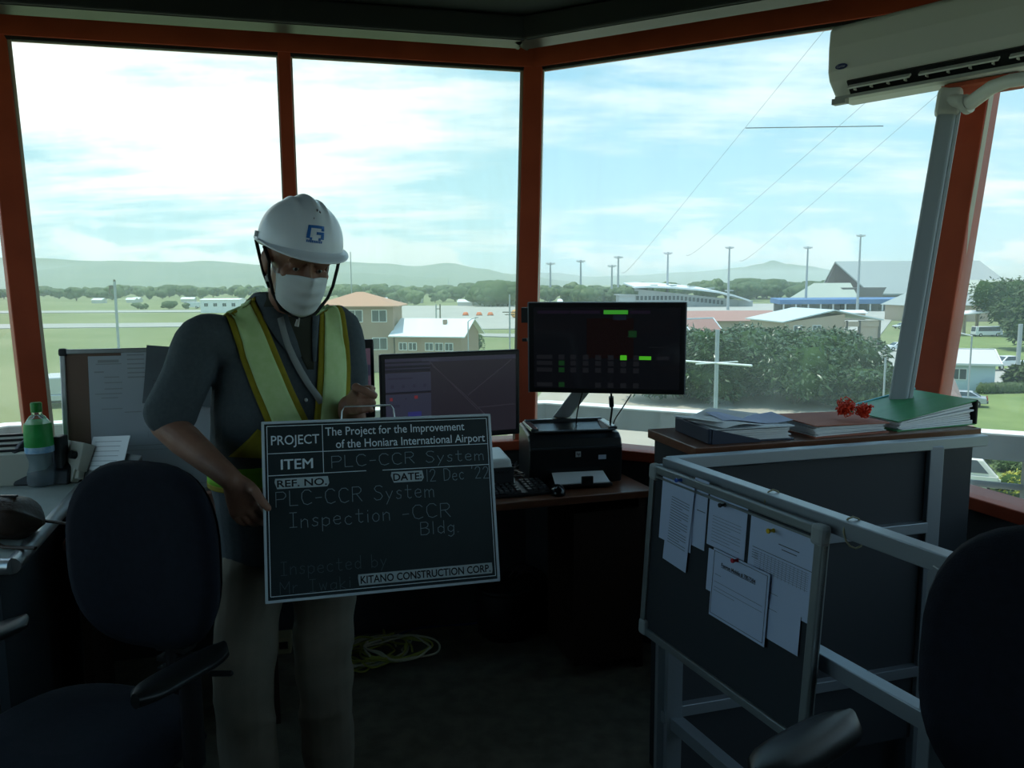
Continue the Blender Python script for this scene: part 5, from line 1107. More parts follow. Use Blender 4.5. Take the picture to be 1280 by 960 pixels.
# folders on the cabinet
def cab_M(t, d, rz=0.0, z=1.1025): p = o1 + R1v*t + per*d; return Matrix.Translation((p.x, p.y, z)) @ Matrix.Rotation(math.atan2(R1v.y, R1v.x)+rz, 4, 'Z')
def folder(label, t, d, rz, w, dp, h, cover, n_sheets, name='ring_binder', slope=0.0, spine=True, cover2=None):
    M = cab_M(t, d, rz); r = thing(name, label, 'folder', M.translation, math.atan2(R1v.y, R1v.x)+rz)
    L_(r, 'lower_cover', MB().box((0, 0, 0.0015), (w, dp, 0.003)), cover2 or cover)
    rr2 = random.Random(int(t*100)); pg = MB()
    for k in range(n_sheets):
        z0 = 0.003 + k*(h-0.006)/n_sheets; hk = (h-0.006)/n_sheets*0.8; c4 = [V((sx2*w*0.46, sy2*dp*0.465, 0)) for sx2, sy2 in ((-1, -1), (1, -1), (1, 1), (-1, 1))]; R3 = Matrix.Rotation(rr2.uniform(-.03, .03), 3, 'Z'); jx = V((rr2.uniform(-.006, .006), rr2.uniform(-.006, .006), 0))
        sl = lambda p: (1-slope*(0.5-p.x/w)) if slope > 0 else (1-slope*(0.5-p.x/w))/(1-slope)
        pg.hexa([R3 @ p + jx + V((0, 0, 0.003+(z0-0.003)*sl(p))) for p in c4] + [R3 @ p + jx + V((0, 0, 0.003+(z0-0.003+hk)*sl(p))) for p in c4])
    L_(r, 'pages', pg, PAPER)
    k1 = 1 if slope >= 0 else 1/(1-slope)
    h_ = h; h = h*k1
    b = MB(); b.hexa([(-w/2, -dp/2, h*(1-slope)), (w/2, -dp/2, h), (w/2, dp/2, h+0.004), (-w/2, dp/2, h*(1-slope)+0.004), (-w/2, -dp/2, h*(1-slope)+.003), (w/2, -dp/2, h+.003), (w/2, dp/2, h+.007), (-w/2, dp/2, h*(1-slope)+.007)]); L_(r, 'upper_cover', b, cover)
    return r, M
NAVY = mat('navy_folder', (0.02, 0.03, 0.06), 0.5)
r, M = folder('dark blue box file with loose white papers on the cabinet left end', 0.20, 0.13, -0.05, 0.26, 0.21, 0.038, mat('white_cover_sheet', (0.62, 0.67, 0.72), 0.6), 7, cover2=NAVY)
L_(r, 'spine', MB().box((-0.135, 0, 0.022), (0.012, 0.22, 0.044)), NAVY, 0.004); L_(r, 'front_edge', MB().hexa([(-0.13, -0.112, 0.0), (0.02, -0.112, 0), (0.02, -0.100, 0), (-0.13, -0.100, 0), (-0.13, -0.112, 0.042), (0.02, -0.112, 0.006), (0.02, -0.100, 0.006), (-0.13, -0.100, 0.042)]), NAVY)
for k, (t, d, a_, z_) in enumerate(((0.18, 0.11, 0.25, 0.046), (0.25, 0.14, -0.18, 0.049), (0.15, 0.17, 0.5, 0.052))):
    Mx = cab_M(t, d, a_, 1.1025+z_); b = MB(); b.M = Mx; n_ = 8
    for i in range(n_):
        z0, z1 = 0.006*math.sin(i*0.7+k), 0.006*math.sin((i+1)*0.7+k); x0_, x1_ = -0.105+0.21*i/n_, -0.105+0.21*(i+1)/n_
        b.hexa([(x0_, -0.075, z0), (x1_, -0.075, z1), (x1_, 0.075, z1), (x0_, 0.075, z0), (x0_, -0.075, z0+.001), (x1_, -0.075, z1+.001), (x1_, 0.075, z1+.001), (x0_, 0.075, z0+.001)])
    lb = ('loose white sheet on the dark blue box file, nearest the front', 'loose white sheet curling at the right end of the dark blue box file', 'loose sheet lying askew on the dark blue box file')[k]
    b.build('x', [[PAPER, mat('bluish_paper', (0.50, 0.55, 0.75), 0.9), PAPER][k]]); o = bpy.data.objects['x']; o.name = 'loose_paper'; tag(o, lb, 'paper')
r, M = folder('salmon pink folder over a stack of papers in the middle of the cabinet', 0.52, 0.12, 0.05, 0.27, 0.20, 0.034, mat('salmon_card', (0.42, 0.16, 0.11), 0.8, col2=(0.38, 0.14, 0.10), nscale=12), 9, 'paper_folder', slope=-0.25)
GREENF = mat('green_binder_cover', (0.04, 0.24, 0.09), 0.4, col2=(0.05, 0.28, 0.11), nscale=6, stretch=(1, 8, 1))
r, M = folder('green lever arch folder with black spine at the right end of the cabinet', 0.84, 0.16, 0.08, 0.32, 0.24, 0.075, GREENF, 10, slope=0.62, cover2=GREENF)
L_(r, 'spine', MB().box((0.163, 0, 0.040), (0.008, 0.245, 0.078)), BLACKP, 0.003)
L_(r, 'edge_tape', MB().hexa([(-0.16, 0.118, 0.031), (0.165, 0.118, 0.083), (0.165, 0.126, 0.083), (-0.16, 0.126, 0.031), (-0.16, 0.118, 0.036), (0.165, 0.118, 0.088), (0.165, 0.126, 0.088), (-0.16, 0.126, 0.036)]), mat('cyan_tape', (0.06, 0.42, 0.52), 0.4))
# red tinsel bundle
tn = cab_M(0.585, 0.09, 0, 1.1025+0.035).translation; b = MB(); rq = random.Random(8)
for k in range(150):
    left = rq.random() < 0.55; lump = V((-0.028, 0, 0.036)) if left else V((0.028, 0, 0.026)); ex = V((0.026, 0.024, 0.026)) if left else V((0.028, 0.024, 0.019))
    d_ = V((rq.gauss(0, 1), rq.gauss(0, 1), rq.gauss(0, 1))).normalized(); q_ = rq.uniform(0.3, 1.0)
    c_ = tn + lump + V((d_.x*ex.x*q_, d_.y*ex.y*q_, d_.z*ex.z*q_)); a1 = V((rq.gauss(0, 1), rq.gauss(0, 1), rq.gauss(0, 1))).normalized(); a2 = a1.orthogonal().normalized(); R_ = rq.uniform(0.006, 0.012)
    pts = [c_ + (a1*math.cos(t)+a2*math.sin(t)*0.7)*R_ + V((0, 0, 0.002*math.sin(3*t))) for t in [rq.uniform(0, 1) + 5.2*i/9 for i in range(10)]]
    for p in pts: p.z = max(p.z, tn.z+0.002)
    b.tube(pts, 0.0019, 5)
tag(b.build('red_string_bundle', mat('red_plastic_string', (0.75, 0.055, 0.02), 0.4)), 'tangled bundle of bright red plastic string lying on the salmon pink folder', 'string')

# ---- chairs
NAVYF = mat('navy_fabric', (0.005, 0.007, 0.014), 0.95, col2=(0.0065, 0.009, 0.018), nscale=60, bump=0.2, bscale=400); ARMP = mat('arm_pad', (0.010, 0.011, 0.012), 0.35)
def superell(cx, cz, a, c, p, y, n=40): return [V((cx + a*math.copysign(abs(math.cos(t))**(2/p), math.cos(t)), y, cz + c*math.copysign(abs(math.sin(t))**(2/p), math.sin(t)))) for t in [2*PI*i/n for i in range(n)]]
def make_chair(label, loc, rz, top=1.12, up=0.0):
    """office chair facing -y of its own frame"""
    r = thing('office_chair', label, 'chair', loc, rz, None)
    bz = top-0.24-up; rings = []
    def L_(parent, name, mb, mats, *k):
        if up and name not in ('gas_column', 'base_leg'): mb.v = [p + V((0, 0, up)) for p in mb.v]
        elif up and name == 'gas_column': mb.v = [V((p.x, p.y, p.z + (up if p.z > 0.2 else 0))) for p in mb.v]
        return globals()['L_'](parent, name, mb, mats, *k)
    for y, s in ((0.0, 0.90), (-0.012, 0.97), (-0.035, 1.0), (-0.055, 0.97), (-0.066, 0.86), (-0.068, 0.4)): rings.append([p + V((0, 0.55*(p.x)**2*-1, 0)) for p in superell(0, bz, 0.215*s, 0.24*s, 2.7, y+0.06)])
    b = MB(); b.loft(rings); L_(r, 'backrest', b, NAVYF)
    rings = []
    for y, s in ((0.065, 0.93), (0.078, 0.88), (0.085, 0.5)): rings.append([p + V((0, 0.55*(p.x)**2*-1, 0)) for p in superell(0, bz, 0.215*s, 0.24*s, 2.7, y)])
    b = MB(); b.loft(rings); L_(r, 'back_shell', b, BLACKP)
    rings = []
    for z, s in ((0.49, 0.86), (0.50, 0.97), (0.53, 1.0), (0.56, 0.97), (0.575, 0.85), (0.578, 0.4)):
        rings.append([V((p.x, p.z-0.25, z + 0.02*(1 if p.z > 0.1 else 0)*0 - max(0, -p.z-0.12)*0.25)) for p in superell(0, 0, 0.24*s, 0.235*s, 3.0, 0)])
    b = MB(); b.loft(rings); L_(r, 'seat', b, NAVYF)
    L_(r, 'seat_shell', MB().box((0, -0.24, 0.475), (0.40, 0.40, 0.02)).box((0, -0.22, 0.44), (0.16, 0.22, 0.06)), BLACKP, 0.01)
    b = MB(); b.tube([(0, -0.10, 0.46), (0, 0.06, 0.47), (0, 0.105, 0.56), (0, 0.10, bz)], 0.022, 10, flat=1.6); L_(r, 'back_bar', b, BLACKP)
    bl2 = MB()
    for k in range(6): bl2.box((0, 0.105, 0.52+k*0.03), (0.09, 0.05, 0.016))
    L_(r, 'bellows', bl2, RUBBER, 0.004)
    for s in (-1, 1):
        b = MB(); b.tube([(s*0.16, -0.20, 0.475), (s*0.27, -0.20, 0.475), (s*0.285, -0.20, 0.52), (s*0.285, -0.20, 0.72)], [0.022, 0.022, 0.024, 0.024], 10); a_ = L_(r, 'arm', b, BLACKP)
        b = MB(); rg = []
        for t in [i/10 for i in range(11)]:
            y = -0.36 + 0.28*t; wd_ = 0.045*math.sqrt(max(0.06, 1-(2*t-1)**4)); rg.append([V((s*0.285 + wd_*math.cos(q2), y, 0.735 + 0.016*math.sin(q2) + 0.008*math.cos(PI*t))) for q2 in [2*PI*i/14 for i in range(14)]])
        b.loft(rg); L_(r, 'arm_pad', b, ARMP)
        o_ = link('arm_lever', MB().tube([(s*0.30, -0.15, 0.70+up), (s*0.335, -0.13, 0.695+up)], 0.007, 8, round_ends=True).mesh('arm_lever', [BLACKP])); local(o_, a_)
    L_(r, 'gas_column', MB().cyl((0, -0.22, 0.10), (0, -0.22, 0.42), 0.028, 14).cyl((0, -0.22, 0.25), (0, -0.22, 0.43), 0.04, 14), BLACKP)
    for k in range(5):
        a_ = 2*PI*k/5+0.3; e_ = V((0.29*math.cos(a_), -0.22+0.29*math.sin(a_), 0.075)); b = MB(); b.tube([(0, -0.22, 0.11), e_], [0.03, 0.018], 8); l_ = L_(r, 'base_leg', b, BLACKP)
        o_ = link('castor', MB().cyl((e_.x-0.012, e_.y, 0.028), (e_.x+0.012, e_.y, 0.028), 0.028, 12).mesh('castor', [DARKP])); local(o_, l_)
    return r
make_chair('dark navy office chair in front of the man, facing the lower left', (-0.915, 1.90, 0), math.radians(-16), 1.125)
make_chair('dark navy office chair at the lower right corner beside the notice board', (0.80, 1.07, 0), math.radians(-48.7), 1.20, 0.115)

# ---- air conditioner across the right corner
acd = V((-0.66, 0.75, 0)).normalized()   # along the unit, towards its left end
acl = Wy(1034, 78, 3.02)
acW, acH, acD = 0.86, 0.275, 0.20
X = -acd; Yf = V((0, 0, 1)).cross(X); Yf.normalize()
AM = Matrix((X, Yf, V((0, 0, 1)))).transposed().to_4x4(); AM.translation = acl + X*acW/2 + Yf*acD/2
# frame: x along, -y faces the room
if (AM.to_3x3() @ V((0, -1, 0))).dot(V((-0.5, -1, 0))) < 0:
    AM = AM @ Matrix.Rotation(PI, 4, 'Z'); 
ac = thing('air_conditioner', 'grey white wall air conditioner hung across the upper right corner', 'air conditioner', AM.translation)
prof = [(0.10, 0.1375), (-0.075, 0.1375), (-0.095, 0.12), (-0.10, 0.05), (-0.098, -0.04), (-0.085, -0.075), (-0.03, -0.13), (0.0, -0.1375), (0.10, -0.1375)]
prof = [(y, z*0.92) for y, z in prof]
ACW = mat('aged_white_plastic', (0.62, 0.62, 0.58), 0.45)
b = MB(); b.M = AM; n = len(prof); b.add([(-acW/2, y, z) for y, z in prof] + [(acW/2, y, z) for y, z in prof], [list(range(n))[::-1], list(range(n, 2*n))] + [(i, (i+1) % n, n+(i+1) % n, n+i) for i in range(n)]); b.build('casing', ACW, ac, bevel=0.012, seg=3)
b = MB(); b.M = AM; b.add([(-0.36, -0.088, -0.078), (0.40, -0.088, -0.078), (0.40, -0.052, -0.120), (-0.36, -0.052, -0.120), (-0.36, -0.072, -0.064), (0.40, -0.072, -0.064), (0.40, -0.036, -0.106), (-0.36, -0.036, -0.106)], [(0, 1, 2, 3), (7, 6, 5, 4), (0, 4, 5, 1), (1, 5, 6, 2), (2, 6, 7, 3), (3, 7, 4, 0)]); b.build('outlet_slot', BLACKP, ac)
for x0_, x1_ in ((-0.355, -0.14), (-0.11, 0.13), (0.16, 0.395)):
    b = MB(); b.M = AM; b.bar((x0_, -0.083, -0.097), (x1_, -0.083, -0.097), 0.006, 0.022, up=(0, 1, 0.8))
    for k in range(4): xx = x0_+0.02+(x1_-x0_-0.04)*k/3; b.box((xx, -0.072, -0.10), (0.004, 0.02, 0.02))
    b.build('louvre', ACW, ac)
b = MB(); b.M = AM; b.box((0.0, -0.060, -0.124), (acW*0.96, 0.012, 0.01)).box((-acW/2+0.03, -0.05, -0.135), (0.05, 0.03, 0.02)); b.build('lower_lip', mat('lip_plastic', (0.33, 0.34, 0.32), 0.5), ac)
b = MB(); b.M = AM @ Matrix.Translation((-acW/2+0.055, -0.1015, -0.025)) @ Matrix.Rotation(PI/2, 4, 'X') @ Matrix.Diagonal((1, 0.45, 1, 1)); b.lathe([(0.022, -0.001), (0.022, 0.002)], n=24); b.build('oval_badge', mat('navy_badge', (0.02, 0.03, 0.12), 0.3), ac)
b = MB(); bm_ = AM @ Matrix.Translation((-acW/2+0.055, -0.1045, -0.025)); add_text(b, 'Carrier', bm_, -0.016, 0.016, 0.0, 0.008, y=0, weight=0.01); b.build('badge_lettering', mat('badge_white', (0.45, 0.47, 0.55), 0.4), ac)
b = MB(); b.M = AM; b.box((-0.02, 0.11, 0.0), (0.50, 0.02, 0.2)).bar((-0.06, 0.05, -0.136), (0.16, 0.05, -0.136), 0.10, 0.012).hexa([(-0.04, 0.06, -0.16), (0.14, 0.06, -0.16), (0.14, 0.12, -0.16), (-0.04, 0.12, -0.16), (-0.08, 0.02, -0.13), (0.18, 0.02, -0.13), (0.18, 0.12, -0.13), (-0.08, 0.12, -0.13)]); b.build('wall_bracket', ORANGE, ac)
# conduit along the right post
ct, cb_ = Wy(1184, 140, 2.80), Wy(1121, 512, 2.62)
cd_ = thing('conduit', 'grey pipe trunking running down the right window post from the air conditioner', 'conduit', cb_)
b = MB(); dirn = (ct-cb_).normalized(); b.bar(cb_ - dirn*0.35, ct, 0.060, 0.035, up=(-0.5, -0.9, 0)); b.build('trunking', mat('trunking_grey', (0.36, 0.40, 0.43), 0.45), cd_, bevel=0.012, seg=3)
b = MB(); b.bar(cb_ - dirn*0.35 + V((0.034, -0.012, 0)), ct + V((0.034, -0.012, 0)), 0.010, 0.03, up=(-0.5, -0.9, 0)); b.build('cover_edge', mat('pale_trunking', (0.55, 0.60, 0.64), 0.4), cd_)
el_ = Wy(1196, 128, 2.78); b = MB(); b.bar(ct - dirn*0.02, ct + dirn*0.085, 0.078, 0.05, up=(-0.5, -0.9, 0)); b.build('elbow', ACW, cd_, bevel=0.02, seg=3)
b = MB(); b.tube([ct + dirn*0.04, Wy(1214, 128, 2.72), Wy(1240, 109, 2.58), Wy(1262, 101, 2.48), Wy(1320, 92, 2.30)], [0.024, 0.024, 0.022, 0.020, 0.020], 14); b.build('side_pipe', ACW, cd_)
b = MB(); b.tube([Wy(1205, 132, 2.75), Wy(1211, 129, 2.735)], [0.032, 0.032], 16); b.build('pipe_collar', ACW, cd_)
# ================================================================== THE MAN
YAW = math.radians(30)
F = V((math.sin(YAW), -math.cos(YAW), 0)); RT = V((-math.cos(YAW), -math.sin(YAW), 0)); UP = V((0, 0, 1))   # forward, his right, up
T = V((-0.655, 2.30, 0))
man = thing('person', 'standing man in white hard hat, face mask and hi-vis vest holding a chalkboard', 'person', (T.x, T.y, 0))
def tp(r, f, z): return T + RT*r + F*f + UP*z
def ering(c, hw, hd, n=28, p=2.3, rv=None, fv=None):
    rv = RT if rv is None else rv; fv = F if fv is None else fv
    return [c + rv*hw*math.copysign(abs(math.cos(a))**(2/p), math.cos(a)) + fv*hd*math.copysign(abs(math.sin(a))**(2/p), math.sin(a)) for a in [2*PI*j/n for j in range(n)]]
# joints
SHR = Wy(251, 428, 2.16); SHL = Wy(423, 412, 2.37)
ELR = Wy(207, 530, 2.12); WRR = Wy(290, 600, 1.985)
ELL = Wy(442, 535, 2.38); WRL = Wy(436, 507, 2.20)
HIPR, HIPL = tp(0.095, 0.0, 0.86), tp(-0.095, 0.0, 0.86)
KNR, KNL = Wy(304, 838, 2.15), Wy(405, 832, 2.28)
ANR, ANL = V((KNR.x-0.005, KNR.y+0.03, 0.09)), V((KNL.x+0.0, KNL.y+0.03, 0.09))
def limb(mb, pts, rs, n=16, flat=None):
    P, Rr = [V(p) for p in pts], rs; sp, sr = [], []
    for i in range(len(P)-1):
        p0, p1, p2, p3 = P[max(i-1, 0)], P[i], P[i+1], P[min(i+2, len(P)-1)]
        for k in range(6):
            t = k/6; sp.append(0.5*((2*p1)+(p2-p0)*t+(2*p0-5*p1+4*p2-p3)*t*t+(3*p1-p0-3*p2+p3)*t**3)); sr.append(Rr[i]*(1-t)+Rr[i+1]*t)
    sp.append(P[-1]); sr.append(Rr[-1]); mb.tube(sp, sr, n, 0, True, True, flat)
# head frame
HY, HP, HR = math.radians(33), math.radians(16), math.radians(-5)
hf = V((math.sin(HY)*math.cos(HP), -math.cos(HY)*math.cos(HP), -math.sin(HP))); hr = V((-math.cos(HY), -math.sin(HY), 0)); hu = hr.cross(hf); 
if hu.z < 0: hu = -hu
HC = Wy(373, 326, 2.185)
HM = Matrix((hr, hf, hu)).transposed().to_4x4(); HM = Matrix.Translation(HC) @ HM @ Matrix.Rotation(HR, 4, 'Y')
def hp(x, y, z): return HM @ V((x, y, z))
body = MB()
body.M = HM
body.sph((0, -0.012, 0.035), (0.076, 0.096, 0.088), 24)
body.sph((0, 0.022, -0.045), (0.061, 0.068, 0.078), 20)
body.sph((0, 0.052, -0.098), (0.034, 0.036, 0.026), 14)          # chin
for s in (-1, 1):
    body.sph((s*0.047, 0.030, -0.072), (0.016, 0.040, 0.030), 12)   # jaw
    body.sph((s*0.043, 0.060, -0.022), (0.024, 0.022, 0.020), 12)   # cheek
    body.sph((s*0.031, 0.083, 0.018), (0.029, 0.013, 0.009), 12)    # brow
    body.sph((s*0.081, -0.014, -0.016), (0.011, 0.024, 0.037), 12)  # ear
    body.sph((s*0.087, -0.022, -0.004), (0.008, 0.014, 0.021), 10)
    body.sph((s*0.032, 0.073, 0.004), (0.018, 0.014, 0.009), 12)    # eyelids
body.loft([[V((x*w, 0.082+d*max(0, 1-abs(x)), z)) for x in (-1, -.5, 0, .5, 1)] + [V((x*w, 0.06, z)) for x in (1, -1)] for z, w, d in ((0.016, 0.009, 0.012), (0.0, 0.010, 0.018), (-0.018, 0.013, 0.028), (-0.034, 0.019, 0.037), (-0.044, 0.017, 0.030), (-0.050, 0.010, 0.016))])
body.sph((0, 0.085, -0.068), (0.024, 0.012, 0.010), 12)           # lips
body.M = Matrix.Identity(4)
nb_ = tp(0, -0.005, 1.46)
limb(body, [hp(0, -0.03, -0.03), (hp(0, -0.03, -0.10)*0.55 + nb_*0.45), nb_], [0.058, 0.056, 0.066])
body.loft([ering(tp(0, 0.0, 0.80), 0.15, 0.10), ering(tp(0, 0.01, 0.98), 0.155, 0.115), ering(tp(0, 0.0, 1.15), 0.15, 0.10), ering(tp(0, 0.0, 1.28), 0.155, 0.095), ering(tp(0, -0.01, 1.42), 0.14, 0.08), ering(tp(0, -0.01, 1.49), 0.06, 0.05)])
limb(body, [SHR, SHR.lerp(ELR, 0.5), ELR], [0.050, 0.046, 0.041]); limb(body, [SHL, SHL.lerp(ELL, 0.5), ELL], [0.050, 0.046, 0.041])
limb(body, [ELR, ELR.lerp(WRR, 0.3), ELR.lerp(WRR, 0.75), WRR], [0.042, 0.044, 0.033, 0.028]); limb(body, [ELL, ELL.lerp(WRL, 0.4), WRL], [0.041, 0.040, 0.029])
for h, k, a in ((HIPR, KNR, ANR), (HIPL, KNL, ANL)): limb(body, [h, k, a], [0.075, 0.052, 0.036])
def hand(mb, wr, Y, Xh, side_curls, thumb, scale=1.0, spread=0.0):
    """wr wrist, Y along the fingers, Xh towards the thumb, Z the back of the hand"""
    Y = V(Y).normalized(); X = V(Xh); X = (X - Y*X.dot(Y)).normalized(); Z = V(thumb['back']); Z = (Z - Y*Z.dot(Y) - X*Z.dot(X)).normalized()
    P = lambda x, y, z: wr + (X*x + Y*y + Z*z)*scale
    rg = []
    for y, hw, ht in ((-0.012, 0.026, 0.020), (0.01, 0.030, 0.018), (0.04, 0.038, 0.016), (0.07, 0.042, 0.014), (0.092, 0.041, 0.012)): rg.append([P(hw*math.cos(a)*1.0, y, ht*math.sin(a)) for a in [2*PI*j/16 for j in range(16)]])
    mb.loft(rg)
    for i, (x, ln_, cu) in enumerate(zip((0.031, 0.010, -0.011, -0.031), (0.074, 0.082, 0.076, 0.060), side_curls)):
        p = P(x, 0.088 - 0.006*abs(i-1), 0.0); pts = [P(x*0.9, 0.062, -0.002), p]; rs = [0.0095, 0.0098]; ang = 0.0
        for sgl, c_ in zip((0.46, 0.31, 0.23), cu):
            ang += math.radians(c_); d_ = Y*math.cos(ang) - Z*math.sin(ang) + X*(spread*(1.5-i)*0.1); p = p + d_*ln_*sgl*scale; pts.append(p); rs.append(rs[-1]-0.0008)
        sp = []; sr = []
        for a in range(len(pts)-1):
            for k in range(3): sp.append(pts[a].lerp(pts[a+1], k/3)); sr.append(rs[a]*(1-k/3)+rs[a+1]*k/3)
        sp.append(pts[-1]); sr.append(rs[-1]*0.9); mb.tube(sp, [q*scale for q in sr], 10, 0, True, True)
        mb.sph(pts[1] + Z*0.003*scale, 0.0105*scale, 8)
    tpts = [P(*q) for q in thumb['base']] + [V(q) for q in thumb['pts']]
    mb.tube(tpts, [0.016, 0.015] + [0.0125, 0.0115, 0.0095][:len(tpts)-2], 10, 0, True, True)
# the chalkboard's frame, also used to place the hands
BM = Matrix.Translation((-0.336, 2.030, 0.983)) @ Matrix.Rotation(math.radians(16.9), 4, 'Z') @ Matrix.Rotation(math.radians(-14.9), 4, 'X') @ Matrix.Rotation(math.radians(1.0), 4, 'Y')
def bpnt(x, y, z): return BM @ V((x, y, z))
edge = lambda z, x=-0.30, y=0.0: bpnt(x, y, z)
hand(body, WRR, bpnt(-0.335, 0.035, -0.02) - WRR, (0.8, -0.05, 0.6), [(30, 40, 20), (28, 40, 20), (26, 38, 20), (24, 36, 20)],
     dict(back=(-0.35, -0.9, 0.2), base=[(0.020, 0.012, -0.004), (0.036, 0.034, -0.002)], pts=[bpnt(-0.318, -0.014, 0.052), bpnt(-0.302, -0.0185, 0.026), bpnt(-0.288, -0.0185, 0.008)]))
hb0 = bpnt(-0.042, 0.004, 0.262)
hand(body, WRL, hb0 + V((0.02, -0.0, 0.028)) - WRL, (0.15, -0.15, 1.0), [(55, 75, 45), (62, 78, 45), (66, 78, 45), (66, 75, 45)],
     dict(back=(0.35, 0.8, 0.0) if False else (-0.75, -0.6, 0.1), base=[(0.020, 0.018, -0.006), (0.034, 0.046, -0.012)], pts=[hb0 + V((-0.012, -0.03, 0.050)), hb0 + V((0.012, -0.03, 0.040)), hb0 + V((0.034, -0.026, 0.026))]), 0.93)
skin = remesh(body, 0.0042, 3)
SKIN = mat('weathered_skin', (0.30, 0.155, 0.105), 0.5, col2=(0.26, 0.125, 0.085), nscale=25, bump=0.08, bscale=260)
skin.materials.append(SKIN); link('body', skin, man)
for s in (-1, 1):
    b = MB(); b.sph(hp(s*0.032, 0.0765, -0.003), 0.0085, 12); e_ = b.build('eye', mat('shaded_eye_white', (0.30, 0.27, 0.25), 0.3), man)  # whites darkened: shade under the hat brim is put into their colour
    b = MB(); b.sph(hp(s*0.032+0.001, 0.0822, -0.004), 0.0046, 10); b.build('iris', mat('iris_dark', (0.015, 0.01, 0.008), 0.2), e_)
b = MB(); b.M = HM
for s in (-1, 1): b.sph((s*0.073, -0.035, 0.01), (0.010, 0.034, 0.040), 12)
b.sph((0, -0.085, -0.01), (0.055, 0.025, 0.045), 14)
me = remesh(b, 0.005, 2); me.materials.append(mat('grey_hair', (0.06, 0.058, 0.055), 0.8)); link('hair', me, man)

def wrinkle(me, amp, scale, stretch=(1, 1, 1), seed=0.0):
    me.update(); ns = [v.normal.copy() for v in me.vertices]
    for v, n_ in zip(me.vertices, ns):
        p = V((v.co.x*stretch[0], v.co.y*stretch[1], v.co.z*stretch[2]))*scale
        a = mnoise.noise(p + V((seed, 0, 0))); c_ = 1-abs(mnoise.noise(p*0.6 + V((0, seed, 3))))*2
        v.co += n_*amp*(0.6*a + 0.5*c_ - 0.2)
# shirt
sh = MB()
sh.loft([ering(tp(0, 0.005, 0.775), 0.196, 0.142), ering(tp(0.004, 0.012, 0.86), 0.204, 0.148), ering(tp(0.008, 0.018, 0.96), 0.208, 0.154), ering(tp(0.010, 0.012, 1.08), 0.208, 0.144), ering(tp(0.008, 0.004, 1.20), 0.204, 0.130), ering(tp(0.004, 0.0, 1.30), 0.198, 0.120), ering(tp(0, -0.004, 1.38), 0.186, 0.110), ering(tp(0, -0.008, 1.435), 0.164, 0.098), ering(tp(0, -0.010, 1.475), 0.128, 0.086), ering(tp(0, -0.008, 1.505), 0.096, 0.076), ering(tp(0, -0.004, 1.53), 0.074, 0.070)])
for S_, E_, t in ((SHR, ELR, 0.86), (SHL, ELL, 0.66)):
    inn = S_.lerp(tp(0, 0, 1.38), 0.35)
    limb(sh, [inn, S_ + UP*0.004, S_.lerp(E_, 0.45), S_.lerp(E_, t)], [0.070, 0.064, 0.066, 0.068])
shirt = remesh(sh, 0.0062, 8); wrinkle(shirt, 0.009, 9, (1, 1, 1.3), 3)
SHIRT = mat('blue_grey_shirt', (0.068, 0.086, 0.098), 0.9, col2=(0.082, 0.101, 0.114), nscale=90, bump=0.25, bscale=500)
shirt.materials.append(SHIRT); sho = link('shirt', shirt, man)
BV = bvh(shirt)
CAMO = V((0, 0, CAMZ))
def surf_ray(px, py, off, guess=2.2):
    d = ray(px, py).normalized(); h = BV.ray_cast(CAMO, d)
    if h[0] is None or h[0].y > 2.75:
        h = BV.find_nearest(Wy(px, py, guess))
    n_ = h[1]
    if n_.dot(d) > 0: n_ = -n_
    return h[0] + n_*off
def surf_near(p, off): h = BV.find_nearest(p); n_ = h[1]; n_ = n_ if (p-h[0]).dot(n_) > 0 else n_; return h[0] + n_*off
def grid(name, rows, m_, th, parent, label=None, smooth_it=0):
    n = len(rows[0]); b = MB(); b.add([p for r in rows for p in r], [(i*n+j, i*n+j+1, (i+1)*n+j+1, (i+1)*n+j) for i in range(len(rows)-1) for j in range(n-1)], 0, True)
    mods = []
    if smooth_it: mods.append(('SMOOTH', dict(factor=0.5, iterations=smooth_it)))
    mods.append(('SOLIDIFY', dict(thickness=th, offset=1)))
    me = bake(b, mods); me.materials.append(m_); return link(name, me, parent, label=label)
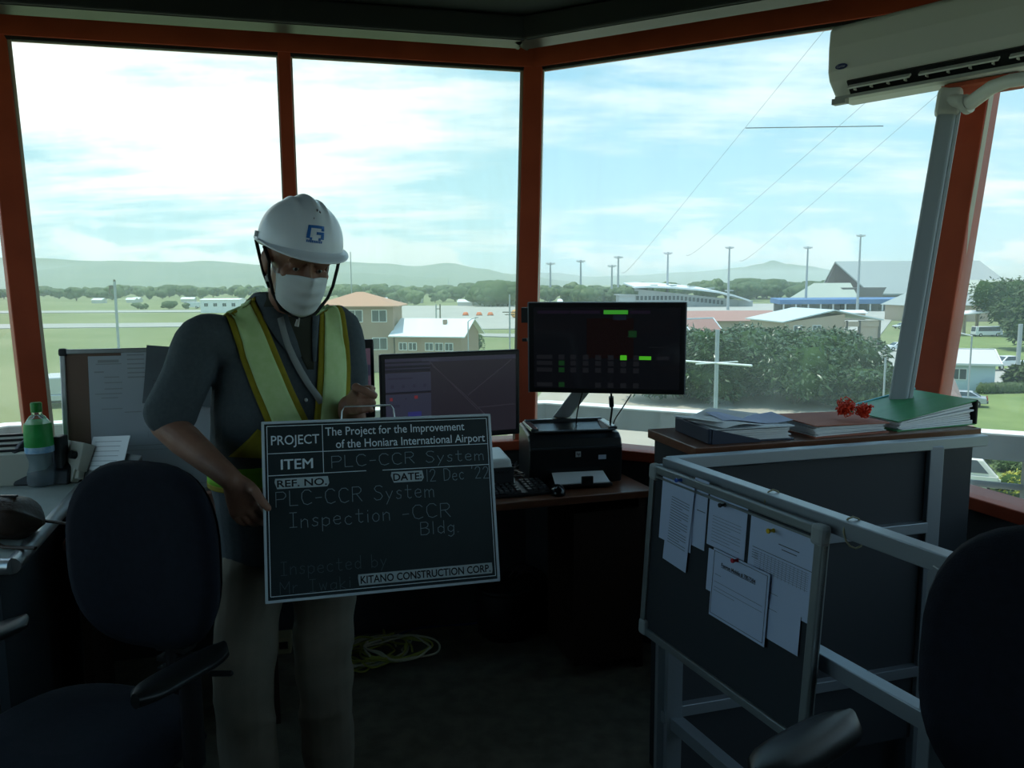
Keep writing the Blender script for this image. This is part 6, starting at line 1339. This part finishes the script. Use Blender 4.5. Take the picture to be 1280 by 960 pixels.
# trousers
tr = MB()
tr.loft([ering(tp(0, 0, 0.97), 0.160, 0.115), ering(tp(0, 0, 0.88), 0.172, 0.122), ering(tp(0, 0, 0.80), 0.172, 0.118), ering(tp(0, 0, 0.74), 0.150, 0.10)])
for h, k, a in ((HIPR, KNR, ANR), (HIPL, KNL, ANL)):
    limb(tr, [h, h.lerp(k, 0.45), k, k.lerp(a, 0.5), V((a.x, a.y, 0.10))], [0.092, 0.094, 0.083, 0.080, 0.080])
trous = remesh(tr, 0.0062, 6); wrinkle(trous, 0.013, 8, (1, 1, 1.6), 11)
trous.materials.append(mat('khaki_trousers', (0.20, 0.175, 0.135), 0.9, col2=(0.23, 0.20, 0.155), nscale=14, bump=0.15, bscale=500)); link('trousers', trous, man)
for a, s in ((ANR, 1), (ANL, -1)):
    b = MB(); ff = (F + RT*0.25*s).normalized(); rg = []
    for t, w, h in ((-0.085, 0.028, 0.075), (-0.06, 0.036, 0.095), (0.0, 0.040, 0.10), (0.06, 0.045, 0.07), (0.12, 0.048, 0.052), (0.17, 0.040, 0.042), (0.19, 0.020, 0.03)):
        rg.append([V((a.x, a.y, 0.012)) + ff*t + ff.cross(UP)*w*math.cos(q) + UP*max(0.0, h*0.5+h*0.5*math.sin(q)) for q in [2*PI*j/14 for j in range(14)]])
    b.loft(rg); o = b.build('shoe', mat('dark_shoe', (0.02, 0.018, 0.016), 0.5), man)
    b = MB(); b.prism([((V((a.x, a.y, 0)) + ff*t + ff.cross(UP)*w).to_tuple()[:2]) for t, w in ((-0.09, 0.03), (-0.09, -0.03), (0.05, -0.05), (0.14, -0.048), (0.20, -0.015), (0.20, 0.015), (0.14, 0.048), (0.05, 0.05))], 0.0, 0.016); b.build('sole', RUBBER, o)
# undershirt in the open collar, the collar wings, buttons
OLIVE = mat('olive_undershirt', (0.040, 0.042, 0.030), 0.9)
rows = []
for py, xl, xr in ((388, 352, 394), (402, 357, 394), (418, 364, 393), (434, 371, 393), (450, 378, 393), (462, 384, 392)): rows.append([surf_ray(xl+(xr-xl)*k/6, py, 0.002) for k in range(7)])
grid('undershirt', rows, OLIVE, 0.002, man)
ntk = MB(); ring_ = []
nc0, nc1 = tp(0, 0.012, 1.49), tp(0, 0.018, 1.53)
ntk.loft([ering(nc0, 0.080, 0.078), ering(nc0.lerp(nc1, 0.5), 0.072, 0.072), ering(nc1, 0.066, 0.068), ering(nc1 - UP*0.006, 0.061, 0.062), ering(nc0, 0.066, 0.062)], caps=False); ntk.build('undershirt_neckband', OLIVE, man)
def collar(outl):
    rows = [[surf_ray(x, y, 0.009) for x, y in r] for r in outl]; return grid('collar', rows, SHIRT, 0.003, man)
collar([[(322, 352), (333, 350), (345, 352)], [(322, 375), (338, 372), (354, 376)], [(330, 400), (346, 400), (362, 404)], [(345, 424), (358, 424), (371, 428)], [(366, 450), (371, 448), (376, 446)]])
collar([[(389, 387), (393, 386), (397, 386)], [(389, 402), (393, 402), (397, 400)], [(389, 425), (392, 425), (396, 424)], [(390, 452), (392, 452), (394, 451)]])
for px, py in ((382, 500), (386, 478)):
    p = surf_ray(px, py, 0.004); b = MB(); b.sph(p, (0.0055, 0.003, 0.0055), 10); b.build('shirt_button', WHITEP, man)
# lanyard
rows = []
for py, x in ((398, 350), (415, 354), (432, 359), (448, 366), (464, 374), (480, 384), (494, 394), (504, 400)): rows.append([surf_ray(x-3.5, py+1.5, 0.010), surf_ray(x+4.0, py-1.5, 0.010)])
grid('lanyard', rows, mat('grey_lanyard', (0.26, 0.28, 0.28), 0.8), 0.0015, man)
# hi-vis vest
OLV = mat('yellow_olive_trim', (0.30, 0.25, 0.015), 0.8, col2=(0.26, 0.215, 0.012), nscale=60); HIV = mat('retro_reflective_lime', (0.52, 0.72, 0.30), 0.5, col2=(0.58, 0.76, 0.36), nscale=45, bump=0.1, bscale=900)
LIME = mat('lime_fabric', (0.22, 0.52, 0.03), 0.7)
vest = bpy.data.objects.new('safety_vest', None); COL.objects.link(vest); attach(vest, man)
def strap_rows(pairs, off, n, a, b_, guess, back):
    rows = []
    for i in range(len(pairs)-1):
        for k in range(4):
            t = k/4; y0 = pairs[i][0]*(1-t)+pairs[i+1][0]*t; xl = pairs[i][1]*(1-t)+pairs[i+1][1]*t; yl = pairs[i][2]*(1-t)+pairs[i+1][2]*t; xr = pairs[i][3]*(1-t)+pairs[i+1][3]*t
            rows.append([surf_ray(xl+(xr-xl)*(a+(b_-a)*j/n), y0+(yl-y0)*(a+(b_-a)*j/n), off, guess) for j in range(n+1)])
    # on over the shoulder and down the back
    top_ = rows[0]; w_ = top_[-1]-top_[0]
    c_ = (top_[0]+top_[-1])/2; wv = (w_ - UP*w_.z*0.5); wl = wv.length
    wv = V((wv.x, wv.y, 0)).normalized()
    bk = []
    for k in range(1, 12):
        t = k/11; q = c_ - F*(0.03+0.20*min(1, t*2.2)) + UP*(0.05*math.sin(PI*min(1, t*1.8)) - 0.42*max(0, t-0.28))
        bk.append([surf_near(q + RT*0.0 + (wv*wl*(j/n-0.5)) - F*0.04, off) for j in range(n+1)])
    return bk[::-1] + rows
# the vest panels: (y left, x left, y right, x right) down the front
RP_ = [(374, 275, 360, 306), (388, 278, 378, 321), (420, 290, 415, 337), (455, 303, 452, 352), (490, 316, 490, 368), (528, 331, 532, 388), (560, 342, 565, 400)]
LP_ = [(386, 398, 372, 420), (400, 398, 392, 430), (430, 397, 428, 436), (460, 396, 460, 438), (495, 394, 497, 436), (530, 391, 532, 433), (565, 388, 566, 430)]
for prs in (RP_, LP_):
    r_ = strap_rows(prs, 0.007, 10, 0.0, 1.0, 2.2, True); grid('vest_panel', r_, OLV, 0.002, vest, smooth_it=1)
    a_, b2 = (0.16, 0.84) if prs is RP_ else (0.17, 0.83)
    r_ = strap_rows(prs, 0.0105, 8, a_, b2, 2.2, True); o = grid('reflective_band', r_, HIV, 0.0015, vest, smooth_it=1, label='pale lime reflective band')
def ring_band(name, z0, z1, m_, off, parent, tilt=0.0):
    rows = []
    for k in range(5):
        z = z0+(z1-z0)*k/4; r = []
        for j in range(49):
            a = 2*PI*j/48; d = RT*math.cos(a)*0.30 + F*math.sin(a)*0.26; z_ = z + tilt*math.cos(a)
            h = BV.ray_cast(tp(0, 0, z_) + d, -d.normalized()); p = h[0] if h[0] is not None else tp(0, 0, z_)+d*0.6
            r.append(p + d.normalized()*off)
        rows.append(r)
    return grid(name, rows, m_, 0.002, parent)
ring_band('waist_band', 1.012, 1.068, LIME, 0.007, vest, -0.012)
ring_band('waist_trim', 1.000, 1.014, OLV, 0.008, vest, -0.012)
rows = []
for xl, yl, xr, yr in ((322, 536, 332, 542), (312, 548, 334, 554), (300, 560, 336, 565), (288, 571, 338, 574)): rows.append([surf_ray(xl+(xr-xl)*k/5, yl+(yr-yl)*k/5, 0.009) for k in range(6)])
grid('side_piece', rows, OLV, 0.002, vest)
# face mask
MASK = mat('white_mask', (0.70, 0.74, 0.76), 0.85, col2=(0.66, 0.70, 0.73), nscale=30)
rows = []; nu, nv = 24, 18
mrows = []
for j in range(nv+1):
    v = j/nv; r = []
    for i in range(nu+1):
        u = -1 + 2*i/nu; ang = u*1.28
        ztop = -0.014 - 0.014*abs(u)**1.5; zbot = -0.134 + 0.040*abs(u)**1.6
        z = ztop + (zbot-ztop)*v
        bulge = math.sin(PI*min(1, v*0.85+0.12))
        rx_ = 0.074 - 0.008*v; ry_ = 0.088 + 0.022*bulge*(1-0.5*abs(u)) - 0.020*v*v
        pl = 0.0022*math.sin(v*PI*7)*(1-u*u)
        x = rx_*math.sin(ang); y = 0.010 + (ry_+pl)*math.cos(ang)**0.8 if math.cos(ang) > 0 else 0.010
        nose = 0.022*max(0, 1-abs(u)*3.2)*max(0, 1-v*2.4)
        r.append(hp(x, y+nose, z))
    mrows.append(r)
mk_ = grid('face_mask', mrows, MASK, 0.0018, man)
for s in (-1, 1):
    e0 = hp(s*0.070, 0.036, -0.030); e1 = hp(s*0.064, 0.032, -0.092)
    b = MB(); b.tube([e0, hp(s*0.080, 0.014, -0.002), hp(s*0.086, -0.018, 0.010), hp(s*0.084, -0.034, -0.015), hp(s*0.078, -0.012, -0.045), e1], 0.0016, 6); b.build('ear_loop', MASK, mk_)
# hard hat
HAT = mat('white_hat_shell', (0.80, 0.85, 0.93), 0.28, spec=0.5)
HT = HM @ Matrix.Translation((0, -0.004, 0.040)) @ Matrix.Rotation(math.radians(4), 4, 'X')
def hat_pt(az, el, off=0.0):
    """az from the front (0) towards his left (+), el from rim 0 to crown 90 degrees"""
    c_, s_ = math.cos(el), math.sin(el); rx_, ry_, rz_ = 0.110+off, 0.134+off, 0.127+off
    x, y = -math.sin(az)*c_, math.cos(az)*c_
    k = 1.0
    lat = x*rx_
    ridge_ = sum(math.exp(-((lat-q)/w_)**2)*h_ for q, w_, h_ in ((0.0, 0.020, 0.011), (0.036, 0.008, 0.006), (-0.036, 0.008, 0.006))) * min(1, max(0, (el-0.42)/0.5))
    e_ = 0.86
    xx = rx_*math.copysign(abs(x)**1.0, x); yy = ry_*y; zz = rz_*(s_**e_)
    return V((xx, yy, zz + ridge_*(0.35+0.65*s_)))  + V((0, ridge_*c_*0.8, 0))
b = MB(); b.M = HT; na, ne = 72, 26; rg = []
for i in range(ne+1):
    el = (PI/2)*i/ne*0.985; rg.append([hat_pt(2*PI*j/na, el) for j in range(na)])
inner = [[hat_pt(2*PI*j/na, (PI/2)*i/ne*0.985, -0.004) for j in range(na)] for i in (0, 6, 12, 18, 26)]
b.loft(inner[::-1] + rg, caps=True)
hat = b.build('hard_hat', HAT, man)
b = MB(); b.M = HT; rg = []
def rim(az, out, dz):
    p = hat_pt(az, 0.0); f_ = max(0, math.cos(az)); d_ = V((p.x, p.y, 0)).normalized(); o_ = 0.006 + 0.010*max(0, -math.cos(az))*0.5 + 0.030*f_**1.8
    return p + d_*o_*out + V((0, 0, dz - (0.018*f_**2.0)*out + 0.004*out))
for out, dz in ((0.0, 0.006), (0.5, 0.003), (1.0, 0.0025), (1.06, 0.0), (1.0, -0.0025), (0.5, -0.003), (-0.3, -0.005), (-0.6, -0.001), (-0.5, 0.006)): rg.append([rim(2*PI*j/na, out, dz) for j in range(na)])
rg.append(rg[0]); b.loft(rg, caps=False); br_ = b.build('brim', HAT, hat)
b = MB(); b.M = HT
for s in (-1, 1): b.tube([hat_pt(s*1.75, 0.05, 0.003), hat_pt(s*1.75, 0.14, 0.003)], 0.006, 8)
b.build('brim_clip', mat('hat_grey', (0.62, 0.66, 0.70), 0.5), hat)
BLUE = mat('logo_blue', (0.03, 0.16, 0.50), 0.4)
# the mark: a blocky G on the front
az0, el0 = math.radians(-4), math.radians(20)
def lp(u, v):  # u,v in metres on the shell around the logo centre; u to the viewer's right
    return HT @ hat_pt(az0 + u/0.118, el0 + v/0.125, 0.0012)
b = MB()
def lrect(u0, u1, v0, v1, sk=0.12):
    n_ = 6; vs = []
    for i in range(n_+1):
        for j in range(n_+1):
            u, v = u0+(u1-u0)*i/n_, v0+(v1-v0)*j/n_; vs.append(lp(u+sk*v, v))
    b.add(vs, [(i*(n_+1)+j, (i+1)*(n_+1)+j, (i+1)*(n_+1)+j+1, i*(n_+1)+j+1) for i in range(n_) for j in range(n_)], 0, True)
k = 0.001
lrect(-25*k, 25*k, 15*k, 22*k); lrect(-25*k, -15*k, -12*k, 15*k); lrect(-15*k, -9*k, -15*k, -9*k); lrect(2*k, 25*k, -1*k, 6*k); lrect(16*k, 25*k, -12*k, -1*k); lrect(16*k, 25*k, 9*k, 15*k); lrect(9*k, 16*k, -15*k, -9*k)
for i in range(9): lrect((-23+i*5)*k, (-19.6+i*5)*k, -21*k, -15.5*k)
lg_ = bake(b, [('SOLIDIFY', dict(thickness=0.0008, offset=1))]); lg_.materials.append(BLUE); link('logo', lg_, hat)
b = MB()
for u, v, w_, h_ in ((8, 62, 2, 5), (22, 60, 4, 4), (-6, 40, 1.5, 3), (12, 63, 1.5, 3)):
    b.add([lp((u-w_)*k, (v-h_*.3)*k), lp((u+w_*.4)*k, (v-h_)*k), lp((u+w_)*k, (v+h_*.2)*k), lp((u-w_*.2)*k, (v+h_)*k)], [(0, 1, 2, 3)])
sc2 = bake(b, [('SOLIDIFY', dict(thickness=0.0006, offset=1))]); sc2.materials.append(mat('dark_scuff', (0.10, 0.08, 0.09), 0.7)); link('scuff_mark', sc2, hat)
STR = mat('dark_strap', (0.02, 0.022, 0.022), 0.8)
for s, pts in ((1, [(0.104, 0.022, 0.036), (0.088, 0.030, 0.0), (0.082, 0.026, -0.04), (0.068, 0.030, -0.085), (0.045, 0.045, -0.125), (0.0, 0.060, -0.142)]), (1, [(0.106, -0.045, 0.036), (0.094, -0.035, -0.005), (0.086, -0.005, -0.045), (0.075, 0.018, -0.075)]),
               (-1, [(0.102, 0.030, 0.036), (0.092, 0.050, 0.0), (0.088, 0.048, -0.05), (0.080, 0.045, -0.085), (0.050, 0.052, -0.128), (0.0, 0.060, -0.142)])):
    b = MB(); b.tube([hp(s*x, y, z) for x, y, z in pts], 0.0085, 8, flat=0.5); b.build('chin_strap', STR, hat)
b = MB(); b.box(hp(0.083, 0.024, -0.050), (0.012, 0.012, 0.016)); b.build('strap_buckle', mat('pale_buckle', (0.5, 0.52, 0.5), 0.5), hat, bevel=0.002)
b = MB(); b.tube([hp(0.0, 0.062, -0.140), hp(0.002, 0.062, -0.165)], [0.004, 0.006], 8); b.build('strap_end', mat('pale_strap_end', (0.45, 0.44, 0.40), 0.6), hat)

# ================================================================== THE CHALKBOARD
ch = thing('chalkboard', 'black construction chalkboard with white printed headings held by the man', 'chalkboard', BM.translation)
BW, BH = 0.60, 0.45
b = MB(); b.M = BM; b.box((0, 0, 0), (BW-0.008, 0.008, BH-0.008))
CH = mat('chalkboard_face', (0.012, 0.022, 0.026), 0.6, col2=(0.017, 0.029, 0.033), nscale=5); b.build('panel', CH, ch)
b = MB(); b.M = BM; e_ = 0.007
b.box((0, 0, BH/2-e_/2), (BW, 0.014, e_)).box((0, 0, -BH/2+e_/2), (BW, 0.014, e_)).box((-BW/2+e_/2, 0, 0), (e_, 0.014, BH)).box((BW/2-e_/2, 0, 0), (e_, 0.014, BH))
b.build('frame', mat('white_grey_frame', (0.58, 0.66, 0.72), 0.5), ch, bevel=0.0015)
WHT = mat('printed_white', (0.74, 0.84, 0.90), 0.7)
U = lambda u: (u-0.5)*BW
Vv = lambda v: (0.5-v)*BH
b = MB(); fy = -0.0052
I4 = BM
lw = 0.0018
def hl(u0, u1, v): stroke_rect(b, I4, U(u0), U(u1), Vv(v)-lw/2, Vv(v)+lw/2, fy)
def vl(u, v0, v1): stroke_rect(b, I4, U(u)-lw/2, U(u)+lw/2, Vv(v1), Vv(v0), fy)
hl(.022, .98, .028); hl(.022, .98, .965); vl(.022, .028, .965); vl(.98, .028, .965)
hl(.022, .98, .182); hl(.022, .43, .305); hl(.50, .98, .307); vl(.25, .028, .305)
b.build('ruled_lines', WHT, ch)
cap = lambda c: c*BH
for s, u0, u1, v, c_, w_ in (('PROJECT', .038, .236, .108, .052, .006), ('ITEM', .075, .205, .246, .056, .004), ('The Project for the Improvement', .262, .875, .070, .047, .007), ('of the Honiara International Airport', .305, .968, .143, .047, .007)):
    b = MB(); add_text(b, s, I4, U(u0), U(u1), Vv(v), cap(c_), fy-.0002, 0.0 if s == 'ITEM' else w_)
    if s == 'ITEM':
        for q_ in (1, 2): add_text(b, s, I4, U(u0)+.0007*q_, U(u1)+.0007*q_, Vv(v)+.0003*q_, cap(c_), fy-.0002-.00003*q_, 0.0)
    b.build('printed_heading', WHT, ch)
TAPE = mat('label_tape', (0.50, 0.58, 0.61), 0.7, col2=(0.42, 0.50, 0.53), nscale=30); BLKT = mat('black_lettering', (0.008, 0.008, 0.01), 0.7)
for s, u0, u1, v, h_, slant in (('REF. NO.', .048, .272, .352, .058, 0.01), ('DATE:', .535, .680, .352, .062, 0.012), ('KITANO CONSTRUCTION CORP.', .378, .968, .918, .062, 0.004)):
    b = MB(); b.M = BM
    x0_, x1_ = U(u0), U(u1); z0_, z1_ = Vv(v)-cap(h_)/2, Vv(v)+cap(h_)/2
    outl = [(x0_+slant*.6, z0_), (x1_-slant*.5, z0_), (x1_, (z0_*2+z1_)/3), (x1_-slant*.3, z1_), (x0_+slant*.2, z1_), (x0_, (z0_+z1_*2)/3)]
    b.add([(x, fy-.0001, z) for x, z in outl] + [(x, -0.0038, z) for x, z in outl], [list(range(6)), [11, 10, 9, 8, 7, 6]] + [(i, 6+i, 6+(i+1) % 6, (i+1) % 6) for i in range(6)])
    o = b.build('label_strip', TAPE, ch)
    b = MB(); add_text(b, s, I4, x0_+.006, x1_-.006, Vv(v), cap(h_)*0.66, fy-.0006, .018); b.build('lettering', BLKT, o)
# chalk handwriting: single strokes
GLY = {
 'P': [[(0, 0), (0, 1), (.45, 1), (.6, .85), (.6, .68), (.45, .52), (0, .5)]], 'L': [[(0, 1), (0, 0), (.5, 0)]], 'C': [[(.6, .85), (.45, 1), (.2, 1), (.02, .8), (0, .45), (.12, .1), (.35, 0), (.62, .12)]],
 'R': [[(0, 0), (0, 1), (.42, 1), (.56, .85), (.55, .68), (.42, .54), (0, .5)], [(.25, .52), (.6, 0)]], 'S': [[(.55, .9), (.4, 1), (.15, .98), (.03, .8), (.15, .6), (.42, .48), (.55, .25), (.4, .03), (.15, 0), (0, .15)]],
 'y': [[(0, .6), (.2, .1)], [(.42, .6), (.2, .1), (.02, -.3)]], 's': [[(.35, .52), (.2, .6), (.05, .5), (.1, .36), (.32, .24), (.3, .05), (.1, 0), (0, .1)]], 't': [[(.18, .95), (.18, .12), (.3, 0), (.42, .08)], [(0, .62), (.42, .62)]],
 'e': [[(0, .3), (.4, .34), (.38, .52), (.2, .6), (.04, .48), (0, .25), (.1, .04), (.3, 0), (.42, .1)]], 'm': [[(0, 0), (0, .6), (0, .4), (.15, .58), (.28, .5), (.3, 0)], [(.3, .42), (.45, .58), (.58, .5), (.6, 0)]],
 'I': [[(.2, 0), (.2, 1)], [(0, 1), (.4, 1)], [(0, 0), (.4, 0)]], 'n': [[(0, 0), (0, .6), (0, .4), (.2, .6), (.36, .5), (.38, 0)]], 'p': [[(0, .6), (0, -.35)], [(0, .45), (.2, .6), (.4, .48), (.4, .15), (.2, 0), (0, .12)]],
 'c': [[(.38, .5), (.22, .6), (.04, .48), (0, .25), (.1, .04), (.28, 0), (.4, .1)]], 'i': [[(.05, 0), (.05, .58)], [(.05, .78), (.06, .84)]], 'o': [[(.2, .6), (.04, .48), (0, .25), (.1, .03), (.25, 0), (.38, .12), (.4, .4), (.3, .57), (.2, .6)]],
 '-': [[(0, .4), (.38, .42)]], 'B': [[(0, 0), (0, 1), (.35, 1), (.48, .85), (.45, .65), (.3, .54), (0, .52)], [(.3, .54), (.52, .4), (.52, .15), (.35, 0), (0, 0)]], 'l': [[(.03, 0), (.03, 1)]], 'd': [[(.4, 1), (.4, 0)], [(.4, .42), (.2, .6), (.02, .45), (.02, .15), (.2, 0), (.4, .15)]],
 'g': [[(.38, .45), (.2, .6), (.02, .45), (.02, .2), (.2, .05), (.38, .2)], [(.4, .58), (.38, -.15), (.2, -.32), (.02, -.22)]], '.': [[(0, 0), (.03, .02)]], '1': [[(.05, 0), (.05, 1)]], '2': [[(0, .8), (.12, .98), (.35, 1), (.48, .82), (.4, .55), (.02, .02), (.52, .02)]],
 'D': [[(0, 0), (0, 1), (.3, .98), (.55, .75), (.55, .3), (.35, .04), (0, 0)]], "'": [[(.05, 1.08), (.0, .85)]], 'a': [[(.38, .5), (.2, .6), (.02, .45), (.02, .15), (.18, 0), (.38, .2)], [(.4, .58), (.4, .05)]], 'b': [[(0, 1), (0, 0)], [(0, .4), (.2, .58), (.4, .42), (.4, .15), (.2, 0), (0, .12)]],
 'M': [[(0, 0), (0, 1), (.3, .4), (.6, 1), (.6, 0)]], 'r': [[(0, 0), (0, .6), (0, .35), (.18, .58), (.3, .55)]], 'w': [[(0, .6), (.12, 0), (.25, .5), (.38, 0), (.5, .6)]], 'k': [[(0, 1), (0, 0)], [(.35, .6), (0, .25), (.38, 0)]], 'u': [[(0, .6), (.02, .15), (.18, 0), (.38, .2), (.38, .6)]]}
CHK = mat('chalk', (0.26, 0.34, 0.38), 0.9); CHF = mat('faint_chalk', (0.085, 0.12, 0.14), 0.9)
def write(s, u0, u1, vb, xh, m_, wd=0.0016, slope=0.0):
    """handwriting from u0 to u1 on the base line vb; xh is the capital height as a share of the board's"""
    pen = 0.0; items = []
    for ch_ in s:
        if ch_ == ' ': pen += 0.55; continue
        g_ = GLY[ch_]; wmax = max(p[0] for st in g_ for p in st); items.append((pen, g_)); pen += max(wmax, .08)+0.24
    tot = pen-0.24; W_ = (u1-u0)*BW/tot; H_ = xh*BH; rn = random.Random(len(s)); b = None; last = -9; wi = 0
    words = [[]]; k_ = 0
    for ch_ in s:
        if ch_ == ' ': words.append([]); continue
        words[-1].append(items[k_]); k_ += 1
    for wd_items in words:
        b = MB()
        for off, g_ in wd_items:
            dz = rn.uniform(-.04, .04)
            for st in g_:
                pts = [V((U(u0)+(off+x)*W_, fy-.0004, Vv(vb)+(z+dz)*H_ + slope*(off+x)*W_)) for x, z in st]
                for a_, c_ in zip(pts, pts[1:]):
                    d_ = (c_-a_).normalized(); s_ = V((-d_.z, 0, d_.x))*wd/2; e2 = d_*wd*0.3
                    b.add([I4 @ (a_-s_-e2), I4 @ (c_-s_+e2), I4 @ (c_+s_+e2), I4 @ (a_+s_-e2)], [(0, 1, 2, 3)])
        b.build('chalk_writing', m_, ch)
write('PLC-CCR System', .285, .955, .277, .066, CHK)
write("12 Dec '22", .692, .975, .388, .070, CHK)
write('PLC-CCR System', .052, .72, .478, .082, CHK)
write('Inspection -CCR', .105, .79, .600, .080, CHK)
write('Bldg.', .655, .825, .695, .072, CHK)
write('Inspected by', .065, .50, .855, .072, CHF)
write('Mr Iwaki', .060, .345, .955, .066, CHF)
b = MB(); b.M = BM
hx = 0.055
b.tube([(-hx-0.045, 0.004, 0.224), (-hx-0.043, 0.004, 0.246), (-hx-0.036, 0.004, 0.258), (hx-0.025, 0.004, 0.258), (hx-0.018, 0.004, 0.247), (hx-0.016, 0.004, 0.224)], 0.0022, 8); b.build('wire_handle', ALU, ch)
